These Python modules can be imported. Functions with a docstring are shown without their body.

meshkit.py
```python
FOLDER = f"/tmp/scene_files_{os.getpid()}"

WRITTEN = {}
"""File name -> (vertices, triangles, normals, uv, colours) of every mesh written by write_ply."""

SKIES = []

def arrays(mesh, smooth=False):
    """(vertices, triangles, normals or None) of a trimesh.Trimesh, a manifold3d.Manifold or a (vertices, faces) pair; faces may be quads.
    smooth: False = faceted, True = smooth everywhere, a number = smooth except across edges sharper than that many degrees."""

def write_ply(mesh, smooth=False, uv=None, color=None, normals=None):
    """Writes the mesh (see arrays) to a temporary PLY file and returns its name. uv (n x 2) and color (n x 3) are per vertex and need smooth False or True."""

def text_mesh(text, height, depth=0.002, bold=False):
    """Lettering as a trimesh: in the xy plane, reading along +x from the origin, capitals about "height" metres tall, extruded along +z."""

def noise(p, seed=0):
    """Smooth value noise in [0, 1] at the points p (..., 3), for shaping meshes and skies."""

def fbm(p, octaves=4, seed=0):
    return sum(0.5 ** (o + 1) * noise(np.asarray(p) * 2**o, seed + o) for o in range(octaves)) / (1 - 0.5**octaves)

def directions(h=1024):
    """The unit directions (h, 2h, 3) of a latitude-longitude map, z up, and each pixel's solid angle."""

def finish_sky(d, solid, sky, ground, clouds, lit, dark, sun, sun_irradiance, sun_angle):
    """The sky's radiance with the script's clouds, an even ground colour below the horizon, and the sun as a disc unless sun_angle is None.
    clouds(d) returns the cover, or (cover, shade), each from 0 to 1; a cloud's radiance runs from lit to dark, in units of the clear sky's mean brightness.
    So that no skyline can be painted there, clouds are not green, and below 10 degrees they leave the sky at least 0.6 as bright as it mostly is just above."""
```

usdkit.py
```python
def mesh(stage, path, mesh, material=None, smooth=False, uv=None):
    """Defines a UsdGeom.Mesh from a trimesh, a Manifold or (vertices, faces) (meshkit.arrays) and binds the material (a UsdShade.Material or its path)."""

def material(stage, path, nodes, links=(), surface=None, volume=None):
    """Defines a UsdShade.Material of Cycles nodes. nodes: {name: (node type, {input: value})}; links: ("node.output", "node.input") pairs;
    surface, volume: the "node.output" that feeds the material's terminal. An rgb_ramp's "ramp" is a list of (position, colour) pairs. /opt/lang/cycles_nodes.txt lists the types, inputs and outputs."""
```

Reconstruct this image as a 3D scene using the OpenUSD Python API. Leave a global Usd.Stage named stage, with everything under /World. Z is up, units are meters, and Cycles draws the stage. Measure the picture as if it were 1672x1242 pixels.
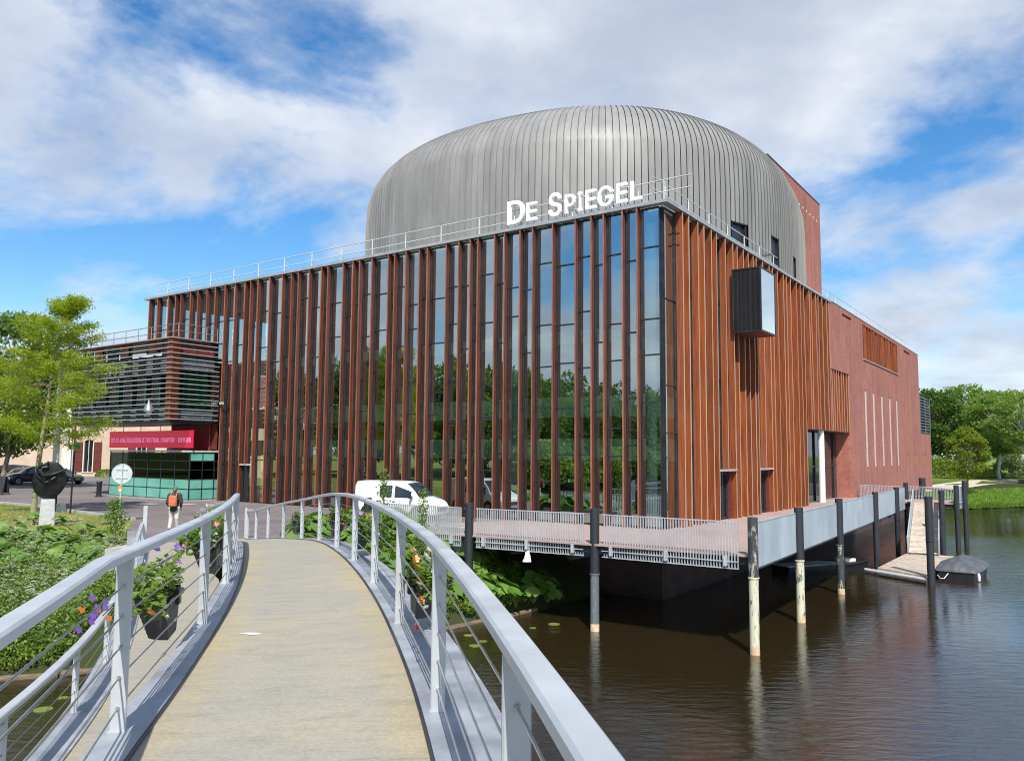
import math, random
import numpy as np
import trimesh, manifold3d, shapely
import shapely.geometry as sg
import usdkit, meshkit
from scipy.interpolate import PchipInterpolator
from pxr import Gf, Sdf, Usd, UsdGeom, UsdLux, UsdShade, Vt

# ------------------------------------------------------------------ stage, camera, sky, sun, exposure
stage = Usd.Stage.CreateInMemory()
UsdGeom.SetStageUpAxis(stage, "Z")
UsdGeom.SetStageMetersPerUnit(stage, 1.0)
world = UsdGeom.Xform.Define(stage, "/World")
stage.SetDefaultPrim(world.GetPrim())
UsdGeom.Scope.Define(stage, "/World/Looks")

PITCH, ROLL = 0.0893, -0.0075
cam = UsdGeom.Camera.Define(stage, "/World/camera")
cam.CreateHorizontalApertureAttr(36.0)
cam.CreateFocalLengthAttr(36.0 * 1325.14 / 1672.0)
cam.CreateFStopAttr(0.0)
cam.CreateClippingRangeAttr(Gf.Vec2f(0.05, 20000))
EXPOSURE = 0.35
cam.CreateExposureAttr(EXPOSURE)
fw = np.array([0, math.cos(PITCH), math.sin(PITCH)]); rt = np.array([1.0, 0, 0]); up = np.cross(rt, fw)
cr, sr = math.cos(ROLL), math.sin(ROLL)
xc, yc = cr * rt - sr * up, sr * rt + cr * up
EYE = (0.0, 0.0, 3.2)
cam.AddTransformOp().Set(Gf.Matrix4d(*xc, 0, *yc, 0, *(-fw), 0, *EYE, 1))

SUN_AZ = np.array([0.09, -1.0]); SUN_AZ /= np.linalg.norm(SUN_AZ)
SUN_EL = math.radians(50)
sun_dir = np.array([*(SUN_AZ * math.cos(SUN_EL)), math.sin(SUN_EL)])
sun = UsdLux.DistantLight.Define(stage, "/World/sun")
sun.CreateIntensityAttr(1.25); sun.CreateAngleAttr(0.53); sun.CreateNormalizeAttr(True)
sun.CreateColorAttr(Gf.Vec3f(1.0, 0.95, 0.87))
zx = sun_dir; xx = np.cross([0, 0, 1.0], zx); xx /= np.linalg.norm(xx); yx = np.cross(zx, xx)
sun.AddTransformOp().Set(Gf.Matrix4d(*xx, 0, *yx, 0, *zx, 0, 0, 0, 0, 1))

SKY = 0.12
dome = UsdLux.DomeLight.Define(stage, "/World/sky")
dome.GetPrim().SetCustomDataByKey("kind", "structure")
CL = dict(loc=(-14.63, 13.9, 0.0), scale=0.9)
CLOUD = 1.0
sky_mat = usdkit.material(stage, "/World/Looks/sky_with_clouds", {
    "sky": ("sky_texture", {"sky_type": "single_scattering", "sun_disc": False, "sun_elevation": SUN_EL, "sun_rotation": math.atan2(SUN_AZ[0], SUN_AZ[1]), "air_density": 1.0, "aerosol_density": 0.5, "ozone_density": 2.0}),
    "tc": ("texture_coordinate", {}),
    "sep": ("separate_xyz", {}),
    "zc": ("math", {"math_type": "maximum", "value2": 0.0}),
    "zo": ("math", {"math_type": "add", "value2": 0.30}),
    "px": ("math", {"math_type": "divide"}),
    "py": ("math", {"math_type": "divide"}),
    "cv": ("combine_xyz", {"z": 0.0}),
    "map": ("mapping", {"location": CL["loc"], "scale": (1.0, 1.1, 1.0), "rotation": (0.0, 0.0, 0.5)}),
    "n1": ("noise_texture", {"scale": CL["scale"] * 2.1, "detail": 11.0, "roughness": 0.60, "distortion": 0.15}),
    "n2": ("noise_texture", {"scale": CL["scale"], "detail": 2.0, "roughness": 0.5}),
    "w1": ("math", {"math_type": "multiply", "value2": 0.52}),
    "w2": ("math", {"math_type": "multiply_add", "value2": 0.48}),
    "cov": ("rgb_ramp", {"ramp": [(0.0, (0, 0, 0)), (0.442, (0, 0, 0)), (0.475, (0.25, 0.25, 0.25)), (0.525, (0.80, 0.80, 0.80)), (0.58, (0.97, 0.97, 0.97)), (1.0, (1, 1, 1))]}),
    "map3": ("mapping", {"location": (9.3, 1.7, 0.0), "scale": (1.0, 1.1, 1.0)}),
    "n3": ("noise_texture", {"scale": 3.0, "detail": 8.0, "roughness": 0.55}),
    "shade": ("rgb_ramp", {"ramp": [(0.0, (6.8, 6.9, 7.0)), (0.42, (6.3, 6.45, 6.7)), (0.50, (4.7, 5.1, 5.8)), (0.58, (3.7, 4.15, 5.0)), (0.70, (3.1, 3.55, 4.5)), (1.0, (2.7, 3.2, 4.1))]}),
    "thick": ("math", {"math_type": "multiply_add", "value2": 0.5}),
    "th2": ("math", {"math_type": "multiply", "value2": 0.5}),
    "hs": ("hsv", {"saturation": 1.36, "value": 1.14, "fac": 1.0, "hue": 0.5}),
    "mix": ("mix_color", {"use_clamp": False}),
    "hz": ("map_range", {"from_min": 0.0, "from_max": 0.16, "to_min": 0.85, "to_max": 0.0, "clamp": True}), "mixh": ("mix_color", {"use_clamp": False, "b": (4.6, 5.2, 6.1)}),
    "bg": ("background_shader", {"strength": SKY}),
}, [("tc.generated", "sep.vector"), ("sep.z", "zc.value1"), ("zc.value", "zo.value1"), ("sep.x", "px.value1"), ("zo.value", "px.value2"), ("sep.y", "py.value1"), ("zo.value", "py.value2"),
    ("px.value", "cv.x"), ("py.value", "cv.y"), ("cv.vector", "map.vector"), ("map.vector", "n1.vector"), ("map.vector", "n2.vector"),
    ("n1.fac", "w1.value1"), ("n2.fac", "w2.value1"), ("w1.value", "w2.value3"), ("w2.value", "cov.fac"),
    ("cv.vector", "map3.vector"), ("map3.vector", "n3.vector"), ("n3.fac", "th2.value1"), ("w2.value", "thick.value1"), ("th2.value", "thick.value3"), ("thick.value", "shade.fac"),
    ("sky.color", "hs.color"), ("hs.color", "mixh.a"), ("sep.z", "hz.value"), ("hz.result", "mixh.fac"), ("mixh.result", "mix.a"), ("shade.color", "mix.b"), ("cov.color", "mix.fac"), ("mix.result", "bg.color")], surface="bg.background")
UsdShade.MaterialBindingAPI.Apply(dome.GetPrim()).Bind(sky_mat)

# ------------------------------------------------------------------ helpers
RNG = np.random.default_rng(7)
random.seed(7)
_names = {}


def path_for(name, parent=None):
    base = (parent or "/World") + "/" + name
    k = _names.get(base, 0)
    _names[base] = k + 1
    return base if k == 0 else f"{base}_{k:03d}"


def tag(prim, label=None, cat=None, group=None, kind=None):
    for k, v in (("label", label), ("category", cat), ("group", group), ("kind", kind)):
        if v:
            prim.SetCustomDataByKey(k, v)
    return prim


def thing(name, label, cat, group=None, loc=None, rotz=0.0):
    p = path_for(name)
    x = UsdGeom.Xform.Define(stage, p)
    if loc is not None:
        x.AddTranslateOp().Set(Gf.Vec3d(*map(float, loc)))
        if rotz:
            x.AddRotateZOp().Set(math.degrees(rotz))
    tag(x.GetPrim(), label, cat, group)
    return p


def put(parent, name, mesh, material, smooth=False, **tags):
    """One mesh prim; parent None puts it at the top level. Returns its path."""
    p = path_for(name, parent)
    if isinstance(mesh, MB):
        mesh = mesh.mesh()
    m = usdkit.mesh(stage, p, mesh, M[material], smooth)
    tag(m.GetPrim(), **tags)
    return p


def copy_thing(src, name, label, loc, rotz=0.0, scale=1.0, cat=None, group=None):
    p = path_for(name)
    x = UsdGeom.Xform.Define(stage, p)
    pr = x.GetPrim()
    pr.GetReferences().AddInternalReference(src)
    pr.SetInstanceable(True)
    x.ClearXformOpOrder()
    x.AddTranslateOp().Set(Gf.Vec3d(*map(float, loc)))
    x.AddRotateZOp().Set(math.degrees(rotz))
    s = scale if np.ndim(scale) else (scale,) * 3
    x.AddScaleOp().Set(Gf.Vec3f(*map(float, s)))
    tag(pr, label, cat, group)
    return p


class MB:
    def __init__(self):
        self.v, self.f, self.n = [], [], 0

    def add(self, v, f):
        v = np.asarray(v, float).reshape(-1, 3); f = np.asarray(f, int)
        if f.shape[1] == 4:
            f = np.vstack([f[:, [0, 1, 2]], f[:, [0, 2, 3]]])
        self.v.append(v); self.f.append(f + self.n); self.n += len(v)
        return self

    def tm(self, m):
        return self.add(m.vertices, m.faces)

    def pbox(self, P, a, b, c):
        """parallelepiped from corner P along edge vectors a, b, c"""
        P, a, b, c = (np.asarray(x, float) for x in (P, a, b, c))
        if np.dot(np.cross(a, b), c) < 0:
            a, b = b, a
        v = [P, P + a, P + a + b, P + b, P + c, P + a + c, P + a + b + c, P + b + c]
        return self.add(v, [[0, 3, 2, 1], [4, 5, 6, 7], [0, 1, 5, 4], [1, 2, 6, 5], [2, 3, 7, 6], [3, 0, 4, 7]])

    def box(self, lo, hi):
        lo, hi = np.asarray(lo, float), np.asarray(hi, float); d = hi - lo
        return self.pbox(lo, [d[0], 0, 0], [0, d[1], 0], [0, 0, d[2]])

    def bar(self, p0, p1, w, h, upv=(0, 0, 1)):
        p0, p1 = np.asarray(p0, float), np.asarray(p1, float)
        t = p1 - p0; tn = t / np.linalg.norm(t)
        s = np.cross(tn, upv)
        if np.linalg.norm(s) < 1e-6:
            s = np.cross(tn, (1, 0, 0))
        s /= np.linalg.norm(s); u = np.cross(s, tn)
        return self.pbox(p0 - s * w / 2 - u * h / 2, t, s * w, u * h)

    def tube(self, pts, r, n=8, caps=True):
        p = np.asarray(pts, float); r = np.broadcast_to(np.asarray(r, float), (len(p),))
        t = np.gradient(p, axis=0); t /= np.linalg.norm(t, axis=1, keepdims=True) + 1e-12
        ref = np.array([0, 0, 1.0]) if abs(t[:, 2]).mean() < 0.9 else np.array([1.0, 0, 0])
        a = np.cross(t, ref); a /= np.linalg.norm(a, axis=1, keepdims=True) + 1e-12
        b = np.cross(t, a); th = np.arange(n) * 2 * np.pi / n
        v = p[:, None] + r[:, None, None] * (np.cos(th)[None, :, None] * a[:, None] - np.sin(th)[None, :, None] * b[:, None])
        f = []
        for i in range(len(p) - 1):
            for j in range(n):
                k = (j + 1) % n
                f.append([i * n + j, (i + 1) * n + j, (i + 1) * n + k, i * n + k])
        base = v.reshape(-1, 3)
        f = [[q[0], q[3], q[2], q[1]] for q in f]
        f = np.array(f)
        tri = np.vstack([f[:, [0, 1, 2]], f[:, [0, 2, 3]]])
        if caps:
            nn = len(base)
            base = np.vstack([base, p[0], p[-1]])
            e = (len(p) - 1) * n
            tri = np.vstack([tri, [[nn, j, (j + 1) % n] for j in range(n)], [[nn + 1, e + (j + 1) % n, e + j] for j in range(n)]])
        return self.add(base, tri)

    def sweep(self, sections):
        """sections: (k, n, 3) closed rings joined one to the next, ends capped with fans"""
        s = np.asarray(sections, float); k, n = s.shape[:2]
        f = [[i * n + j, i * n + (j + 1) % n, (i + 1) * n + (j + 1) % n, (i + 1) * n + j] for i in range(k - 1) for j in range(n)]
        tri = np.array(f); tri = np.vstack([tri[:, [0, 1, 2]], tri[:, [0, 2, 3]]])
        v = np.vstack([s.reshape(-1, 3), s[0].mean(0), s[-1].mean(0)]); c0 = k * n; e = (k - 1) * n
        tri = np.vstack([tri, [[c0, (j + 1) % n, j] for j in range(n)], [[c0 + 1, e + j, e + (j + 1) % n] for j in range(n)]])
        m = trimesh.Trimesh(v, tri, process=False)
        if m.volume < 0:
            tri = tri[:, ::-1]
        return self.add(v, tri)

    def prism(self, poly, z0, z1):
        if not isinstance(poly, sg.Polygon):
            poly = sg.Polygon(poly)
        m = trimesh.creation.extrude_polygon(poly, z1 - z0, engine="earcut")
        return self.add(m.vertices + [0, 0, z0], m.faces)

    def wallprism(self, poly2, O, u, n, depth):
        """polygon in (along u, z) coordinates standing on the plane through O, extruded along -n by depth"""
        if not isinstance(poly2, sg.base.BaseGeometry):
            poly2 = sg.Polygon(poly2)
        for g in getattr(poly2, "geoms", [poly2]):
            m = trimesh.creation.extrude_polygon(g, depth, engine="earcut")
            v = O + np.outer(m.vertices[:, 0], u) + np.outer(m.vertices[:, 1], [0, 0, 1.0]) - np.outer(m.vertices[:, 2], n)
            f = m.faces
            if np.dot(np.cross(u, [0, 0, 1.0]), -np.asarray(n)) < 0:
                f = f[:, ::-1]
            self.add(v, f)
        return self

    def lathe(self, prof, centre=(0, 0, 0), n=24):
        """prof: (r, z) from bottom to top; closed with the axis"""
        m = trimesh.creation.revolve(np.array([[max(r, 1e-5), z] for r, z in prof]), sections=n)
        return self.add(m.vertices + np.asarray(centre, float), m.faces)

    def sheet(self, grid):
        g = np.asarray(grid, float); a, b = g.shape[:2]
        i, j = np.meshgrid(np.arange(a - 1), np.arange(b - 1), indexing="ij")
        q = np.stack([i * b + j, (i + 1) * b + j, (i + 1) * b + j + 1, i * b + j + 1], -1).reshape(-1, 4)
        return self.add(g.reshape(-1, 3), q)

    def mesh(self):
        return trimesh.Trimesh(np.vstack(self.v), np.vstack(self.f), process=False)


def rot2(a):
    c, s = math.cos(a), math.sin(a)
    return np.array([[c, -s], [s, c]])


# ------------------------------------------------------------------ materials
M = {}
AL, AR = 0.94575, 0.6105
C = np.array([6.644, 34.331, 0.0])
DL = np.array([-math.sin(AL), math.cos(AL), 0.0]); NL = np.array([-math.cos(AL), -math.sin(AL), 0.0])
DR = np.array([math.sin(AR), math.cos(AR), 0.0]); NR = np.array([math.cos(AR), -math.sin(AR), 0.0])
ZT = 14.24


def pm(name, c1, c2=None, scale=4.0, rough=0.5, metal=0.0, stretch=(1, 1, 1), bump=0.0, bscale=None, rnd=0.0, detail=5.0, spec=0.5, coat=0.0, lo=0.35, hi=0.65, island=False, rotz=0.0, extra=None, rough2=None):
    nodes = {"geo": ("geometry", {}), "map": ("mapping", {"scale": tuple(map(float, stretch)), "rotation": (0.0, 0.0, rotz)}),
             "n": ("noise_texture", {"scale": float(scale), "detail": detail, "roughness": 0.6}),
             "r": ("rgb_ramp", {"ramp": [(lo, c1), (hi, c2 or c1)]}),
             "p": ("principled_bsdf", {"roughness": rough, "metallic": metal, "specular_ior_level": spec, "coat_weight": coat})}
    links = [("geo.position", "map.vector"), ("map.vector", "n.vector"), ("n.fac", "r.fac")]
    out = "r.color"
    if rough2 is not None:
        nodes["rr"] = ("map_range", {"from_min": 0.3, "from_max": 0.7, "to_min": rough, "to_max": rough2, "clamp": True})
        links += [("n.fac", "rr.value"), ("rr.result", "p.roughness")]
    if rnd:
        nodes["oi"] = ("object_info", {}); nodes["mr"] = ("map_range", {"to_min": 1 - rnd, "to_max": 1 + rnd}); nodes["hs"] = ("hsv", {"hue": 0.5, "saturation": 1.0, "fac": 1.0})
        links += [("geo.random_per_island" if island else "oi.random", "mr.value"), ("mr.result", "hs.value"), (out, "hs.color")]
        out = "hs.color"
    links.append((out, "p.base_color"))
    if bump:
        nodes["nb"] = ("noise_texture", {"scale": float(bscale or scale * 6), "detail": 4.0}); nodes["b"] = ("bump", {"strength": 0.6, "distance": bump})
        links += [("map.vector", "nb.vector"), ("nb.fac", "b.height"), ("b.normal", "p.normal")]
    M[name] = usdkit.material(stage, "/World/Looks/" + name, nodes, links, surface="p.BSDF")


pm("wood_edge_pale", (0.38, 0.26, 0.19), (0.50, 0.37, 0.29), scale=3, stretch=(4, 4, 0.4), rough=0.5, rnd=0.15)
pm("wood_edge", (0.19, 0.075, 0.042), (0.29, 0.135, 0.085), scale=3, stretch=(4, 4, 0.4), rough=0.5, rnd=0.15)
pm("dark_steel", (0.018, 0.021, 0.026), (0.035, 0.038, 0.045), scale=2, rough=0.4, metal=0.2)
pm("black_metal", (0.008, 0.009, 0.011), (0.016, 0.017, 0.019), scale=3, rough=0.4)
pm("roof_white", (0.46, 0.48, 0.50), (0.56, 0.58, 0.59), scale=2, rough=0.5)
pm("galvanised", (0.44, 0.47, 0.50), (0.54, 0.57, 0.60), scale=1.8, rough=0.42, metal=0.35, bump=0.001, bscale=30, rough2=0.6)
pm("panel_grey", (0.36, 0.43, 0.47), (0.46, 0.53, 0.57), scale=0.9, stretch=(1, 1, 0.5), rough=0.45, metal=0.25, detail=8, rough2=0.6, rnd=0.05)
pm("bridge_paint", (0.40, 0.43, 0.455), (0.48, 0.51, 0.535), scale=2.6, rough=0.36, metal=0.25, detail=8, rough2=0.55)
pm("bridge_plate", (0.22, 0.24, 0.27), (0.36, 0.385, 0.42), scale=2.6, rough=0.42, metal=0.2, detail=9, rough2=0.65)
pm("stainless", (0.42, 0.42, 0.42), (0.55, 0.54, 0.52), scale=9, rough=0.3, metal=0.85)
pm("zinc", (0.205, 0.204, 0.198), (0.262, 0.261, 0.254), scale=0.8, stretch=(1.5, 1.5, 0.35), rough=0.60, metal=0.08, rnd=0.06, rough2=0.52)
pm("concrete", (0.30, 0.29, 0.27), (0.42, 0.41, 0.39), scale=2.5, rough=0.85, bump=0.004, bscale=25)
pm("asphalt", (0.13, 0.11, 0.11), (0.19, 0.165, 0.16), scale=0.9, rough=0.9, detail=9, bump=0.004, bscale=30)
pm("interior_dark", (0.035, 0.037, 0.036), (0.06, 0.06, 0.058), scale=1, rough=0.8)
pm("interior_floor", (0.10, 0.10, 0.095), (0.16, 0.155, 0.15), scale=1, rough=0.5)
pm("ceiling", (0.25, 0.26, 0.25), (0.30, 0.31, 0.30), scale=1, rough=0.8)
pm("pale_panel", (0.60, 0.84, 0.60), (0.66, 0.88, 0.66), scale=1.5, rough=0.5)
pm("column_white", (0.74, 0.76, 0.74), (0.80, 0.81, 0.79), scale=2, rough=0.45)
pm("green_panel", (0.10, 0.36, 0.28), (0.16, 0.46, 0.37), scale=0.8, rough=0.12, spec=0.8)
def lit(name, base, emit, strength):
    M[name] = usdkit.material(stage, "/World/Looks/" + name, {"n": ("noise_texture", {"scale": 60.0}), "r": ("rgb_ramp", {"ramp": [(0.3, tuple(x * 0.9 for x in base)), (0.7, base)]}), "p": ("principled_bsdf", {"roughness": 0.3, "emission_color": emit, "emission_strength": strength})}, [("n.fac", "r.fac"), ("r.color", "p.base_color")], surface="p.BSDF")


lit("banner_red", (0.30, 0.006, 0.03), (1.0, 0.010, 0.075), 0.27)          # a light-emitting programme display
lit("lettering_pink", (0.5, 0.2, 0.4), (1.0, 0.34, 0.72), 0.42)
pm("white_paint", (0.78, 0.79, 0.80), (0.84, 0.84, 0.84), scale=2, rough=0.35)
pm("sign_back", (0.52, 0.57, 0.58), (0.62, 0.66, 0.67), scale=3, rough=0.4, metal=0.3)
pm("orange", (0.75, 0.22, 0.04), (0.8, 0.26, 0.05), scale=3, rough=0.5)
pm("green_sign", (0.005, 0.23, 0.08), (0.008, 0.27, 0.10), scale=3, rough=0.35)
pm("brass_window", (0.30, 0.13, 0.03), (0.38, 0.17, 0.05), scale=3, rough=0.4)
pm("old_plaster", (0.46, 0.36, 0.26), (0.56, 0.45, 0.34), scale=0.7, rough=0.9, detail=9)
pm("shade_dark_brick", (0.028, 0.020, 0.020), (0.07, 0.040, 0.038), scale=0.8, stretch=(1, 1, 2), rough=0.8, detail=9, bump=0.01, bscale=10)  # brick colour darkened to hold the shade under the terrace
pm("louvre_grey", (0.33, 0.35, 0.36), (0.42, 0.44, 0.45), scale=2, rough=0.4, metal=0.3)
pm("slit_grey", (0.46, 0.41, 0.38), (0.58, 0.53, 0.50), scale=6, rough=0.6)
pm("old_white", (0.66, 0.61, 0.50), (0.74, 0.69, 0.58), scale=1, rough=0.7)
pm("shutter_red", (0.10, 0.022, 0.02), (0.14, 0.032, 0.028), scale=3, rough=0.5)
pm("roof_tile", (0.10, 0.05, 0.035), (0.18, 0.09, 0.06), scale=3, rough=0.8)
pm("dark_glass", (0.012, 0.015, 0.018), (0.02, 0.024, 0.028), scale=0.6, rough=0.06, spec=1.0)
pm("tyre", (0.012, 0.012, 0.013), (0.02, 0.02, 0.02), scale=8, rough=0.85)
pm("rim", (0.40, 0.41, 0.42), (0.5, 0.5, 0.5), scale=5, rough=0.3, metal=0.8)
pm("car_black", (0.010, 0.011, 0.013), (0.014, 0.015, 0.017), scale=2, rough=0.25, coat=0.8)
pm("car_grey", (0.06, 0.07, 0.085), (0.07, 0.08, 0.095), scale=2, rough=0.28, metal=0.4, coat=0.8)
pm("car_white", (0.74, 0.75, 0.76), (0.78, 0.79, 0.80), scale=2, rough=0.28, coat=0.6)
pm("lamp_lens", (0.75, 0.76, 0.76), (0.8, 0.8, 0.8), scale=5, rough=0.12, spec=0.8)
pm("tail_red", (0.35, 0.01, 0.01), (0.4, 0.015, 0.012), scale=5, rough=0.15)
pm("plate_yellow", (0.75, 0.5, 0.03), (0.8, 0.55, 0.04), scale=5, rough=0.5)
pm("bark", (0.16, 0.13, 0.095), (0.30, 0.26, 0.19), scale=3, stretch=(3, 3, 0.7), rough=0.9, bump=0.01, bscale=14)
pm("bark_green", (0.20, 0.19, 0.10), (0.30, 0.28, 0.17), scale=4, stretch=(3, 3, 0.7), rough=0.9, bump=0.006, bscale=18)
pm("bark_pale", (0.40, 0.38, 0.33), (0.58, 0.56, 0.5), scale=5, stretch=(2, 2, 1.5), rough=0.85)
pm("bronze", (0.010, 0.011, 0.011), (0.030, 0.032, 0.032), scale=5, rough=0.42, metal=0.6, bump=0.006, bscale=20)
pm("stone", (0.38, 0.39, 0.41), (0.50, 0.51, 0.53), scale=7, rough=0.8, bump=0.003, bscale=40)
pm("old_timber", (0.10, 0.07, 0.045), (0.18, 0.13, 0.085), scale=5, stretch=(1, 1, 3), rough=0.9, bump=0.006, bscale=20)
pm("jetty_wood", (0.34, 0.27, 0.21), (0.50, 0.43, 0.35), scale=3, stretch=(1.6, 1.6, 1.6), rough=0.85, rnd=0.14, bump=0.003, bscale=25)
pm("tarp", (0.055, 0.062, 0.072), (0.095, 0.10, 0.112), scale=2.2, rough=0.55, bump=0.03, bscale=5)
pm("hull_black", (0.010, 0.010, 0.012), (0.02, 0.02, 0.022), scale=3, rough=0.35)
pm("pot", (0.030, 0.033, 0.033), (0.05, 0.053, 0.052), scale=6, rough=0.6)
pm("soil", (0.02, 0.014, 0.009), (0.04, 0.03, 0.02), scale=30, rough=0.95)
pm("skin", (0.5, 0.30, 0.22), (0.56, 0.35, 0.26), scale=8, rough=0.6)
pm("hair", (0.09, 0.07, 0.05), (0.16, 0.13, 0.10), scale=30, rough=0.8)
pm("jacket", (0.022, 0.025, 0.027), (0.045, 0.048, 0.05), scale=12, rough=0.85, bump=0.01, bscale=9)
pm("trousers", (0.50, 0.48, 0.42), (0.60, 0.58, 0.52), scale=10, rough=0.9, bump=0.008, bscale=9)
pm("backpack", (0.42, 0.10, 0.045), (0.54, 0.15, 0.07), scale=8, rough=0.7, bump=0.006, bscale=14)
pm("shoe", (0.02, 0.018, 0.016), (0.035, 0.03, 0.028), scale=8, rough=0.7)
pm("plastic_white", (0.72, 0.74, 0.76), (0.82, 0.83, 0.84), scale=9, rough=0.4)
pm("chalkboard", (0.02, 0.022, 0.025), (0.035, 0.037, 0.04), scale=6, rough=0.7)
pm("road_mark", (0.42, 0.40, 0.38), (0.52, 0.50, 0.48), scale=5, rough=0.85)


def pole_mat(name, top, low, worn):
    """dark coating flaking off a pale post, more of it lower down"""
    M[name] = usdkit.material(stage, "/World/Looks/" + name, {
        "geo": ("geometry", {}), "map": ("mapping", {"scale": (6.0, 6.0, 1.5)}), "n": ("noise_texture", {"scale": 1.2, "detail": 9.0, "roughness": 0.7}),
        "r": ("rgb_ramp", {"ramp": [(0.0, top), (worn - 0.015, top), (worn + 0.015, low), (1.0, tuple(x * 1.25 for x in low))]}),
        "b": ("bump", {"strength": 0.5, "distance": 0.006}), "p": ("principled_bsdf", {"roughness": 0.6})},
        [("geo.position", "map.vector"), ("map.vector", "n.vector"), ("n.fac", "r.fac"), ("r.color", "p.base_color"), ("n.fac", "b.height"), ("b.normal", "p.normal")], surface="p.BSDF")


pole_mat("pole_dark", (0.016, 0.020, 0.026), (0.05, 0.055, 0.06), 0.66)
pole_mat("pole_sleeve_grey", (0.10, 0.12, 0.135), (0.22, 0.24, 0.24), 0.58)
pole_mat("pole_weathered", (0.05, 0.06, 0.065), (0.50, 0.49, 0.36), 0.44)
pole_mat("pole_mid", (0.035, 0.042, 0.046), (0.30, 0.29, 0.23), 0.55)
pole_mat("pole_rust", (0.50, 0.34, 0.20), (0.55, 0.48, 0.34), 0.5)

def timber(name, dark, light, grey, amount):
    M[name] = usdkit.material(stage, "/World/Looks/" + name, {
        "geo": ("geometry", {}), "map": ("mapping", {"scale": (9.0, 9.0, 0.45)}), "n": ("noise_texture", {"scale": 1.3, "detail": 6.0, "roughness": 0.6}), "r": ("rgb_ramp", {"ramp": [(0.35, dark), (0.65, light)]}),
        "m2": ("mapping", {"scale": (1.1, 1.1, 0.22)}), "n2": ("noise_texture", {"scale": 1.0, "detail": 6.0, "roughness": 0.65}), "k": ("map_range", {"from_min": 0.46, "from_max": 0.74, "to_min": 0.0, "to_max": amount, "clamp": True}), "mx": ("mix_color", {"b": grey}),
        "oi": ("object_info", {}), "mr": ("map_range", {"to_min": 0.78, "to_max": 1.20}), "hs": ("hsv", {"hue": 0.5, "saturation": 1.0, "fac": 1.0}), "b": ("bump", {"strength": 0.5, "distance": 0.004}), "p": ("principled_bsdf", {"roughness": 0.45, "specular_ior_level": 0.35})},
        [("geo.position", "map.vector"), ("map.vector", "n.vector"), ("n.fac", "r.fac"), ("geo.position", "m2.vector"), ("m2.vector", "n2.vector"), ("n2.fac", "k.value"), ("k.result", "mx.fac"), ("r.color", "mx.a"), ("oi.random", "mr.value"), ("mr.result", "hs.value"), ("mx.result", "hs.color"), ("hs.color", "p.base_color"), ("n.fac", "b.height"), ("b.normal", "p.normal")], surface="p.BSDF")


timber("wood", (0.17, 0.038, 0.012), (0.31, 0.083, 0.024), (0.15, 0.068, 0.04), 0.6)
timber("wood_red", (0.070, 0.014, 0.0065), (0.175, 0.039, 0.015), (0.10, 0.045, 0.028), 0.7)
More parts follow.
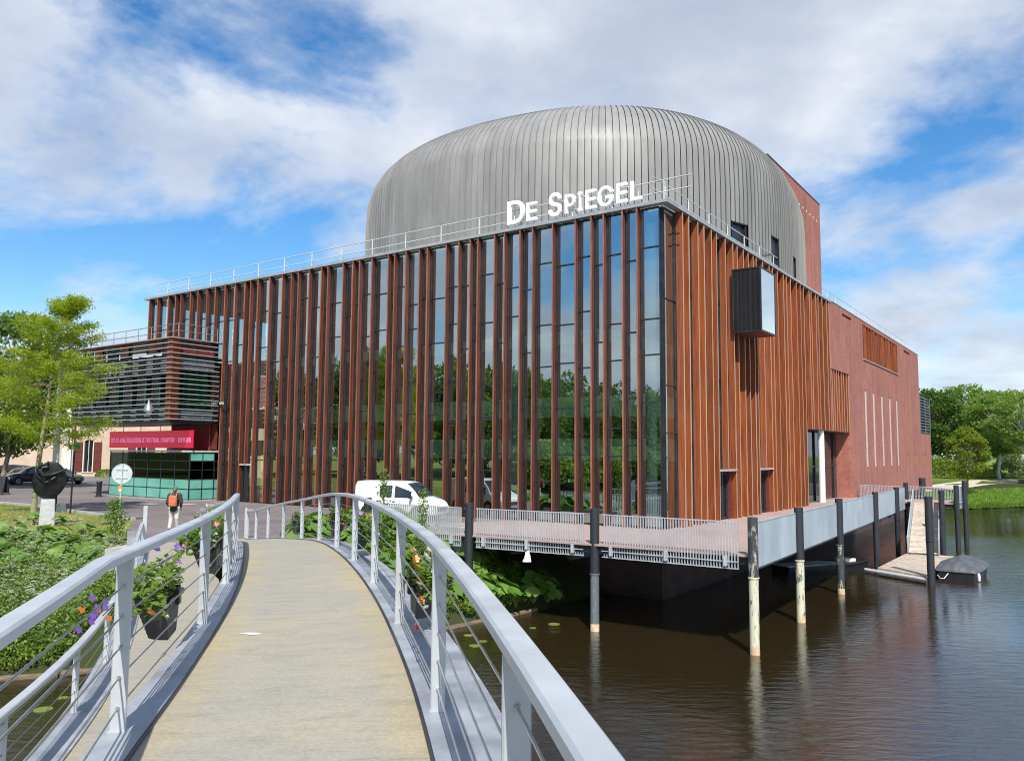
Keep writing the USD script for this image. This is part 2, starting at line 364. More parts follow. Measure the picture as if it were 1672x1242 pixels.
# brick: rows laid along the two wall directions of the building
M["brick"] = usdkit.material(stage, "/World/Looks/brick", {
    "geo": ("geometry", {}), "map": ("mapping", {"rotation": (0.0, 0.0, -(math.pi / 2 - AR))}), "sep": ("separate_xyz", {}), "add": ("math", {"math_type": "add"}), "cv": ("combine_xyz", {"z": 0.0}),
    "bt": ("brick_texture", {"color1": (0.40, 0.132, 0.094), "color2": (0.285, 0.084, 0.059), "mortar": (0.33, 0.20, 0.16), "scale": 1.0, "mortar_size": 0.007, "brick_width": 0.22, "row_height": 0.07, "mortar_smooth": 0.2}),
    "n": ("noise_texture", {"scale": 0.5, "detail": 8.0, "roughness": 0.65}), "sm": ("mapping", {"scale": (2.2, 2.2, 0.13)}), "n2": ("noise_texture", {"scale": 1.0, "detail": 5.0}), "av": ("math", {"math_type": "add"}), "mr": ("map_range", {"from_min": 0.7, "from_max": 1.3, "to_min": 0.74, "to_max": 1.18}), "hs": ("hsv", {"hue": 0.5, "saturation": 1.0, "fac": 1.0}),
    "b": ("bump", {"strength": 0.5, "distance": 0.006, "invert": True}), "p": ("principled_bsdf", {"roughness": 0.85})},
    [("geo.position", "map.vector"), ("map.vector", "sep.vector"), ("sep.x", "add.value1"), ("sep.y", "add.value2"), ("add.value", "cv.x"), ("sep.z", "cv.y"), ("cv.vector", "bt.vector"),
     ("geo.position", "n.vector"), ("geo.position", "sm.vector"), ("sm.vector", "n2.vector"), ("n.fac", "av.value1"), ("n2.fac", "av.value2"), ("av.value", "mr.value"), ("mr.result", "hs.value"), ("bt.color", "hs.color"), ("hs.color", "p.base_color"), ("bt.fac", "b.height"), ("b.normal", "p.normal")], surface="p.BSDF")

# paving of small bricks, laid flat
def paving(name, c1, c2, mortar, rot, bw, rh, vary):
    M[name] = usdkit.material(stage, "/World/Looks/" + name, {
        "geo": ("geometry", {}), "map": ("mapping", {"rotation": (0.0, 0.0, rot)}),
        "bt": ("brick_texture", {"color1": c1, "color2": c2, "mortar": mortar, "scale": 1.0, "mortar_size": 0.006, "brick_width": bw, "row_height": rh, "mortar_smooth": 0.3}),
        "n": ("noise_texture", {"scale": 0.22, "detail": 8.0, "roughness": 0.6}), "mr": ("map_range", {"from_min": 0.3, "from_max": 0.7, "to_min": 1 - vary, "to_max": 1 + vary}), "hs": ("hsv", {"hue": 0.5, "saturation": 1.0, "fac": 1.0}),
        "b": ("bump", {"strength": 0.4, "distance": 0.004, "invert": True}), "p": ("principled_bsdf", {"roughness": 0.85})},
        [("geo.position", "map.vector"), ("map.vector", "bt.vector"), ("geo.position", "n.vector"), ("n.fac", "mr.value"), ("mr.result", "hs.value"), ("bt.color", "hs.color"), ("hs.color", "p.base_color"), ("bt.fac", "b.height"), ("b.normal", "p.normal")], surface="p.BSDF")


paving("plaza_paving", (0.185, 0.155, 0.15), (0.15, 0.125, 0.125), (0.12, 0.11, 0.105), 0.6, 0.2, 0.1, 0.22)
paving("terrace_paving", (0.38, 0.28, 0.25), (0.33, 0.235, 0.205), (0.29, 0.235, 0.21), -(math.pi / 2 - AR), 0.2, 0.065, 0.12)


def glass(name, tint, base=0.10, ior=1.55, wave=0.0015):
    M[name] = usdkit.material(stage, "/World/Looks/" + name, {
        "geo": ("geometry", {}), "oi": ("object_info", {}), "n": ("noise_texture", {"scale": 0.55, "detail": 1.0}), "b": ("bump", {"strength": 1.0, "distance": wave}),
        "t": ("transparent_bsdf", {"color": tint}), "g": ("glossy_bsdf", {"color": (0.84, 0.98, 0.98), "roughness": 0.0}), "f": ("fresnel", {"IOR": ior}), "a": ("math", {"math_type": "multiply_add", "value2": 1.2, "value3": base, "use_clamp": True}), "m": ("mix_closure", {})},
        [("geo.position", "n.vector"), ("n.fac", "b.height"), ("b.normal", "g.normal"), ("f.fac", "a.value1"), ("a.value", "m.fac"), ("t.BSDF", "m.closure1"), ("g.BSDF", "m.closure2")], surface="m.closure")


glass("glass", (0.84, 1.0, 0.92), base=0.43)
glass("glass_green", (0.34, 0.74, 0.62), base=0.06)
glass("glass_dark", (0.05, 0.07, 0.085), base=0.0, ior=1.2, wave=0.0005)
glass("glass_mirror", (0.02, 0.02, 0.025), base=0.72, wave=0.0006)
glass("car_glass", (0.10, 0.12, 0.12), base=0.06, wave=0.0)


def leaf(name, cols, trans=0.35, rough=0.45):
    M[name] = usdkit.material(stage, "/World/Looks/" + name, {
        "geo": ("geometry", {}), "oi": ("object_info", {}), "ad": ("math", {"math_type": "add"}), "fr": ("math", {"math_type": "fraction"}),
        "r": ("rgb_ramp", {"ramp": [(i / (len(cols) - 1), c) for i, c in enumerate(cols)]}),
        "d": ("principled_bsdf", {"roughness": rough, "specular_ior_level": 0.35}), "t": ("translucent_bsdf", {}), "hs": ("hsv", {"hue": 0.485, "saturation": 1.1, "value": 1.5, "fac": 1.0}), "m": ("mix_closure", {"fac": trans})},
        [("geo.random_per_island", "ad.value1"), ("oi.random", "ad.value2"), ("ad.value", "fr.value1"), ("fr.value", "r.fac"), ("r.color", "d.base_color"), ("r.color", "hs.color"), ("hs.color", "t.color"), ("d.BSDF", "m.closure1"), ("t.BSDF", "m.closure2")], surface="m.closure")


leaf("leaf_locust", [(0.16, 0.25, 0.014), (0.25, 0.34, 0.02), (0.32, 0.38, 0.024), (0.19, 0.28, 0.016)], 0.45)
leaf("leaf_oak", [(0.06, 0.12, 0.02), (0.09, 0.17, 0.03), (0.115, 0.20, 0.038), (0.07, 0.14, 0.026)], 0.38)
leaf("leaf_mid", [(0.10, 0.19, 0.03), (0.145, 0.245, 0.04), (0.18, 0.275, 0.05), (0.11, 0.205, 0.036)], 0.42)
leaf("leaf_dark", [(0.025, 0.055, 0.016), (0.04, 0.08, 0.022), (0.05, 0.095, 0.026)], 0.25)
leaf("leaf_young", [(0.14, 0.21, 0.025), (0.19, 0.25, 0.03), (0.11, 0.18, 0.025)], 0.42)
leaf("leaf_butterbur", [(0.10, 0.21, 0.035), (0.14, 0.27, 0.05), (0.18, 0.30, 0.06), (0.11, 0.22, 0.04)], 0.35)
leaf("leaf_herb", [(0.085, 0.17, 0.02), (0.125, 0.22, 0.028), (0.17, 0.25, 0.04), (0.10, 0.18, 0.024)], 0.35)
leaf("leaf_pale", [(0.13, 0.20, 0.06), (0.20, 0.26, 0.10), (0.26, 0.30, 0.14), (0.15, 0.20, 0.06)], 0.3)
leaf("grass_dry", [(0.24, 0.24, 0.07), (0.32, 0.29, 0.10), (0.20, 0.24, 0.06)], 0.25)
leaf("grass_lush", [(0.10, 0.20, 0.02), (0.15, 0.27, 0.03), (0.19, 0.30, 0.04)], 0.3)
leaf("petal_white", [(0.75, 0.75, 0.68), (0.82, 0.82, 0.78)], 0.2)
leaf("petal_cream", [(0.52, 0.54, 0.40), (0.66, 0.66, 0.54)], 0.25)
leaf("petal_purple", [(0.28, 0.14, 0.62), (0.36, 0.20, 0.72)], 0.25)
leaf("petal_pink", [(0.75, 0.16, 0.20), (0.8, 0.25, 0.3)], 0.25)
leaf("petal_orange", [(0.8, 0.22, 0.04), (0.85, 0.35, 0.08), (0.8, 0.12, 0.06)], 0.25)
leaf("lily", [(0.16, 0.20, 0.04), (0.20, 0.24, 0.06)], 0.1, 0.3)

# water: murky brown, with breeze ripples that come and go in patches
M["water"] = usdkit.material(stage, "/World/Looks/water", {
    "geo": ("geometry", {}), "map": ("mapping", {"scale": (0.55, 1.5, 1.0), "rotation": (0.0, 0.0, -0.35)}),
    "n": ("noise_texture", {"scale": 2.6, "detail": 5.0, "roughness": 0.58, "distortion": 0.4}),
    "nb": ("noise_texture", {"scale": 0.05, "detail": 2.0}), "mr": ("map_range", {"from_min": 0.36, "from_max": 0.60, "to_min": 0.22, "to_max": 1.15, "clamp": True}),
    "mul": ("math", {"math_type": "multiply"}), "b": ("bump", {"strength": 1.0, "distance": 0.036}),
    "d": ("diffuse_bsdf", {"color": (0.019, 0.013, 0.0045)}), "g": ("glossy_bsdf", {"color": (0.95, 0.97, 1.0), "roughness": 0.02}), "f": ("fresnel", {"IOR": 1.85}), "mx": ("mix_closure", {})},
    [("geo.position", "map.vector"), ("map.vector", "n.vector"), ("geo.position", "nb.vector"), ("nb.fac", "mr.value"), ("n.fac", "mul.value1"), ("mr.result", "mul.value2"), ("mul.value", "b.height"), ("b.normal", "g.normal"),
     ("f.fac", "mx.fac"), ("d.BSDF", "mx.closure1"), ("g.BSDF", "mx.closure2")], surface="mx.closure")

# ground: grass that is drier in patches
M["lawn"] = usdkit.material(stage, "/World/Looks/lawn", {
    "geo": ("geometry", {}), "n": ("noise_texture", {"scale": 0.16, "detail": 9.0, "roughness": 0.65}), "r": ("rgb_ramp", {"ramp": [(0.3, (0.09, 0.14, 0.022)), (0.5, (0.17, 0.20, 0.04)), (0.68, (0.26, 0.24, 0.085))]}),
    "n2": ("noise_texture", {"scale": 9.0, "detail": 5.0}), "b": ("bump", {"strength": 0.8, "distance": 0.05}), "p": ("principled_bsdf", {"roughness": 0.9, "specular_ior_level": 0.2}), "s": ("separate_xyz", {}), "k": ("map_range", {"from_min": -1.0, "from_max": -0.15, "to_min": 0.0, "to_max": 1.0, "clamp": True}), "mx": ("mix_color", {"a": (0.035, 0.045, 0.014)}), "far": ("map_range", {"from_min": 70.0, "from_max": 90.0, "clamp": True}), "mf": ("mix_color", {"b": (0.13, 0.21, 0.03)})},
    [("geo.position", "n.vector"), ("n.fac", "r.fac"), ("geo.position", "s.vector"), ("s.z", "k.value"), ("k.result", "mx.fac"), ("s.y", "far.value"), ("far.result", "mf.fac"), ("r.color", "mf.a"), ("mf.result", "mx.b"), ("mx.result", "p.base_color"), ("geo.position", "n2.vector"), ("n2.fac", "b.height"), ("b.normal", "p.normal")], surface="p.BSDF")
pm("bank_soil", (0.035, 0.03, 0.015), (0.07, 0.075, 0.025), scale=1.5, rough=0.95, detail=8)
pm("gravel_path", (0.42, 0.36, 0.26), (0.52, 0.46, 0.35), scale=3, rough=0.9)

# bridge wearing course: sanded resin with streaks across the walking direction
M["deck_resin"] = usdkit.material(stage, "/World/Looks/deck_resin", {
    "tc": ("attribute", {"attribute": "st"}), "map": ("mapping", {"scale": (1.0, 5.0, 1.0)}), "n": ("noise_texture", {"scale": 1.7, "detail": 12.0, "roughness": 0.72, "distortion": 0.3}),
    "r": ("rgb_ramp", {"ramp": [(0.27, (0.205, 0.195, 0.17)), (0.39, (0.272, 0.26, 0.222)), (0.50, (0.305, 0.29, 0.243)), (0.72, (0.33, 0.312, 0.258))]}),
    "geo": ("geometry", {}), "g": ("noise_texture", {"scale": 42.0, "detail": 6.0, "roughness": 0.85}), "gr": ("map_range", {"from_min": 0.32, "from_max": 0.68, "to_min": 0.78, "to_max": 1.20}), "hs": ("hsv", {"hue": 0.5, "saturation": 1.0, "fac": 1.0}),
    "big": ("noise_texture", {"scale": 0.8, "detail": 4.0}), "bigr": ("rgb_ramp", {"ramp": [(0.38, (0.95, 0.95, 0.96)), (0.62, (1.06, 1.02, 0.92))]}), "ml": ("mix_color", {"blend_type": "multiply", "fac": 1.0, "use_clamp": False}),
    "sx": ("separate_xyz", {}), "e1": ("math", {"math_type": "absolute"}), "er": ("rgb_ramp", {"ramp": [(0.0, (1, 1, 1)), (0.62, (1, 1, 1)), (0.84, (1.08, 1.02, 0.88)), (1.0, (1.08, 1.0, 0.84))]}), "m2": ("mix_color", {"blend_type": "multiply", "fac": 1.0, "use_clamp": False}),
    "b": ("bump", {"strength": 0.5, "distance": 0.003}), "p": ("principled_bsdf", {"roughness": 0.85})},
    [("tc.vector", "map.vector"), ("map.vector", "n.vector"), ("n.fac", "r.fac"), ("geo.position", "g.vector"), ("g.fac", "gr.value"), ("gr.result", "hs.value"), ("r.color", "hs.color"),
     ("geo.position", "big.vector"), ("big.fac", "bigr.fac"), ("hs.color", "ml.a"), ("bigr.color", "ml.b"), ("tc.vector", "sx.vector"), ("sx.x", "e1.value1"), ("e1.value", "er.fac"), ("ml.result", "m2.a"), ("er.color", "m2.b"),
     ("m2.result", "p.base_color"), ("g.fac", "b.height"), ("b.normal", "p.normal")], surface="p.BSDF")

# ================================================================== THE SETTING: terrain, water, plaza, terrace
WZ = -3.0
fp = lambda t, off=0.0, z=0.0: C + DL * t + NL * off + np.array([0, 0, z])     # left (front) facade coordinates
rp = lambda s, off=0.0, z=0.0: C + DR * s + NR * off + np.array([0, 0, z])     # right (river) facade coordinates
shore_n = [(-420, -1500), (-260, -400), (-130, -62), (-96, -18), (-72, 7), (-52, 16.2), (-40, 18.5), (-24, 20.3), (-13.6, 22.3), (-12.4, 22.9), (-8.5, 25.0), (-5.0, 27.3), (-2.3, 29.2), (-0.9, 30.4), (0.2, 31.7), (1.2, 33.0), (2.2, 34.6), (4.2, 37.0),
           tuple(rp(3, -2)[:2]), tuple(rp(72.5, -2)[:2]), (51.0, 96.0), (54.9, 97.2), (63.5, 101.5), (78, 107), (100, 116), (150, 140), (240, 200), (420, 330), (1500, 900)]
land_n = sg.Polygon(shore_n + [(1500, 1600), (-1500, 1600), (-1500, -1500)])
shore_s = [(-240, -1500), (-160, -300), (-92, -78), (-60, -40), (-38, -22), (-8, -14.0), (10, -15), (40, -18), (75, 6), (110, 40), (170, 90), (300, 170), (1500, 700)]
land_s = sg.Polygon(shore_s + [(1500, -1500)])


def axis(lo, hi, fine, out, grow):
    a = list(np.arange(lo, hi + 1e-6, fine)); s = fine
    x = hi
    while x < out:
        s *= grow; x += s; a.append(x)
    s = fine; x = lo
    while x > -out:
        s *= grow; x -= s; a.insert(0, x)
    return np.array(a)


def bank_width(x, y):
    w = np.full(x.shape, 13.0)
    k = np.clip((x + 15.5) / 4.0, 0, 1); w = w * (1 - k) + 5.0 * k
    k = np.clip((y - 70) / 20.0, 0, 1) * (x > 30); w = w * (1 - k) + 26.0 * k
    w = np.where(y < 0, 8.0, w)
    return w


def ground_z(x, y):
    x, y = np.asarray(x, float), np.asarray(y, float)
    pts = shapely.points(x, y)
    z = np.full(x.shape, -9.0)
    for land in (land_n, land_s):
        d = shapely.distance(pts, land.boundary); inside = shapely.contains(land, pts)
        t = np.clip(d / bank_width(x, y), 0, 1)
        zi = np.where(t < 1, -2.9 + 2.9 * t ** 0.85, 0.0)
        zo = np.maximum(-6.0, -3.05 - d * 0.6)
        z = np.maximum(z, np.where(inside, zi, zo))
    far = np.clip((np.hypot(x, y) - 330) / 600, 0, 1)
    return z


gx, gy = axis(-40, 40, 0.55, 1400, 1.13), axis(-8, 62, 0.55, 1400, 1.13)
X, Y = np.meshgrid(gx, gy, indexing="ij")
Z = ground_z(X.ravel(), Y.ravel()).reshape(X.shape)
bump_ = (meshkit.fbm(np.stack([X * 0.5, Y * 0.5, X * 0], -1), 3, 5) - 0.5) * 0.25
Z = Z + np.where((Z < -0.05) & (Z > -2.6), bump_, 0)
ter = MB().sheet(np.stack([X, Y, Z], -1))
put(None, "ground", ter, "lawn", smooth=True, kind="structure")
wt = MB().sheet(np.array([[[x, y, WZ] for y in (-1400, 1400)] for x in (-1400, 1400)]))
put(None, "water", wt, "water", kind="structure")

# plaza: brick paving from the bridge end to the old houses, with the lawn's curved kerb on its left
plaza = sg.Polygon([(-13.0, 28.6), (-14.4, 31.0), (-15.8, 34.0), (-17.4, 37.9), (-18.8, 39.0), (-22.5, 42.2), (-27.0, 46.4), (-30.3, 48.4), (-40, 52.5), (-60, 58), (-120, 70), (-130, 99), (-52, 99.5), (-26, 92),
                    tuple(fp(41, -1)[:2]), tuple(fp(6, -1)[:2]), tuple(fp(7.2, 0.2)[:2]), (-1.6, 37.2), (-5.3, 35.2), (-6.6, 35.6), (-7.8, 33.0), (-8.5, 29.7)])
put(None, "plaza_paving", MB().prism(plaza, -0.5, 0.010), "plaza_paving", kind="structure")
kerb_line = [(-17.4, 37.9), (-18.8, 39.0), (-22.5, 42.2), (-27.0, 46.4), (-30.3, 48.4), (-40, 52.5), (-60, 58)]
kb = sg.LineString(kerb_line).buffer(0.09, cap_style=2)
put(None, "lawn_kerb", MB().prism(kb, -0.3, 0.13), "concrete", kind="structure")
for i, (x, y, w) in enumerate(((-20.6, 49.0, 1.5), (-18.2, 48.6, 1.2), (-22.6, 49.2, 1.1))):
    put(None, "road_marking", MB().prism(sg.Polygon([(x, y), (x + w, y - 0.25), (x + w + 0.25, y + 0.25), (x + 0.2, y + 0.5)]), 0.005, 0.014), "road_mark", kind="structure")
path = sg.LineString([(47, 108), (58, 113), (72, 125), (95, 137), (140, 160)]).buffer(2.0)
pv = trimesh.creation.triangulate_polygon(path.segmentize(1.5), engine="earcut")
pz = ground_z(pv[0][:, 0], pv[0][:, 1]) + 0.06
put(None, "footpath", (np.c_[pv[0], pz], pv[1]), "gravel_path", kind="structure")

# terrace over the water
TE = [(7.62, 26.15), (-1.62, 31.9), (-6.2, 35.1)]                                 # front edge
edge_r0, edge_r1 = np.array([7.75, 26.5, 0]), np.array([27.35, 57.0, 0])          # river edge
land_l, land_r = rp(30.9, 7.2), rp(34.6, 7.2)
terrace = sg.Polygon([TE[0], TE[1], TE[2], tuple(fp(8.3, 0.5)[:2]), tuple(fp(7.6, -0.7)[:2]), tuple(fp(0.7, -0.7)[:2]), tuple(rp(22.6, -0.7)[:2]), tuple(rp(22.6, -2)[:2]), tuple(rp(33.4, -2)[:2]), tuple(rp(33.4, -0.3)[:2]), tuple(rp(34.6, -0.3)[:2]),
                      tuple(land_r[:2]), tuple(land_l[:2]), tuple(edge_r1[:2])])
terrace = terrace.buffer(0)
put(None, "terrace", MB().prism(terrace, -0.035, 0.030), "terrace_paving", kind="structure")
put(None, "terrace_frame", MB().prism(terrace.buffer(-0.12, join_style=2), -0.30, -0.036), "black_metal", kind="structure")
beams = MB()
for s in np.arange(0.5, 31, 3.1):
    beams.bar(rp(s, -0.5, -0.52), rp(s, 4.0, -0.52), 0.25, 0.42)
for t in np.arange(1.5, 12, 2.6):
    beams.bar(fp(t, 0.0, -0.52), fp(t, 5.5, -0.52), 0.25, 0.42)
put(None, "terrace_beams", beams, "dark_steel", kind="structure")

# ================================================================== THE THEATRE
T = thing("theatre", "large theatre with rust-red timber fins, tall green glass and a ribbed grey metal dome", "theatre")
GR = -0.42
GO = -0.34                                                                          # glass lies behind the fin tips
fins_L = [40.66, 39.6, 38.22, 37.34, 36.69, 35.54, 34.66, 33.62, 32.68, 31.6, 30.51, 29.47, 28.9, 28.15, 26.98, 25.74, 24.9, 24.26, 23.25, 22.18, 21.61, 20.32, 19.5, 18.96, 17.97, 16.69, 16.22, 15.37, 14.39, 13.82, 12.5, 11.65, 10.9,
          10.41, 9.34, 8.72, 7.79, 7.04, 5.89, 4.63, 3.79, 3.14, 2.18, 1.46]
fins_R = [1.73, 2.42, 3.51, 4.26, 5.19, 5.87, 7.1, 8.18, 8.83, 9.77, 10.53, 11.37, 11.85, 13.0, 14.15, 14.76, 15.7, 16.86, 17.48, 18.33, 19.62, 20.46, 21.22, 22.51, 23.01, 24.15, 24.74, 25.77, 26.93, 27.6]
rnd = random.Random(11)
# the brick base standing in the water, floors, roof
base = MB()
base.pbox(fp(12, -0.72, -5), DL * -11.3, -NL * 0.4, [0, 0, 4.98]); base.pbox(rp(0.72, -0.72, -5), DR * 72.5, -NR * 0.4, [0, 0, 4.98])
put(T, "foundation_wall", base, "shade_dark_brick")
hall = sg.Polygon([tuple((C + DL * 41.1 - NL * 0.7)[:2]), tuple((C - NL * 0.7 - NR * 0.7)[:2]), tuple((C + DR * 28.0 - NR * 0.7)[:2]), tuple((C + DR * 28.0 + DL * 41.1)[:2])])
put(T, "hall_floor", MB().prism(hall.buffer(-0.06), -0.3, 0.06), "interior_floor")
roofp = sg.Polygon([tuple((C + DL * 41.35)[:2]), tuple(C[:2]), tuple((C + DR * 28.2)[:2]), tuple((C + DR * 28.2 + DL * 41.35)[:2])])
put(T, "roof_slab", MB().prism(roofp.buffer(-0.52, join_style=2), ZT - 0.45, ZT - 0.02), "ceiling")
ring_ = roofp.buffer(0.03, join_style=2).difference(roofp.buffer(-0.34, join_style=2))
put(T, "roof_edge", MB().prism(ring_, ZT - 0.135, ZT + 0.01) if ring_.geom_type == "Polygon" else None, "louvre_grey")
# interior: back core, mezzanines with pale fronts, round columns
def inner(d_l, d_r):  # point inside, measured behind the front facade (d_l) along ... returns corner line
    return C + DL * d_r * 1.0
core = sg.Polygon([tuple((C + DL * 39 + DR * 9.5)[:2]), tuple((C + DL * 10 + DR * 9.5)[:2]), tuple((C + DL * 7 + DR * 12.5)[:2]), tuple((C + DL * 7 + DR * 27)[:2]), tuple((C + DL * 39 + DR * 27)[:2])])
put(T, "core_wall", MB().prism(core, 0.07, ZT - 0.5), "interior_dark")
for zf, dep, d1, name in ((3.25, 1.5, 3.2, "balcony_floor"), (5.3, 2.0, 4.4, "balcony_floor"), (9.6, 6.4, 6.2, "balcony_floor")):
    slab = sg.Polygon([tuple((C + DL * 40 + DR * dep)[:2]), tuple((C + DL * dep + DR * dep)[:2]), tuple((C + DL * dep + DR * 27)[:2]), tuple((C + DL * 9 + DR * 27)[:2]), tuple((C + DL * 9 + DR * 10.5)[:2]), tuple((C + DL * 40 + DR * 10.5)[:2])])
    put(T, name, MB().prism(slab, zf - 0.28, zf), "interior_floor")
    fr = MB()
    hgt = 1.0 if zf < 6 else 0.7
    fr.pbox(C + DL * (dep - 0.06) + DR * (dep - 0.06) + [0, 0, zf - 0.35], DL * (40 - dep), DR * 0.055, [0, 0, hgt])
    fr.pbox(C + DL * (dep - 0.06) + DR * dep + [0, 0, zf - 0.35], DR * (27 - dep), DL * 0.055, [0, 0, hgt])
    put(T, "balcony_front", fr, "pale_panel")
for t, d in ((1.56, 1.6), (8.6, 0.95), (15.8, 0.95), (23.0, 0.95), (30.0, 0.95), (2.0, 9.0), (2.0, 16.0)):
    p = C + DL * t + DR * d
    put(T, "hall_column", MB().tube([p + [0, 0, 0.06], p + [0, 0, ZT - 0.5]], 0.25, 20), "column_white", smooth=40)
for t, d, h in ((3.0, 2.6, 1.2), (5.2, 2.9, 1.0), (7.5, 2.7, 1.3)):
    p = C + DL * t + DR * d
    c_ = MB(); 
    c_.tube([p + [0, 0, 8.0], p + [0, 0, 13.7]], 0.012, 5)
    c_.tube([p + [0, 0, 6.9], p + [0, 0, 7.35], p + [0, 0, 8.0]], [0.28, 0.2, 0.06], 12)
    put(T, "pendant_lamp", c_, "brass_window", smooth=50)


def make_fin(P, u, n, z0, z1, thick, depth, wood="wood"):
    """timber fin: plank standing out along n, with a pale strip on its outer edge; P on the tip plane"""
    k = 0.018
    b = MB().pbox(P - n * depth - u * thick / 2 + [0, 0, z0], u * thick, n * (depth - 0.012), [0, 0, z1 - z0])
    e = MB().pbox(P - n * 0.0125 - u * (thick / 2 - 0.004) + [0, 0, z0 + 0.01], u * (thick - 0.008), n * 0.0125, [0, 0, z1 - z0 - 0.02])
    w = MB().pbox(P - n * (depth + 0.10) - u * 0.025 + [0, 0, z0], u * 0.05, n * 0.098, [0, 0, z1 - z0])
    f = put(T, "timber_fin", b, wood)
    put(f, "edge_strip", e, "wood_edge" if wood == "wood_red" else "wood_edge_pale")
    put(f, "steel_web", w, "dark_steel")


for i, t in enumerate(fins_L):
    z0 = 11.5 if t > 41.8 else (0.02 if t < 31.9 or t > 41.6 else (0.02 if t < 32.2 else 3.2))
    th = rnd.uniform(0.07, 0.09)
    if 31.9 < t < 41.7:
        make_fin(fp(t), DL, NL, 0.02 if t < 33 else 10.2, ZT - 0.14, th, 0.22, "wood_red")
        continue
    make_fin(fp(t), DL, NL, 2.35 if 28.4 < t < 29.2 else 0.02, ZT - 0.14, th, rnd.uniform(0.21, 0.24), "wood_red")
# glazing of the front: one frame per bay with its panes
edges = [0.45] + fins_L[::-1] + [41.2]
npanes = 0
for i in range(len(edges) - 1):
    a, b = edges[i] + 0.02, edges[i + 1] - 0.02
    wdt = b - a
    z0 = 0.08 if a < 32.2 else 10.15
    z1 = ZT - 0.2
    fr = MB()
    k = 0.05
    P = lambda t, z, o=GO: fp(t, o, z)
    n_ = 6 if wdt > 0.75 else 5
    if z0 > 5:
        zs = [z0, z0 + rnd.uniform(1.2, 2.2), z1]
    else:
        zs = np.linspace(z0, z1, n_ + 1) + np.r_[0, [rnd.uniform(-0.75, 0.75) for _ in range(n_ - 1)], 0]
    for t in (a, b - k):
        fr.pbox(P(t, z0, GO - 0.05), DL * k, NL * 0.12, [0, 0, z1 - z0])
    for j, z in enumerate(zs):
        fr.pbox(P(a + k + 0.001, z - 0.03, GO - 0.04), DL * (wdt - 2 * k - 0.002), NL * 0.10, [0, 0, 0.06])
    f = put(T, "window_frame", fr, "dark_steel")
    for j in range(len(zs) - 1):
        za, zb = zs[j] + 0.031, zs[j + 1] - 0.031
        tilt = [GO + rnd.uniform(-0.004, 0.004) for _ in range(2)] + [GO + rnd.uniform(-0.006, 0.006)]
        put(f, "pane", MB().add([P(a + k + 0.003, za, tilt[0]), P(b - k - 0.003, za, tilt[1]), P(b - k - 0.003, zb, tilt[1] + tilt[2] - tilt[0]), P(a + k + 0.003, zb, tilt[2])], [[0, 3, 2, 1]]), "glass")
        npanes += 1
# corner mullion, and the door in the front facade
put(T, "corner_post", MB().pbox(C + NL * (GO - 0.06) + NR * (GO - 0.06) + [0, 0, 0.05], DL * 0.08, DR * 0.08, [0, 0, ZT - 0.24]), "dark_steel")
dd = MB().pbox(fp(28.2, -0.03, 2.32), DL * 1.25, -NL * 0.25, [0, 0, 0.08])
put(T, "door_canopy", dd, "roof_white")
dr_ = MB()
for t in (28.25, 28.82, 29.36):
    dr_.pbox(fp(t, -0.29, 0.06), DL * 0.05, NL * 0.08, [0, 0, 2.25])
put(T, "entrance_door", dr_, "dark_steel")

# river side: fins in front of a dark glazed wall
for i, s in enumerate(fins_R):
    z0 = 0.03
    if s > 22.45: z0 = 4.9
    if 5.95 < s < 8.1 or 12.0 < s < 13.9: z0 = 2.52
    make_fin(rp(s), DR, NR, z0, ZT - 0.14, rnd.uniform(0.065, 0.085), rnd.uniform(0.30, 0.34))
for s in (33.2, 32.5, 31.7, 31.0, 30.2, 29.5, 28.8, 28.2):
    make_fin(rp(s, -0.05), DR, NR, 4.95, 9.35, 0.1, 0.24)
edges = [0.45] + fins_R
for i in range(len(edges) - 1):
    a, b = edges[i] + 0.02, edges[i + 1] - 0.02
    wdt = b - a; z0 = 0.08 if a < 22.2 else 4.95; z1 = ZT - 0.2; k = 0.05
    fr = MB(); P = lambda s, z, o=GR: rp(s, o, z)
    zs = np.linspace(z0, z1, 5) + np.r_[0, [rnd.uniform(-0.9, 0.9) for _ in range(3)], 0]
    if 5.8 < a < 8.0 or 11.8 < a < 13.6:
        zs[1] = 2.46
    for t in (a, b - k):
        fr.pbox(P(t, z0, GR - 0.05), DR * k, NR * 0.12, [0, 0, z1 - z0])
    for z in zs:
        fr.pbox(P(a + k + 0.001, z - 0.03, GR - 0.04), DR * (wdt - 2 * k - 0.002), NR * 0.10, [0, 0, 0.06])
    f = put(T, "window_frame", fr, "dark_steel")
    for j in range(len(zs) - 1):
        za, zb = zs[j] + 0.031, zs[j + 1] - 0.031
        if i < 17:
            put(f, "pane", MB().add([P(a + k + 0.003, za), P(b - k - 0.003, za), P(b - k - 0.003, zb), P(a + k + 0.003, zb)], [[0, 1, 2, 3]]), "glass")
            npanes += 1
        else:
            put(f, "spandrel", MB().add([P(a + k + 0.003, za), P(b - k - 0.003, za), P(b - k - 0.003, zb), P(a + k + 0.003, zb)], [[0, 1, 2, 3]]), "dark_glass")
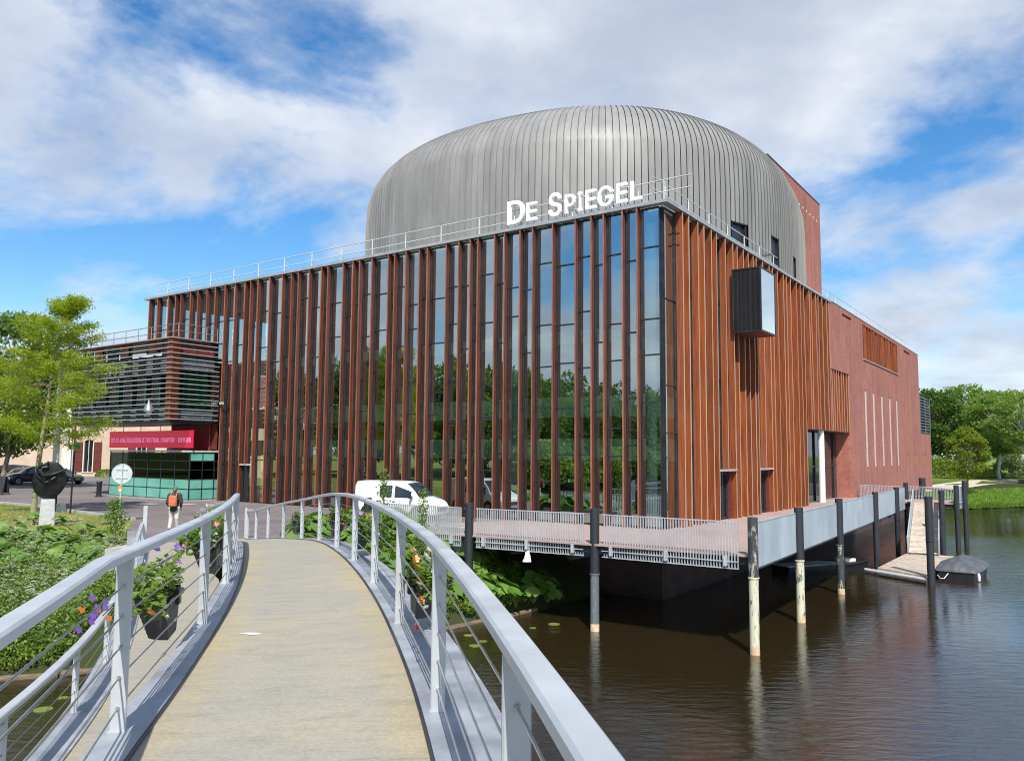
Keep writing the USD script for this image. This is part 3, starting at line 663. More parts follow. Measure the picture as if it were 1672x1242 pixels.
for s0, s1 in ((5.87, 8.18), (11.9, 14.15)):
    put(T, "door_canopy", MB().pbox(rp(s0, -0.24, 2.40), DR * (s1 - s0), NR * 0.28, [0, 0, 0.09]), "concrete")
    d = MB()
    m = (s0 + s1) / 2
    for q in (s0 + 0.1, m - 0.03, s1 - 0.55):
        d.pbox(rp(q, GR + 0.02, 0.06), DR * 0.07, NR * 0.08, [0, 0, 2.32])
    d.pbox(rp(s0 + 0.1, GR + 0.02, 0.06), DR * (s1 - s0 - 0.6), NR * 0.07, [0, 0, 0.1])
    dp = put(T, "side_door", d, "dark_steel")
    put(dp, "door_reveal", MB().pbox(rp(s1 - 0.5, GR + 0.02, 0.06), DR * 0.06, NR * 0.26, [0, 0, 2.32]), "shutter_red")
# portal recess with its white column
rec = MB()
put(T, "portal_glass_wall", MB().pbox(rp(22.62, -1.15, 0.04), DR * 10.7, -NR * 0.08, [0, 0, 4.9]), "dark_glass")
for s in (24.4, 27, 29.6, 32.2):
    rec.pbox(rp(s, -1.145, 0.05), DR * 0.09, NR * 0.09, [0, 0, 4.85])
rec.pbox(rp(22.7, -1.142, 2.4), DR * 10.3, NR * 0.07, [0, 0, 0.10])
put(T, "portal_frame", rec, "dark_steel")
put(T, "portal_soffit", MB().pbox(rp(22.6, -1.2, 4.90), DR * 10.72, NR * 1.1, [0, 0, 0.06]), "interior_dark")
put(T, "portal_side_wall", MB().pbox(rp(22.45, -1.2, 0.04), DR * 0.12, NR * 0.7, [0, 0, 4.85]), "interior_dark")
pc = rp(25.9, -0.35)
put(T, "portal_column", MB().tube([pc + [0, 0, 0.03], pc + [0, 0, 4.9]], 0.21, 24), "column_white", smooth=40)
# brick wing
def holes(u0, u1, z0, z1, hs):
    return sg.Polygon([(u0, z0), (u1, z0), (u1, z1), (u0, z1)], [[(a, c), (b, c), (b, d), (a, d)] for a, b, c, d in hs])
slits = [(a, a + 0.85, 2.3, 8.55) for a in (38.6, 41.75, 45.3, 48.9, 52.3)]
sq = [(57.7, 58.6, 2.38, 3.42), (62.0, 62.9, 2.38, 3.42), (65.2, 65.7, 2.38, 3.42), (66.3, 66.8, 2.38, 3.42), (67.4, 67.9, 2.38, 3.42)]
sq = [(57.7, 58.6, 2.38, 3.42), (62.0, 62.9, 2.38, 3.42), (66.7, 67.6, 2.38, 3.42), (68.6, 69.5, 2.38, 3.42), (70.4, 71.3, 2.38, 3.42)]
strip = (38.5, 54.0, 11.1, 13.95)
pads = [(31.6, 34.6, 13.66, 13.86), (57.5, 61, 13.7, 13.9)]
wall = holes(27.75, 68.3, 4.93, 14.24, [(a, b, max(c, 4.9), d) for a, b, c, d in slits] + [strip] + pads)
full = sg.Polygon([(27.75, 9.36), (33.35, 9.36), (33.35, 0.02), (33.35, -0.3), (73.4, -0.3), (73.4, 5.7), (66.2, 5.7), (66.2, 14.24), (27.75, 14.24)])
for h in slits + sq + [strip] + pads:
    full = full.difference(sg.box(h[0], h[2], h[1], h[3]))
bw = MB().wallprism(full, rp(0, -0.02), DR, NR, 0.42)
bw.pbox(rp(27.8, -0.46, 9.4), DR * 38.36, -NR * 14, [0, 0, 4.78])
bw.pbox(rp(33.36, -0.46, -0.3), DR * 32.8, -NR * 14, [0, 0, 9.68])
bw.pbox(rp(66.2, -0.46, -0.3), DR * 7.15, -NR * 8, [0, 0, 5.98])
BW = put(T, "brick_wing", bw, "brick")
put(BW, "coping", MB().pbox(rp(27.9, -14.4, 14.25), DR * 38.35, NR * 14.41, [0, 0, 0.07]), "panel_grey")
put(BW, "recess_wall", MB().pbox(rp(33.335, -1.14, 0.03), DR * 0.02, NR * 0.71, [0, 0, 4.88]), "brick")
for h in slits:
    w = MB().pbox(rp(h[0] + 0.02, -0.40, h[2] + 0.02), DR * (h[1] - h[0] - 0.04), NR * 0.335, [0, 0, h[3] - h[2] - 0.04])
    put(BW, "slit_window", w, "slit_grey")
for h in sq:
    put(BW, "small_window", MB().pbox(rp(h[0] + 0.02, -0.38, h[2] + 0.02), DR * (h[1] - h[0] - 0.04), NR * 0.31, [0, 0, h[3] - h[2] - 0.04]), "brass_window")
sw = put(BW, "louvred_window", MB().pbox(rp(strip[0] + 0.02, -0.44, strip[2] + 0.02), DR * (strip[1] - strip[0] - 0.04), NR * 0.05, [0, 0, strip[3] - strip[2] - 0.04]), "dark_glass")
put(sw, "sill", MB().pbox(rp(strip[0] - 0.05, -0.40, strip[2] - 0.06), DR * (strip[1] - strip[0] + 0.1), NR * 0.46, [0, 0, 0.06]), "panel_grey")
for q in np.linspace(strip[0] + 0.3, strip[1] - 0.3, 17):
    q += rnd.uniform(-0.2, 0.2)
    put(sw, "louvre_board", MB().pbox(rp(q, -0.36, strip[2] + 0.03), DR * 0.11, NR * 0.37, [0, 0, strip[3] - strip[2] - 0.06]), "wood")
# grille hung on the far corner of the wing
GRL = put(T, "vent_grille", MB().pbox(rp(66.25, -0.45, 5.72), DR * 7.0, -NR * 5, [0, 0, 4.15]), "interior_dark")
for k in range(13):
    put(GRL, "grille_slat", MB().pbox(rp(66.24, -0.44, 5.80 + 0.32 * k), DR * 7.12, NR * 0.40, [0, 0, 0.13]), "pole_sleeve_grey")
for s in (66.24, 69.7, 73.2):
    put(GRL, "grille_post", MB().pbox(rp(s, -0.03, 5.74), DR * 0.14, NR * 0.06, [0, 0, 4.1]), "pole_sleeve_grey")

# fly tower
ft = MB()
A = np.array([19.36, 60.14, 0]); B = np.array([28.02, 72.53, 0]); tdir = (B - A) / np.linalg.norm(B - A); tn = np.array([tdir[1], -tdir[0], 0])
ft.pbox(A + [0, 0, ZT - 0.5], B - A, -tn * 17, [0, 0, 26 - ZT + 0.5])
FT = put(T, "fly_tower", ft, "brick")
put(FT, "tower_coping", MB().pbox(A + [0, 0, 26.0] + tn * 0.03, B - A + tdir * 0.03, -tn * 17.06, [0, 0, 0.1]), "dark_steel")
for k in range(7):
    q = A + (B - A) * (0.48 + 0.072 * k)
    put(FT, "tower_vent", MB().pbox(q + tn * 0.02 + [0, 0, 24.25 - 0.02 * k], tdir * 0.22, -tn * 0.05, [0, 0, 0.2]), "roof_white")

# ribbed metal dome
cx, cy, da, db, dph, dn, dz0, dh, dm, dsx, dsy, dtx, dty = 6.23, 61.405, 15.145, 18.475, -0.444, 2.372, 18.838, 7.442, 2.26, 1.034, 3.522, 0.009, -0.024


def dome_ring(th, r, z=None, grow=0.0):
    c, s = np.cos(th), np.sin(th)
    k = (np.abs(c / (da + grow)) ** dn + np.abs(s / (db + grow)) ** dn) ** (-1 / dn)
    R0 = np.stack([c * k, s * k], -1) @ np.array([[math.cos(dph), math.sin(dph)], [-math.sin(dph), math.cos(dph)]])
    X = R0 * r + np.array([cx + dsx * (1 - r), cy + dsy * (1 - r)])
    zz = (dz0 + dh * max(0.0, 1 - r ** dm) ** (1 / dm) + (X - [cx, cy]) @ np.array([dtx, dty])) if z is None else np.full(len(th), z)
    return np.concatenate([X, np.asarray(zz)[:, None]], -1)


rr = np.sin(np.linspace(math.pi / 2, 0.0, 17)[:-1] ** 1.0)
rr = np.r_[rr, 0.045]
fine = np.linspace(0, 2 * math.pi, 2881)
loop = dome_ring(fine, 1.0, 14.0)
arc = np.r_[0, np.cumsum(np.linalg.norm(np.diff(loop[:, :2], axis=0), axis=1))]
NP = 280
tc = np.interp(np.arange(NP) / NP * arc[-1], arc, fine)
inner_ = []
th64 = np.linspace(0, 2 * math.pi, 97)[:-1]
secs = [dome_ring(th64, 0.992, ZT - 0.4), dome_ring(th64, 0.992, 18.6)] + [dome_ring(th64, r) * [1, 1, 1] - [0, 0, 0.12] for r in rr * 0.992]
DM = put(T, "dome", MB().sweep(secs), "dark_steel")
DC = np.array([cx, cy])
# windows let into the dome (they cut the panels they meet)
def ring_point(px_th, z):
    return dome_ring(np.array([px_th]), 1.0, z)[0]


dome_win = []
for target, wd, z0, z1 in (((12.60, 46.05), 1.25, 14.3, 16.45), ((15.6, 48.75), 1.1, 14.3, 16.4), ((18.1, 51.9), 1.0, 14.3, 16.0), ((-0.3, 44.9), 2.8, 14.2, 15.15), ((3.2, 43.9), 1.5, 14.2, 15.0), ((-5.8, 48.6), 3.0, 14.2, 14.9)):
    k = np.argmin(np.hypot(loop[:, 0] - target[0], loop[:, 1] - target[1]))
    dome_win.append((arc[k], wd, z0, z1, fine[k]))
for i in range(NP):
    t0, t1 = tc[i], (tc[(i + 1) % NP] if i < NP - 1 else 2 * math.pi)
    g = (t1 - t0)
    ths = np.array([t0 + g * 0.042, t0 + g * 0.048, t0 + g * 0.10, t0 + g * 0.106, t0 + g * 0.5, t0 + g * 0.958])
    amid = (i + 0.5) / NP * arc[-1]
    zb = ZT - 0.03
    for (aw, wd, w0, w1, _) in dome_win:
        if abs(amid - aw) < wd / 2:
            zb = w1 + 0.02
    lv = [(1.0, zb), (1.0, (zb + 18.0) / 2), (1.0, 18.3)] + [(r, None) for r in rr]
    rows = []
    mid = dome_ring(np.array([(t0 + t1) / 2]), 1.0, 0.0)[0][:2] - DC
    out = np.array([mid[0], mid[1], 0]) / np.linalg.norm(mid)
    for r, z in lv:
        if z is None and r == 1.0:
            continue
        R = dome_ring(ths, r, z)
        lift = np.array([0, 0.05, 0.05, 0.0, 0.0, 0])
        nrm = out * (1.0 if z is not None else r ** 2) + np.array([0, 0, 0.0 if z is not None else math.sqrt(max(0.0, 1 - r ** 4))])
        rows.append(R + lift[:, None] * nrm)
    put(DM, "seam_panel", MB().sheet(np.array(rows)[::-1]), "zinc", smooth=32)
for aw, wd, w0, w1, th_ in dome_win:
    p = dome_ring(np.array([th_]), 1.0, w0)[0]; q = dome_ring(np.array([th_ + 0.01]), 1.0, w0)[0]
    u = (q - p) / np.linalg.norm(q - p); n = np.array([u[1], -u[0], 0])
    if np.dot(n[:2], p[:2] - DC) < 0: n = -n
    fr = MB()
    fr.pbox(p - u * wd / 2 - n * 0.5, u * 0.06, n * 0.48, [0, 0, w1 - w0]); fr.pbox(p + u * (wd / 2 - 0.06) - n * 0.5, u * 0.06, n * 0.48, [0, 0, w1 - w0])
    fr.pbox(p - u * wd / 2 - n * 0.5 + [0, 0, w1 - w0 - 0.06], u * wd, n * 0.52, [0, 0, 0.06])
    f = put(DM, "dome_window", fr, "dark_steel")
    put(DM, "dome_window_pane", MB().pbox(p - u * (wd / 2 - 0.07) - n * 0.16, u * (wd - 0.14), -n * 0.03, [0, 0, w1 - w0 - 0.08]), "dark_glass")
put(T, "roof_plant", MB().pbox(rp(4.0, -2.6, ZT + 0.0), DR * 1.6, -NR * 1.0, [0, 0, 1.05]), "roof_white")

# projecting mirrored window on the river side
mw = MB(); m0, m1, z0, z1 = 7.9, 10.25, 9.35, 12.62; off = 1.5
for a in (m0, m1 - 0.07):
    for o in (0.0, off - 0.07):
        mw.pbox(rp(a, o, z0), DR * 0.07, NR * 0.07, [0, 0, z1 - z0])
for z in (z0, z1 - 0.08):
    mw.pbox(rp(m0 + 0.071, off - 0.07, z), DR * (m1 - m0 - 0.142), NR * 0.07, [0, 0, 0.08])
    for a in (m0, m1 - 0.07):
        mw.pbox(rp(a, 0.071, z), DR * 0.07, NR * (off - 0.142), [0, 0, 0.08])
for o in (0.45, 0.95):
    mw.pbox(rp(m0 + 0.01, o, z0 + 0.08), DR * 0.05, NR * 0.04, [0, 0, z1 - z0 - 0.16])
MW = put(T, "oriel_window", mw, "dark_steel")
put(MW, "oriel_base", MB().pbox(rp(m0 + 0.075, 0.02, z0 - 0.0), DR * (m1 - m0 - 0.15), NR * (off - 0.1), [0, 0, 0.05]), "shutter_red")
put(MW, "oriel_roof", MB().pbox(rp(m0 + 0.075, 0.02, z1 - 0.05), DR * (m1 - m0 - 0.15), NR * (off - 0.1), [0, 0, 0.04]), "dark_steel")
put(MW, "mirror_pane", MB().pbox(rp(m0 + 0.07, off - 0.045, z0 + 0.08), DR * (m1 - m0 - 0.14), NR * 0.02, [0, 0, z1 - z0 - 0.16]), "glass_mirror")
put(MW, "side_pane", MB().pbox(rp(m0 + 0.028, 0.08, z0 + 0.08), DR * 0.012, NR * (off - 0.16), [0, 0, z1 - z0 - 0.16]), "dark_glass")
put(MW, "back_panel", MB().pbox(rp(m0 + 0.1, 0.03, z0 + 0.08), DR * (m1 - m0 - 0.2), NR * 0.02, [0, 0, z1 - z0 - 0.16]), "interior_dark")

# louvred box over the entrance
b0, b1, bo, bz0, bz1 = 31.85, 44.6, 3.45, 4.92, 10.25
core_ = MB()
core_.pbox(fp(b0 + 0.55, bo - 0.75, bz0 + 0.02), DL * (b1 - b0 - 0.9), -NL * 0.12, [0, 0, 0.45]); core_.pbox(fp(b0 + 0.55, bo - 0.75, 9.2), DL * (b1 - b0 - 0.9), -NL * 0.12, [0, 0, 0.12])
core_.pbox(fp(b0 + 0.02, -0.3, bz0 - 0.02), DL * (b1 - b0), NL * (bo + 0.25), [0, 0, 0.16])
core_.pbox(fp(b0 + 0.35, -0.6, 9.15), DL * (b1 - b0 - 0.6), NL * (bo - 0.2), [0, 0, 0.12])
core_.pbox(fp(b0 + 1.2, -3.4, bz0 + 0.15), DL * (b1 - b0 - 2), NL * 3.0, [0, 0, 4.0])
LB = put(T, "louvred_box", core_, "dark_steel")
put(LB, "spandrel", MB().pbox(fp(b0 + 0.5, bo - 0.68, bz0 + 0.16), DL * (b1 - b0 - 0.7), -NL * 0.04, [0, 0, 0.95]), "pole_sleeve_grey")
put(LB, "spandrel", MB().pbox(fp(b0 + 0.5, bo - 0.68, 8.05), DL * (b1 - b0 - 0.7), -NL * 0.04, [0, 0, 1.15]), "pole_sleeve_grey")
put(LB, "spandrel", MB().pbox(fp(b0 + 0.50, 0.1, bz0 + 0.16), NL * (bo - 0.9), -DL * 0.04, [0, 0, 0.8]), "pole_sleeve_grey")
put(LB, "spandrel", MB().pbox(fp(b0 + 0.50, 0.1, 8.3), NL * (bo - 0.9), -DL * 0.04, [0, 0, 0.9]), "pole_sleeve_grey")
cols = np.linspace(b0 + 0.55, b1 - 0.3, 8)
for i, t in enumerate(cols[:-1]):
    put(LB, "window_pane", MB().pbox(fp(t + 0.17, bo - 0.70, bz0 + 1.14), DL * (cols[i + 1] - t - 0.19), -NL * 0.015, [0, 0, 2.0]), "glass_green")
    if True:
        put(LB, "blind", MB().pbox(fp(t + 0.3, bo - 1.2, bz0 + 1.14), DL * (cols[i + 1] - t - 0.5), -NL * 0.03, [0, 0, (0.9, 1.3, 1.75, 1.2, 1.9, 1.0, 1.6)[i]]), "green_panel")
    put(LB, "window_pane", MB().pbox(fp(t + 0.17, bo - 0.70, bz0 + 3.15), DL * (cols[i + 1] - t - 0.19), -NL * 0.015, [0, 0, 1.1]), "dark_glass")
put(LB, "window_pane", MB().pbox(fp(b0 + 0.52, 0.3, bz0 + 0.98), NL * (bo - 1.15), DL * 0.015, [0, 0, 2.38]), "glass_green")
put(LB, "blind", MB().pbox(fp(b0 + 1.0, 0.3, bz0 + 0.98), NL * 1.5, DL * 0.02, [0, 0, 2.2]), "green_panel")
for t in cols:
    put(LB, "mullion", MB().pbox(fp(t, bo - 0.62, bz0 + 0.15), DL * 0.16, NL * 0.42, [0, 0, 4.2 if t > 33 else 5.0]), "interior_dark")
for i, t in enumerate(cols[:-1]):
    if i in (1, 2):
        continue
    put(LB, "upper_panel", MB().pbox(fp(t + 0.17, bo - 0.70, 9.22), DL * (cols[i + 1] - t - 0.19), -NL * 0.03, [0, 0, 0.98]), "interior_dark" if i > 2 else "shutter_red")
put(LB, "upper_panel", MB().pbox(fp(b0 + 0.52, 0.1, 9.22), NL * (bo - 0.95), DL * 0.03, [0, 0, 0.98]), "shutter_red")
put(LB, "timber_corner_post", MB().pbox(fp(b0 + 0.02, bo - 0.62, bz0 + 0.15), DL * 0.5, NL * 0.6, [0, 0, 5.25]), "wood")
for t in cols[1::2]:
    put(LB, "timber_board", MB().pbox(fp(t + 0.3, bo - 0.5, 9.4), DL * 0.9, -NL * 0.05, [0, 0, 0.85]), "wood")
put(LB, "timber_board", MB().pbox(fp(b0 + 0.3, bo - 0.46, 10.2), DL * (b1 - b0 - 0.6), NL * 0.42, [0, 0, 0.10]), "wood")
nl = 17
for i in range(nl):
    z = bz0 + 0.22 + (bz1 - bz0 - 0.25) * i / (nl - 1)
    l = MB()
    l.pbox(fp(b0 - 0.02, bo + 0.0, z), DL * (b1 - b0 + 0.04), NL * 0.09, [0, 0, 0.055])
    l.pbox(fp(b0 - 0.02, 0.05, z), NL * (bo - 0.052), -DL * 0.09, [0, 0, 0.055])
    put(LB, "louvre", l, "louvre_grey")
rl = MB()
for z in (11.2, 10.75):
    rl.tube([fp(b1 + 2.5, bo - 0.5, z), fp(b0 + 0.15, bo - 0.5, z)], 0.025, 6); rl.tube([fp(b0 + 0.15, bo - 0.5, z), fp(b0 + 0.15, 0.1, z)], 0.025, 6)
LR = put(T, "balcony_rail", rl, "stainless", smooth=50)
for t in np.arange(b0 + 0.15, b1 + 2.5, 1.55):
    put(LR, "rail_post", MB().tube([fp(t, bo - 0.5, 10.3), fp(t, bo - 0.5, 11.2)], 0.025, 6), "stainless")
for o in (0.15, 0.95, 1.75):
    put(LR, "rail_post", MB().tube([fp(b0 + 0.15, o, 10.2), fp(b0 + 0.15, o, 11.2)], 0.025, 6), "stainless")
put(LB, "roof_deck", MB().pbox(fp(b0 + 0.2, -0.4, 10.26), DL * (b1 - b0 - 0.2), NL * (bo - 0.1), [0, 0, 0.05]), "dark_steel")

# glass pavilion under the box
pv0, pv1, po, pz = 32.0, 41.6, 1.8, 3.12
fr = MB()
rowz = [0.12, 0.78, 1.40, 1.99, 2.55, 3.06]
ncol = 6
cw = (pv1 - pv0) / ncol
for k in range(ncol + 1):
    fr.pbox(fp(pv0 + cw * k - 0.025, po - 0.06, 0.02), DL * 0.05, NL * 0.065, [0, 0, pz])
for z in rowz:
    fr.pbox(fp(pv0 + 0.03, po - 0.055, z - 0.025), DL * (pv1 - pv0 - 0.06), NL * 0.05, [0, 0, 0.05])
    fr.pbox(fp(pv0 - 0.02, -0.3, z - 0.025), NL * (po + 0.24), DL * 0.05, [0, 0, 0.05])
for o in (0.0, 0.85):
    fr.pbox(fp(pv0 - 0.03, o, 0.02), NL * 0.05, DL * 0.055, [0, 0, pz])
PV = put(T, "glass_pavilion", fr, "dark_steel")
put(PV, "pavilion_roof", MB().pbox(fp(pv0 - 0.05, -0.4, pz + 0.0), DL * (pv1 - pv0 + 0.1), NL * (po + 0.45), [0, 0, 0.10]), "roof_white")
put(PV, "pavilion_plinth", MB().pbox(fp(pv0 - 0.03, -0.4, 0.012), DL * (pv1 - pv0 + 0.06), NL * (po + 0.42), [0, 0, 0.09]), "concrete")
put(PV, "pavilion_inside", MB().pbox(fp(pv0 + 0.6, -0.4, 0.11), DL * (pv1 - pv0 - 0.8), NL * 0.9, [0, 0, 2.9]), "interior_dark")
for r in range(5):
    za, zb = rowz[r] + 0.026, rowz[r + 1] - 0.026
    for k in range(ncol):
        a = pv0 + cw * k + 0.026
        put(PV, "pavilion_pane", MB().add([fp(a, po - 0.02, za), fp(a + cw - 0.052, po - 0.02, za), fp(a + cw - 0.052, po - 0.02, zb), fp(a, po - 0.02, zb)], [[0, 3, 2, 1]]), "green_panel" if r < 2 else "glass_dark")
        npanes += 1
    for o0, o1 in ((-0.28, 0.0), (0.05, 0.85), (0.9, po - 0.06)):
        put(PV, "pavilion_pane", MB().add([fp(pv0 + 0.0, o0, za), fp(pv0, o1, za), fp(pv0, o1, zb), fp(pv0, o0, zb)], [[0, 1, 2, 3]]), "green_panel" if r < 2 or (r == 4 and o0 > 0) else "glass_dark")
        npanes += 1
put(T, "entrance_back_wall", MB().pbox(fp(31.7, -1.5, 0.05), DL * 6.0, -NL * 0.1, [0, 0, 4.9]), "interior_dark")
put(T, "entrance_side_wall", MB().pbox(fp(32.1, -0.2, 3.3), DL * 5.2, NL * 0.1, [0, 0, 1.6]), "shutter_red")

# roof railings
def railing(p0, p1, n, name):
    r = MB(); p0, p1 = np.asarray(p0), np.asarray(p1)
    for z in (0.45, 0.98):
        r.tube([p0 + [0, 0, z], p1 + [0, 0, z]], 0.028, 6)
    R = put(T, name, r, "roof_white", smooth=50)
    for k in range(n):
        q = p0 + (p1 - p0) * (k + 0.5) / n
        b = MB().tube([q, q + [0, 0, 0.98]], 0.03, 6)
        d = (p1 - p0) / np.linalg.norm(p1 - p0); s = np.array([d[1], -d[0], 0])
        b.tube([q + [0, 0, 0.45], q + s * 0.5 * np.sign(np.dot(s[:2], -C[:2] + np.array([0, 60]))) + [0, 0, 0.0]], 0.02, 5)
        put(R, "rail_post", b, "roof_white", smooth=50)


railing(fp(40.2, -0.35, ZT), fp(-1.0, -0.35, ZT), 16, "roof_rail")
railing(rp(-0.3, -0.5, ZT), rp(20.5, -0.5, ZT), 8, "roof_rail")
railing(rp(28.4, -0.6, ZT + 0.06), rp(64.0, -0.6, ZT + 0.06), 14, "roof_rail")
put(T, "security_camera", MB().pbox(fp(31.9, 0.03, 6.2), DL * 0.5, NL * 0.14, [0, 0, 0.16]).pbox(fp(31.2, 0.03, 6.22), DL * 0.3, NL * 0.14, [0, 0, 0.14]), "sign_back")

# ------------------------------------------------------------------ signs on the building
def lettering(word, height, depth, origin, u, n, w=None, bold=True):
    m = meshkit.text_mesh(word, height, depth, bold=bold)
    v = np.array(m.vertices); v[:, 0] -= v[:, 0].min()
    sx = 1.0 if w is None else w / (v[:, 0].max() - v[:, 0].min())
    V = np.asarray(origin) + np.outer(v[:, 0] * sx, u) + np.outer(v[:, 1], [0, 0, 1.0]) + np.outer(v[:, 2], n)
    f = np.array(m.faces)
    mm = trimesh.Trimesh(V, f, process=False)
    if mm.volume < 0:
        f = f[:, ::-1]
    return (V, f)


SG = thing("rooftop_sign", "white raised letters reading DE SPIEGEL along the roof edge", "sign")
posx = [(832, "D", 1.02), (864, "E", 0.74), (897, "S", 1.02), (922, "P", 0.78), (946, "I", 0.74), (958, "E", 0.74), (976, "G", 0.80), (1007, "E", 0.80), (1031, "L", 0.80)]
tpos = [8.65, 7.49, 6.20, 5.28, 4.56, 4.16, 3.50, 2.52, 1.82]
wid = [1.03, 0.60, 0.72, 0.58, 0.22, 0.56, 0.80, 0.54, 0.56]
hts = [1.12, 0.87, 1.08, 0.87, 0.87, 0.88, 0.89, 0.88, 0.86]
for (x, ch, h), t, w, h2 in zip(posx, tpos, wid, hts):
    put(SG, "letter", lettering(ch, h2, 0.12, fp(t, -0.22, ZT + 0.26), -DL, NL, w), "white_paint", label="letter " + ch)
fr = MB()
fr.bar(fp(8.4, -0.30, ZT + 0.10), fp(1.0, -0.30, ZT + 0.10), 0.05, 0.08)
for t in tpos:
    fr.bar(fp(t - 0.3, -0.32, ZT), fp(t - 0.3, -0.32, ZT + 0.7), 0.04, 0.04, upv=(1, 0, 0)); fr.bar(fp(t - 0.35, -0.34, ZT + 0.6), fp(t - 0.35, -1.0, ZT + 0.0), 0.03, 0.03)
put(SG, "support_frame", fr, "galvanised")

BN = thing("banner_sign", "long red banner with pale programme lettering above the glass pavilion", "banner")
bn = MB().pbox(fp(31.75, 1.72, 3.38), DL * 10.1, NL * 0.06, [0, 0, 1.12])
put(BN, "panel", bn, "banner_red")
put(BN, "lettering", lettering("DO 19 JUN | DELUSION II THE FINAL CHAPTER - OXYGEN", 0.30, 0.012, fp(41.6, 1.781, 3.74), -DL, NL, 9.6, bold=False), "lettering_pink")
br = MB()
for t in (33.2, 35.6, 38.0, 40.2):
    br.tube([fp(t, 1.70, 4.0), fp(t, 1.70, 4.93)], 0.02, 6)
put(BN, "hanger", br, "dark_steel")

# ================================================================== THE FOOTBRIDGES
ry = np.array([-16, -9, -4, 0, 2.4, 4.88, 7.49, 9.99, 12.28, 14.71, 17.7, 20.2, 22.6, 25.0, 27.4, 29.9])
rx = np.array([1.25, 1.2, 0.85, 0.37, 0.02, -0.42, -1.0, -1.65, -2.33, -3.11, -4.12, -5.14, -6.26, -7.39, -8.5, -9.62])
rz = np.array([0.4, 1.3, 1.62, 1.69, 1.69, 1.68, 1.645, 1.61, 1.575, 1.49, 1.29, 1.06, 0.82, 0.56, 0.28, 0.05])
RX, RZ = PchipInterpolator(ry, rx), PchipInterpolator(ry, rz)


def bridge_line(off, ys, dz=0.0):
    """points along the main bridge, off metres to the left of its right-hand rail"""
    ys = np.asarray(ys, float)
    if off > 1.4:                                                      # the left side draws in a little near the crown
        off = off - 0.12 * np.clip(4.4 - ys, 0, 3.5)
    x, z = RX(ys), RZ(ys)
    dx = (RX(np.clip(ys + 0.05, -16, 29.9)) - RX(np.clip(ys - 0.05, -16, 29.9))) / (np.clip(ys + 0.05, -16, 29.9) - np.clip(ys - 0.05, -16, 29.9))
    L = np.sqrt(1 + dx * dx)
    return np.stack([x - off / L, ys + off * dx / L, z + dz], -1)


def strip_solid(ys, o0, o1, z0, z1, line=bridge_line):
    a, b = line(o0, ys, z1), line(o1, ys, z1); c, d = line(o1, ys, z0), line(o0, ys, z0)
    return MB().sweep(np.stack([a, b, c, d], 1))


def rail_sweep(ys, off, z0, w, h, line=bridge_line):
    k = 0.010
    prof = [(-w / 2, k), (-w / 2, h - k), (-w / 2 + k, h), (w / 2 - k, h), (w / 2, h - k), (w / 2, k), (w / 2 - k, 0), (-w / 2 + k, 0)]
    return MB().sweep(np.stack([line(off + a, ys, z0 + b) for a, b in prof], 1))


WID = 1.72
ys = np.linspace(-15.9, 29.8, 150)
BR = thing("footbridge", "curved light grey steel footbridge with a sand-coloured deck and wire railings", "footbridge")
# deck with its own coordinates across (-1..1) and along
dl, drr = bridge_line(WID - 0.15, ys, 0.0), bridge_line(0.10, ys, 0.0)
cols_ = np.linspace(0, 1, 9)
G_ = np.stack([dl * (1 - c) + drr * c for c in cols_], 1)
mb = MB().sheet(G_)
arcl = np.r_[0, np.cumsum(np.linalg.norm(np.diff(G_[:, 4], axis=0), axis=1))]
uv = np.stack([np.tile(cols_ * 2 - 1, len(ys)), np.repeat(arcl, 9)], -1)
p_ = path_for("deck_surface", BR)
tm_ = mb.mesh()
nf = np.array(tm_.faces)
if trimesh.Trimesh(tm_.vertices, nf, process=False).face_normals[:, 2].mean() < 0:
    nf = nf[:, ::-1]
usdkit.mesh(stage, p_, (np.array(tm_.vertices), nf), M["deck_resin"], False, uv=uv)
put(BR, "deck_girder", strip_solid(ys, 0.02, WID - 0.02, -0.36, -0.012), "bridge_plate")
put(BR, "edge_plate", strip_solid(ys, -0.36, 0.085, -0.075, 0.022), "bridge_plate")
put(BR, "edge_plate", strip_solid(ys, WID - 0.135, WID + 0.07, -0.075, 0.022), "bridge_plate")
put(BR, "edge_seal", strip_solid(ys, 0.086, 0.104, -0.03, 0.012), "dark_steel")
put(BR, "edge_seal", strip_solid(ys, WID - 0.154, WID - 0.136, -0.03, 0.012), "dark_steel")
put(BR, "side_fascia", strip_solid(ys, -0.34, -0.02, -0.30, -0.08), "bridge_plate")
RH = 0.93
# handrails in lengths with a small joint between them
def rail_lengths(parent, y0, y1, off, zr, w, h, line, cuts, mat="bridge_paint"):
    b = [y0] + [c for c in cuts if y0 < c < y1] + [y1]
    for i in range(len(b) - 1):
        yy = np.linspace(b[i] + (0.003 if i else 0), b[i + 1] - 0.003, max(4, int((b[i + 1] - b[i]) / 0.15)))
        put(parent, "handrail", rail_sweep(yy, off, zr, w, h, line), mat, smooth=25)


rail_lengths(BR, -15.8, 29.75, 0.0, RH, 0.088, 0.052, bridge_line, [2.25, 5.7, 10.6, 18, 24])
rail_lengths(BR, -15.8, 29.2, WID, RH, 0.088, 0.052, bridge_line, [1.0, 4.55, 11, 18, 24])


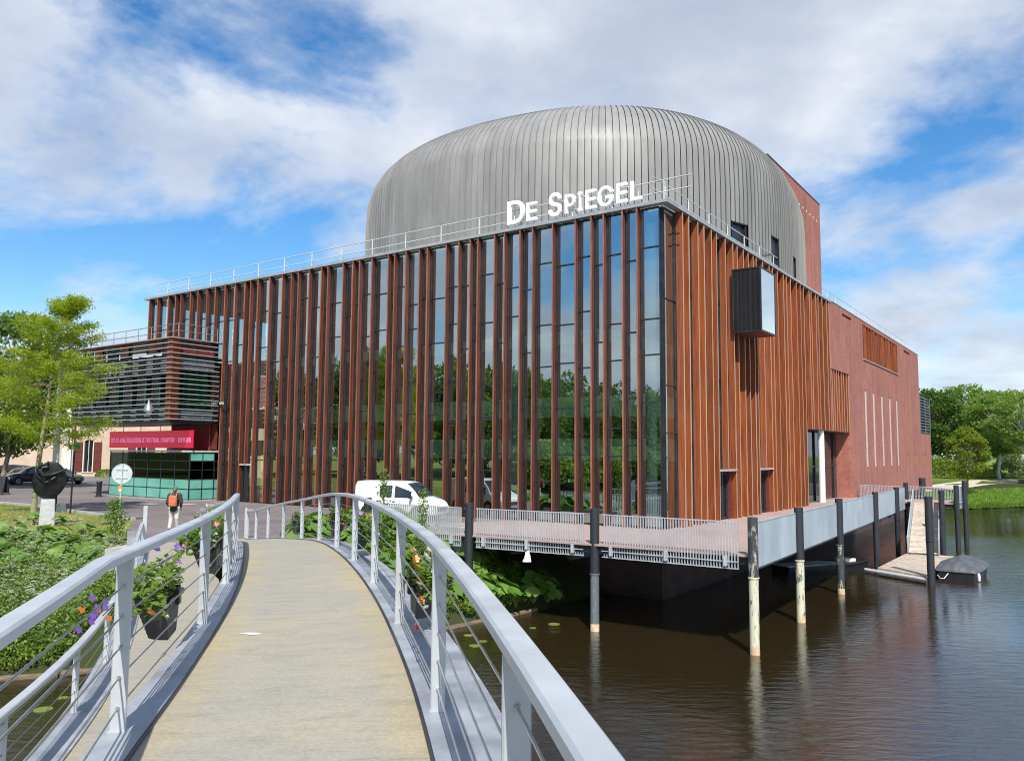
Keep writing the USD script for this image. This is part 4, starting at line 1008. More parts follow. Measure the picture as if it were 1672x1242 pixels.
def post_at(parent, base, tdir, top, w=0.082, th=0.026, bolts=(), mat="bridge_paint", side=1):
    """flat post standing across the bridge, with the ends of the wires"""
    t = np.array([tdir[0], tdir[1], 0]); t /= np.linalg.norm(t); n = np.array([t[1], -t[0], 0])
    k = 0.006
    b = MB()
    ring = [(-w / 2 + k, -th / 2), (w / 2 - k, -th / 2), (w / 2, -th / 2 + k), (w / 2, th / 2 - k), (w / 2 - k, th / 2), (-w / 2 + k, th / 2), (-w / 2, th / 2 - k), (-w / 2, -th / 2 + k)]
    secs = [[base + n * a + t * c + [0, 0, z] for a, c in ring] for z in (0.022, top)]
    b.sweep(secs)
    b.pbox(base - n * (w / 2 + 0.006) - t * (th / 2 + 0.006) + [0, 0, 0.0225], n * (w + 0.012), t * (th + 0.012), [0, 0, 0.008])
    P = put(parent, "post", b, mat)
    bb = MB()
    for z in bolts:
        for sgn in (-1, 1):
            c0 = base + t * sgn * (th / 2) + [0, 0, z]
            bb.tube([c0, c0 + t * sgn * 0.012], 0.0105, 7)
    if bolts:
        put(P, "wire_ends", bb, "stainless", smooth=50, kind="stuff")
    return P


WIRES = (0.15, 0.31, 0.47, 0.63, 0.79)
py_r = [-12.6, -10.1, -7.6, -5.1, -2.6, -0.1, 2.4, 4.88, 7.49, 9.99, 12.28, 14.71, 17.7, 20.2, 22.6, 25.0, 27.4, 29.6]
py_l = [-12.6, -10.1, -7.6, -5.1, -2.6, -0.1, 2.3, 4.82, 7.82, 10.36, 12.55, 14.9, 17.7, 20.2, 22.6, 25.0, 27.4, 29.1]
for off, pys in ((0.0, py_r), (WID, py_l)):
    for y in pys:
        b = bridge_line(off, [y])[0]; t = bridge_line(off, [min(y + 0.1, 29.8)])[0] - bridge_line(off, [y - 0.1])[0]
        post_at(BR, b, t, RH + 0.004, bolts=WIRES if y < 24 else (), w=0.085)
    for z in WIRES:
        pts = bridge_line(off, pys, z)
        put(BR, "railing_wire", MB().tube(pts, 0.0055, 5), "stainless", smooth=60)
        for (ya, yb, q) in ((pys[7], pys[8], 0.45), (pys[8], pys[9], 0.25)):
            q = q + (0.08 if z in (0.31, 0.63) else -0.05)
            a, c = bridge_line(off, [ya], z)[0], bridge_line(off, [yb], z)[0]
            put(BR, "turnbuckle", MB().tube([a + (c - a) * q, a + (c - a) * (q + 0.005), a + (c - a) * (q + 0.03), a + (c - a) * (q + 0.035)], [0.006, 0.011, 0.011, 0.006], 7), "stainless", smooth=50)
pad = bridge_line(0.0, [6.15], 0.28)[0]
lk = thing("padlock", "small red and steel padlock clipped to a railing wire of the footbridge", "padlock")
put(lk, "lock_body", MB().pbox(pad - [0.018, 0.008, 0.05], [0.030, 0, 0], [0, 0.012, 0], [0, 0, 0.028]), "tail_red")
a_ = np.linspace(0, math.pi, 9)
put(lk, "shackle", MB().tube([pad + [0.013 * math.cos(q), 0, -0.014 + 0.024 * math.sin(q)] for q in a_], 0.003, 5), "stainless", smooth=60)
put(None, "paper_scrap", MB().prism(sg.Polygon([(-2.30, 7.09), (-2.20, 7.05), (-2.12, 7.08), (-2.17, 7.115), (-2.25, 7.12)]), float(RZ(7.3)) + 0.004, float(RZ(7.3)) + 0.008), "plastic_white", label="thin white scrap lying on the bridge deck", cat="scrap")

# lower path bridge on the left
ly = np.array([-16, -8, 0, 5, 7.75, 10.1, 12.4, 16, 20, 24, 27.2, 29])
lx = np.array([-2.6, -3.0, -3.45, -4.05, -4.62, -5.25, -6.02, -7.45, -9.15, -10.85, -12.2, -12.95])
LX = PchipInterpolator(ly, lx)


def low_line(off, ys, dz=0.0):
    ys = np.asarray(ys, float); x = LX(ys)
    dx = (LX(np.clip(ys + 0.05, -16, 29)) - LX(np.clip(ys - 0.05, -16, 29))) / 0.1
    L = np.sqrt(1 + dx * dx)
    return np.stack([x + off / L, ys - off * dx / L, np.full(ys.shape, 0.03) + dz], -1)


def low_right(ys):
    """the lower path's right edge runs under the main bridge and along its flank"""
    p = low_line(0.0, ys); out = []
    yy = np.linspace(-15.8, 29.8, 400); ml = bridge_line(WID + 0.075, yy)
    for q in p:
        j = np.argmin(np.abs(ml[:, 1] - (q[1] + 0.0)))
        k = np.clip((q[1] - 15) / 5, 0, 1)
        out.append([ml[j, 0] + 0.55 * (1 - k) - 0.01, q[1], q[2]])
    return np.array(out)


ys2 = np.linspace(-15.5, 28.6, 110)
LBR = thing("lower_footbridge", "low side footbridge with sand-coloured path running left of the arched bridge", "footbridge")
li, lr_ = low_line(0.27, ys2, 0.0), low_right(ys2)
G_ = np.stack([li * (1 - c) + lr_ * c for c in cols_], 1)
mb = MB().sheet(G_); tm_ = mb.mesh(); nf = np.array(tm_.faces)
if trimesh.Trimesh(tm_.vertices, nf, process=False).face_normals[:, 2].mean() < 0:
    nf = nf[:, ::-1]
uv2 = np.stack([np.tile((cols_ * 2 - 1) * 0.7, len(ys2)), np.repeat(np.r_[0, np.cumsum(np.linalg.norm(np.diff(G_[:, 4], axis=0), axis=1))] + 31.0, 9)], -1)
usdkit.mesh(stage, path_for("deck_surface", LBR), (np.array(tm_.vertices), nf), M["deck_resin"], False, uv=uv2)
dn_ = [np.stack([a + [0, 0, -0.012], b + [0, 0, -0.012], b + [0, 0, -0.4], a + [0, 0, -0.4]]) for a, b in zip(li, lr_)]
put(LBR, "deck_girder", MB().sweep(np.array(dn_)), "bridge_plate")
put(LBR, "edge_plate", strip_solid(ys2, -0.12, 0.265, -0.2, 0.022, low_line), "bridge_plate")
rail_lengths(LBR, -15.4, 27.0, 0.0, 0.76, 0.10, 0.06, low_line, [4, 11.2, 19], "bridge_paint")
for y in [-9.5, -7.1, -4.7, -2.2, 0.25, 2.7, 5.2, 7.6, 10.1, 12.45, 14.9, 17.3, 19.8, 22.2, 24.7]:
    b = low_line(0.0, [y])[0]; t = low_line(0.0, [y + 0.1])[0] - low_line(0.0, [y - 0.1])[0]
    post_at(LBR, b, t, 0.764, bolts=(0.12, 0.27, 0.42, 0.57, 0.70) if 4 < y < 18 else (), w=0.075)
for z in (0.12, 0.27, 0.42, 0.57, 0.70):
    put(LBR, "railing_wire", MB().tube(low_line(0.0, np.linspace(-15, 26.9, 40), z), 0.005, 5), "stainless", smooth=60)
# tapered end blade on its block
b = low_line(0.02, [27.1])[0]; t = low_line(0, [27.0])[0] - low_line(0, [26.0])[0]; t /= np.linalg.norm(t); n = np.array([t[1], -t[0], 0])
bl = sg.Polygon([(-0.28, 0), (0.16, 0), (0.14, 0.9), (0.05, 1.15), (-0.12, 1.36), (-0.26, 1.36)])
bm = MB().wallprism(bl, b - t * 0.05, t, -n, 0.12)
put(LBR, "end_blade", bm, "bridge_paint")
put(LBR, "end_block", MB().pbox(b - n * 0.45 - t * 0.15 + [0, 0, -0.5], n * 0.45, t * 0.5, [0, 0, 1.0]), "bridge_plate")
ap = MB().prism(sg.Polygon([(-13.5, 27.4), (-8.6, 28.6), (-8.2, 30.2), (-13.2, 30.0)]), -2.8, -0.06)
put(None, "bridge_abutment", ap, "concrete", kind="structure")
# end hoop of the main bridge rail on the plaza
hp = thing("railing_hoop", "short grey steel hoop post where the bridge railing ends on the plaza", "post")
q = np.array([-9.78, 30.15, 0.0])
put(hp, "upright", MB().pbox(q, [0.09, 0.02, 0], [-0.02, 0.06, 0], [0, 0, 1.12]), "bridge_paint")
put(hp, "crossbar", MB().bar(q + [0.09, 0.03, 1.07], q + [0.42, -0.45, 1.07], 0.05, 0.06), "bridge_paint")

# flower pots hung on the railings
def flower_pot(name_i, loc, rotz, label, cols, big, seed, side):
    r = random.Random(seed)
    t = thing("planter", label, "planter", "flower planters on the bridge railings" if False else None, loc=loc, rotz=rotz)
    # half-round hanging pot: flat at the back (y = 0), round in front
    h = 0.29 * big; R1, R0 = 0.265 * big, 0.155 * big
    def ring(R, z, n=17):
        a = np.linspace(0, math.pi, n)
        pts = [(R * math.cos(q), side * (0.02 + 0.95 * R * math.sin(q)), z) for q in a]
        return pts
    secs = [ring((R0 + (R1 * .95 - R0) * k / 18) * (1.0 if k % 2 else 1.022), -h + (h - 0.065) * k / 18) for k in range(19)] + [ ring(R1 * 0.98, -0.055), ring(R1 * 1.06, -0.05), ring(R1 * 1.06, 0.0), ring(R1 * 0.93, 0.0), ring(R1 * 0.90, -0.05)]
    put(t, "pot", MB().sweep(np.array(secs)), "pot", smooth=35)
    put(t, "bracket", MB().pbox((-0.05, -0.03 if side > 0 else 0.0, -0.1), (0.1, 0, 0), (0, 0.03, 0), (0, 0, 0.12)).pbox((-R1, -side * 0.004, -0.07), (2 * R1, 0, 0), (0, 0.006, 0), (0, 0, 0.05)), "black_metal")
    lf = MB(); nl_ = 560
    for _ in range(nl_):
        a = r.uniform(0, math.pi); q = math.sqrt(r.random()) * R1 * 1.45
        x, y = q * math.cos(a), side * q * math.sin(a); z = r.uniform(-0.03, 0.24) * big * (1.25 - q / R1 * 0.6)
        if q > R1 and r.random() < 0.5: z -= 0.12
        s = r.uniform(0.028, 0.055); d1 = np.array([r.gauss(0, 1), r.gauss(0, 1), r.gauss(0, 0.5)]); d1 /= np.linalg.norm(d1); d2 = np.cross(d1, [r.gauss(0, .4), r.gauss(0, .4), 1]); d2 /= np.linalg.norm(d2)
        p = np.array([x, y, z])
        lf.add([p - d1 * s, p + d2 * s * 0.5, p + d1 * s, p - d2 * s * 0.5], [[0, 1, 2, 3]])
    put(t, "foliage", lf, "leaf_herb", kind="stuff")
    for mat, n in cols:
        for _ in range(int(n * 1.4)):
            a = r.uniform(0, math.pi); q = math.sqrt(r.uniform(0.1, 1.0)) * R1 * 1.5
            p = np.array([q * math.cos(a), side * q * math.sin(a), r.uniform(0.02, 0.27) * big - (0.22 if q > R1 * 1.1 else 0)])
            nrm = np.array([r.gauss(0, .6), r.gauss(0, .6) - 0.5, 0.6]); nrm /= np.linalg.norm(nrm)
            u = np.cross(nrm, [0, 0, 1.0]); u /= np.linalg.norm(u); w = np.cross(nrm, u); s = r.uniform(0.030, 0.050)
            m = MB(); v = [p - nrm * 0.006]; n5 = 10
            for k in range(n5):
                ang = 2 * math.pi * k / n5; rr_ = s * (1.0 if k % 2 else 0.68)
                v.append(p + u * rr_ * math.cos(ang) + w * rr_ * math.sin(ang) + nrm * 0.006 * r.random())
            m.add(v, [[0, 1 + k, 1 + (k + 1) % n5] for k in range(n5)])
            put(t, "flower", m, mat)
    return t


def hang(y, off, dz, out_left, label, cols, big, seed):
    p = bridge_line(off, [y], dz)[0]; t = bridge_line(off, [y + .1])[0] - bridge_line(off, [y - .1])[0]
    a = math.atan2(t[1], t[0])
    flower_pot(seed, p, a, label, cols, big, seed, 1 if out_left else -1)


PW, PP, PO, PK = "petal_white", "petal_purple", "petal_orange", "petal_pink"
hang(7.25, 0.0 - 0.07, 0.42, False, "dark planter with orange, white and purple flowers, nearest on the right-hand railing", [(PO, 16), (PW, 14), (PP, 6)], 1.0, 21)
hang(12.95, 0.0 - 0.07, 0.42, False, "dark planter with white flowers, second nearest on the right-hand railing", [(PW, 12), (PP, 9), (PO, 7)], 1.0, 22)
hang(16.4, 0.0 - 0.07, 0.46, False, "dark planter with a tall red bloom, third along the right-hand railing", [(PK, 9), (PW, 9), (PP, 5)], 1.1, 23)
hang(21.6, 0.0 - 0.07, 0.44, False, "dark planter without bright blooms, farthest on the right-hand railing", [(PW, 4)], 1.1, 24)
hang(7.0, WID + 0.10, 0.44, True, "large dark planter with light green leaves, nearest on the left-hand railing", [(PP, 7), (PW, 7), (PO, 2)], 1.18, 25)
hang(10.7, WID + 0.10, 0.50, True, "dark planter with mauve flowers, second on the left-hand railing", [(PP, 7), (PW, 8), (PK, 3)], 1.3, 26)
hang(12.3, WID + 0.10, 0.55, True, "dark planter with small coral flowers, last on the left-hand railing", [(PO, 5), (PW, 6)], 1.25, 27)
fl = thing("flower_spray", "purple pansies hanging over the lower path railing beside the left planter", "flowers")
r_ = random.Random(5)
for k in range(11):
    p = np.array([-3.02, 6.05, 2.02]) + [r_.gauss(0, 0.05), r_.gauss(0, 0.08), r_.gauss(0, 0.055)]
    m = MB(); s = 0.03
    v = [p] + [p + [s * math.cos(q) * (1 if j % 2 else .7), -0.4 * s * math.sin(q), s * math.sin(q) * (1 if j % 2 else .7)] for j, q in enumerate(np.linspace(0, 2 * math.pi, 11)[:-1])]
    m.add(v, [[0, 1 + j, 1 + (j + 1) % 10] for j in range(10)])
    put(fl, "flower", m, PP if k % 5 else PO)
st_ = MB()
for k in range(5):
    st_.tube([np.array([-3.0, 6.6, 2.0]), np.array([-3.0, 6.4, 2.08]), np.array([-3.02, 6.1 + 0.05 * k, 2.0 - 0.02 * k])], 0.004, 5)
put(fl, "stem", st_, "leaf_herb")

# ================================================================== FENCES, PARAPETS AND POLES OF THE TERRACE
def bar_fence(p0, p1, z0, z1, label, step=0.10, group=None, n_post=3):
    t = thing("bar_fence", label, "fence", group)
    p0, p1 = np.array([*p0, 0.0]), np.array([*p1, 0.0]); d = p1 - p0; L = np.linalg.norm(d); d /= L; n = np.array([d[1], -d[0], 0])
    put(t, "top_rail", MB().bar(p0 + [0, 0, z1], p1 + [0, 0, z1], 0.045, 0.03), "galvanised")
    put(t, "bottom_rail", MB().bar(p0 + [0, 0, z0], p1 + [0, 0, z0], 0.045, 0.03), "galvanised")
    b = MB()
    for s in np.arange(0.02, L, step):
        q = p0 + d * s
        b.pbox(q - d * 0.010 - n * 0.03 + [0, 0, z0 + 0.016], d * 0.020, n * 0.06, [0, 0, z1 - z0 - 0.032])
    put(t, "bars", b, "galvanised", kind="stuff")
    put(t, "mid_rail", MB().bar(p0 - n * 0.05 + [0, 0, z0 + 0.22], p1 - n * 0.05 + [0, 0, z0 + 0.22], 0.03, 0.03), "galvanised")
    for s in np.linspace(0.4, L - 0.4, n_post):
        q = p0 + d * s
        put(t, "bracket", MB().pbox(q - d * 0.05 - n * 0.16 + [0, 0, z0 + 0.08], d * 0.10, n * 0.12, [0, 0, 0.32]), "galvanised")
    return t


TP = [np.array([7.62, 26.05]), np.array([2.98, 29.25]), np.array([-1.60, 31.9]), np.array([-6.12, 35.0])]
for i, lab in enumerate(("galvanised bar fence of the terrace, rightmost length ending at the pale corner pole", "galvanised bar fence of the terrace with the torn white bag below it", "galvanised bar fence of the terrace standing in front of the white van")):
    a, b = TP[i], TP[i + 1]; d = (b - a) / np.linalg.norm(b - a)
    bar_fence(a + d * 0.42, b - d * 0.30, -0.42, 1.06, lab)
bar_fence(rp(34.5, 0.25)[:2], rp(34.5, 7.0)[:2], 0.05, 0.98, "pale bar fence across the far end of the terrace beside the brick wall")
ledge = np.array([TP[3], TP[3] + (TP[3] - TP[2]) * 0.1])
put(None, "concrete_ledge", MB().pbox([-6.0, 35.25, -0.9], [4.0, -2.55, 0], [0.28, 0.42, 0], [0, 0, 1.12]), "concrete", label="low concrete ledge behind the plants at the terrace's left end", cat="ledge")

EV = (edge_r1 - edge_r0); EL = np.linalg.norm(EV); EV = EV / EL; EN = np.array([EV[1], -EV[0], 0])
ppos = [0.0, 5.45, 12.95, 22.9, 31.4]
edge_t = lambda s: edge_r0 + EV * s
ordn = ["first", "second", "third", "fourth", "fifth"]
cuts_ = [0.30, 5.9, 13.6, 22.9, 30.6, 35.9]
for i in range(5):
    a, b = cuts_[i] + 0.10, cuts_[i + 1] - 0.10
    p = thing("parapet_panel", f"solid grey metal parapet of the terrace, {ordn[i]} length from the pale corner pole", "parapet")
    nsub = 2 if b - a > 4.5 else 1
    for k in range(nsub):
        u0, u1 = a + (b - a) * k / nsub + 0.012, a + (b - a) * (k + 1) / nsub - 0.012
        put(p, "sheet", MB().pbox(edge_t(u0) + EN * 0.10 + [0, 0, -0.42], EV * (u1 - u0), EN * 0.02, [0, 0, 1.44]), "panel_grey")
    put(p, "cap_rail", MB().bar(edge_t(a) + EN * 0.11 + [0, 0, 1.035], edge_t(b) + EN * 0.11 + [0, 0, 1.035], 0.05, 0.03), "galvanised")
    for u in (a + 0.05, b - 0.05):
        put(p, "stanchion", MB().pbox(edge_t(u) - EV * 0.03 - EN * 0.0 + [0, 0, -0.42], EV * 0.06, EN * 0.098, [0, 0, 1.40]), "galvanised")
    put(p, "bottom_channel", MB().bar(edge_t(a) + EN * 0.02 + [0, 0, -0.46], edge_t(b) + EN * 0.02 + [0, 0, -0.46], 0.16, 0.06), "dark_steel")


def pole(x, y, zt, zb, label, top="pole_dark", low="pole_mid", joint=-0.75, r=0.155, tip="pole_rust", lean=0.0):
    t = thing("mooring_pole", label, "pole", loc=(x, y, 0))
    p = lambda z: np.array([lean * (z - WZ) * 0.01, 0, z])
    put(t, "upper_sleeve", MB().tube([p(joint), p(zt - 0.01), p(zt)], [r * 1.06, r * 1.06, r * 0.98], 20), top, smooth=40)
    put(t, "joint_ring", MB().tube([p(joint - 0.06), p(joint - 0.05), p(joint - 0.01), p(joint - 0.002)], [r * 1.02, r * 1.16, r * 1.16, r * 1.06], 20), low, smooth=40)
    put(t, "lower_shaft", MB().tube([p(zb), p(joint - 0.062)], r, 20), low, smooth=40)
    if tip: put(t, "tide_band", MB().tube([p(WZ - 0.05), p(WZ + 0.26)], r * 1.012, 20, caps=False), tip, smooth=40)


ex = lambda s, o=0.20: tuple((edge_t(s) + EN * o)[:2])
pole(7.66, 26.02, 1.24, -6, "pale flaking mooring pole at the corner of the terrace", "pole_mid", "pole_weathered", -0.62, 0.15)
pole(2.98, 29.22, 1.26, -6, "dark mooring pole in front of the terrace with a grey lower half", "pole_dark", "pole_sleeve_grey", -1.0)
pole(-1.62, 31.9, 1.26, -3.5, "dark mooring pole rising out of the plants at the terrace fence", "pole_dark", "pole_dark", -1.6, tip=None)
pole(-6.12, 35.02, 1.26, -1.5, "short black pole beside the rear wheel of the white van", "pole_dark", "pole_dark", -0.6, tip=None)
pole(*ex(5.45), 1.24, -6, "half black half pale mooring pole, first along the grey parapet after the corner", "pole_dark", "pole_weathered", -0.7)
pole(*ex(12.95), 1.26, -6, "dark mooring pole with a pale foot, second along the grey parapet", "pole_dark", "pole_mid", -0.8)
pole(*ex(22.9), 1.2, -6, "dark mooring pole next to the low barge, third along the grey parapet", "pole_dark", "pole_dark", -0.8, tip=None)
pole(*ex(31.2), 1.2, -6, "dark mooring pole at the head of the gangway on its left", "pole_dark", "pole_dark", -0.8, tip=None)
pole(29.15, 60.4, 1.25, -6, "dark mooring pole standing behind the top of the gangway", "pole_dark", "pole_dark", -0.8, tip=None)
pole(34.3, 68.2, 1.4, -6, "black pole by the far fence in front of the brick wall's end", "pole_dark", "pole_dark", -0.8, 0.24, None)
pole(20.36, 39.95, 1.25, -6, "tall brown-black mooring pole at the near corner of the floating jetty", "pole_dark", "pole_dark", -0.85, 0.175, None)
pole(26.75, 50.9, 1.1, -6, "dark mooring pole on the right side of the gangway", "pole_dark", "pole_dark", -0.85, 0.16, None)
pole(30.2, 55.5, 1.25, -6, "dark mooring pole behind the covered boat", "pole_dark", "pole_dark", -0.85, 0.16, None)
pole(32.1, 57.9, 1.5, -6, "rightmost black mooring pole beyond the covered boat", "pole_dark", "pole_dark", -0.85, 0.16, None)
lp = thing("landing_panel", "grey metal parapet panel on the landing right of the gangway", "parapet")
put(lp, "sheet", MB().pbox(rp(30.95, 7.1, -0.45), DR * 3.5, NR * 0.03, [0, 0, 1.5]), "panel_grey")
put(lp, "cap_rail", MB().bar(rp(30.95, 7.115, 1.07), rp(34.45, 7.115, 1.07), 0.05, 0.03), "galvanised")
put(lp, "end_stanchion", MB().pbox(rp(30.87, 7.07, -0.45), DR * 0.07, NR * 0.08, [0, 0, 1.52]), "galvanised")

# gangway and floating jetty, boats
g0, g1 = np.array([28.72, 56.6, 0.02]), np.array([24.35, 48.6, -2.52])
gd = (g1 - g0); GLn = np.linalg.norm(gd); gd /= GLn; gs = np.cross(gd, [0, 0, 1.0]); gs /= np.linalg.norm(gs); gu = np.cross(gs, gd)
GW = thing("gangway", "sloping plank gangway with grey side panels leading down to the jetty", "gangway")
npl = 44
for k in range(npl):
    q = g0 + gd * GLn * k / npl
    put(GW, "plank", MB().pbox(q - gs * 0.78, gd * (GLn / npl - 0.018), gs * 1.56, gu * 0.035), "jetty_wood")
for sgn in (-1, 1):
    put(GW, "side_panel", MB().pbox(g0 + gs * sgn * 0.80 - gu * 0.18, gd * GLn, gs * sgn * 0.045, gu * 1.12), "panel_grey")
    put(GW, "stringer", MB().pbox(g0 + gs * (sgn * 0.7 - 0.05) - gu * 0.17, gd * GLn, gs * 0.1, gu * 0.165), "dark_steel")
JT = thing("floating_jetty", "low floating wooden jetty at the foot of the gangway", "jetty")
j0, j1, j2, j3 = np.array([19.15, 43.0]), np.array([20.25, 40.35]), np.array([25.9, 48.0]), np.array([23.9, 49.6])
nb = 26
for k in range(nb):
    a, b = k / nb, (k + 1) / nb - 0.004
    q = [j0 * (1 - a) + j3 * a, j1 * (1 - a) + j2 * a, j1 * (1 - b) + j2 * b, j0 * (1 - b) + j3 * b]
    put(JT, "deck_board", MB().prism(sg.Polygon([tuple(x) for x in q]), -2.62, -2.585), "jetty_wood")
hullp = sg.Polygon([tuple(j0), tuple(j1), tuple(j2), tuple(j3)]).buffer(-0.02, join_style=2)
put(JT, "float", MB().prism(hullp, -3.3, -2.625), "old_timber")
fm = MB(); f0, f1 = np.array([*j0, -2.78]), np.array([*j1, -2.78]); fd = (f1 - f0) / np.linalg.norm(f1 - f0); fn_ = np.array([fd[1], -fd[0], 0])
if np.dot(fn_[:2], (j0 - j3)) < 0: fn_ = -fn_
put(JT, "fender_beam", MB().tube([f0 - fd * 0.75 + fn_ * 0.09, f1 + fd * 0.5 + fn_ * 0.09], 0.085, 12), "stone", smooth=50)
put(JT, "front_fascia", MB().pbox(f0 + fn_ * 0.0 + [0, 0, -0.16], f1 - f0, fn_ * 0.03, [0, 0, 0.33]), "jetty_wood")


def boat(name, label, loc, rotz, L, Bm, free, cover):
    t = thing(name, label, "boat", loc=loc, rotz=rotz)
    n = 22
    xs = np.linspace(-L / 2, L / 2, n)
    def half(x, k):
        u = (x + L / 2) / L
        w = (0.80 + 0.55 * u - 0.35 * u * u) if u < 0.45 else 1.0 * (1 - max(0, (u - 0.45) / 0.55) ** 2.2) + 0.0
        w = min(w, 1.0) * (0.97 if u < 0.45 else 1)
        return Bm / 2 * max(w, 0.04) * k
    secs = []
    for x in xs:
        u = (x + L / 2) / L; sh = free * (1 + 0.25 * u * u)
        hw = half(x, 1.0)
        secs.append([(x, -hw * 0.98, sh), (x, -hw, sh - 0.05), (x, -hw * 0.92, 0.02), (x, -hw * 0.7, -0.28), (x, 0, -0.36), (x, hw * 0.7, -0.28), (x, hw * 0.92, 0.02), (x, hw, sh - 0.05), (x, hw * 0.98, sh), (x, 0, sh - 0.02)])
    put(t, "hull", MB().sweep(np.array(secs)), "hull_black", smooth=35)
    rub = [[(x, sg_ * half(x, 1.015), free * (1 + 0.25 * ((x + L / 2) / L) ** 2) - 0.09) for x in xs] for sg_ in (-1, 1)]
    for q in rub:
        put(t, "rubbing_strake", MB().tube(q, 0.035, 8), "black_metal", smooth=60)
    if cover:
        g = []
        for i, x in enumerate(xs):
            u = (x + L / 2) / L; sh = free * (1 + 0.25 * u * u); hw = half(x, 1.06)
            pk = 0.50 * (1 - abs(u - 0.42) / 0.62) if u > 0.0 else 0.06
            pk = max(0.03, pk) if u > 0.02 else 0.05
            row = []
            for k in np.linspace(-1, 1, 17):
                sag = 0.035 * math.sin(u * 19 + 2.1 * k) * (1 - abs(k)) + 0.02 * math.sin(k * 14 + u * 6)
                row.append((x + (0.03 if i == n - 1 else -0.03 if i == 0 else 0), hw * k, sh + 0.03 + pk * (1 - abs(k)) ** 0.85 + sag * (1 if 0 < i < n - 1 else 0.4)))
            row = [(row[0][0], row[0][1] * 1.01, row[0][2] - 0.15)] + row + [(row[-1][0], row[-1][1] * 1.01, row[-1][2] - 0.15)]
            g.append(row)
        g = np.array(g)
        back = g[0].copy(); back[:, 2] = np.minimum(back[:, 2], free - 0.12); back[:, 0] -= 0.03
        put(t, "cover", MB().sheet(np.vstack([back[None], g])[::-1]), "tarp", smooth=50)
        for sg_ in (-1, 1):
            put(t, "fender", MB().lathe([(0.0, 0), (0.07, 0.05), (0.08, 0.3), (0.05, 0.4), (0, 0.43)], (-L / 2 + 0.35, sg_ * (half(-L / 2 + .35, 1) + 0.09), 0.0), 12), "roof_white" if sg_ < 0 else "hull_black", smooth=50)
    else:
        put(t, "deck_top", MB().prism(sg.Polygon([(x, -half(x, 0.9)) for x in xs] + [(x, half(x, 0.9)) for x in xs[::-1]]), free - 0.015, free + 0.03), "stone")
        put(t, "bow_box", MB().box((L * 0.18, -Bm * 0.22, free + 0.03), (L * 0.30, Bm * 0.22, free + 0.2)), "old_white")
    return t


hd = math.atan2(DR[1], DR[0])
boat("covered_boat", "small black boat under a grey tarpaulin moored right of the jetty", (23.85, 43.35, WZ), hd - 0.05, 4.9, 2.15, 0.55, True)
boat("low_barge", "low flat barge with a pale deck lying under the terrace edge", (17.0, 44.6, WZ), hd - 0.55, 6.2, 1.7, 0.42, False)
rope = [np.array([21.0, 40.6, -2.6]), np.array([21.2, 40.75, -2.78]), np.array([21.5, 40.95, -2.82]), np.array([21.9, 41.3, -2.62])]
put(None, "mooring_rope", MB().tube(rope, 0.02, 6), "old_white", label="pale rope tying the covered boat to the jetty", cat="rope")

# torn plastic bag under the fence, lily pads, timber edging of the bank
bg_ = MB(); r_ = random.Random(3)
g = []
for i, z in enumerate(np.linspace(0.0, 0.42, 9)):
    w = 0.06 + 0.13 * (1 - z / 0.42)
    g.append([(0.75 * w * math.cos(a) * (1 + 0.35 * r_.uniform(-1, 1)), 0.18 * w * math.sin(a) * (1 + 0.3 * r_.uniform(-1, 1)), z) for a in np.linspace(0, 2 * math.pi, 13)[:-1]])
bg_.sweep(np.array(g) + [0.62, 30.55, -0.80])
put(None, "plastic_bag", bg_, "plastic_white", smooth=30, label="torn white plastic bag dangling under the terrace fence", cat="bag")
for k, (x, y) in enumerate([(-1.42, 28.36), (-0.44, 28.39), (0.81, 29.61), (-1.88, 26.19), (-1.14, 26.86), (-11.21, 21.01), (-11.18, 20.08), (0.2, 28.0), (-0.9, 27.5), (1.6, 30.3), (-9.6, 22.1)]):
    a = np.linspace(0.25, 2 * math.pi - 0.1, 15) + k
    s = 0.17 + 0.05 * math.sin(k * 2.3)
    put(None, "lily_pad", MB().prism(sg.Polygon([(x, y)] + [(x + s * math.cos(q), y + s * math.sin(q)) for q in a]), WZ + 0.004, WZ + 0.014), "lily", label="small green water lily pad floating near the bank", cat="lily pad", group="water lily pads near the bank")
sl = shapely.geometry.LineString(shore_n[7:16])
cs = np.arange(0, sl.length, 2.4)
for i, s in enumerate(cs[:-1]):
    a, b = sl.interpolate(s), sl.interpolate(s + 2.34)
    jig = 0.03 * math.sin(i * 1.7)
    put(None, "bank_log", MB().tube([(a.x, a.y, WZ + 0.06 + jig), (b.x, b.y, WZ + 0.05 - jig)], 0.10, 9), "old_timber", smooth=50, label="weathered timber edging log along the planted bank", cat="log", group="timber logs edging the bank")

# ================================================================== TREES AND PLANTS
def leaf_quads(P, size, rs, up=0.4, aspect=0.55):
    """one pointed leaf-sized quad at every point"""
    n = len(P)
    d = rs.normal(size=(n, 3)); d /= np.linalg.norm(d, axis=1, keepdims=True)
    nn = rs.normal(size=(n, 3)) + [0, 0, up * 3]; nn /= np.linalg.norm(nn, axis=1, keepdims=True)
    u = d - nn * (d * nn).sum(1, keepdims=True); u /= np.linalg.norm(u, axis=1, keepdims=True) + 1e-9
    w = np.cross(nn, u); s = (size * rs.uniform(0.7, 1.3, n))[:, None]
    fold = nn * s * 0.12
    v = np.stack([P - u * s, P + w * s * aspect + fold, P + u * s, P - w * s * aspect + fold], 1).reshape(-1, 3)
    f = np.arange(n)[:, None] * 4 + np.array([[0, 1, 2, 3]])
    f = np.vstack([f[:, [0, 1, 2]], f[:, [0, 2, 3]]])
    return v, f


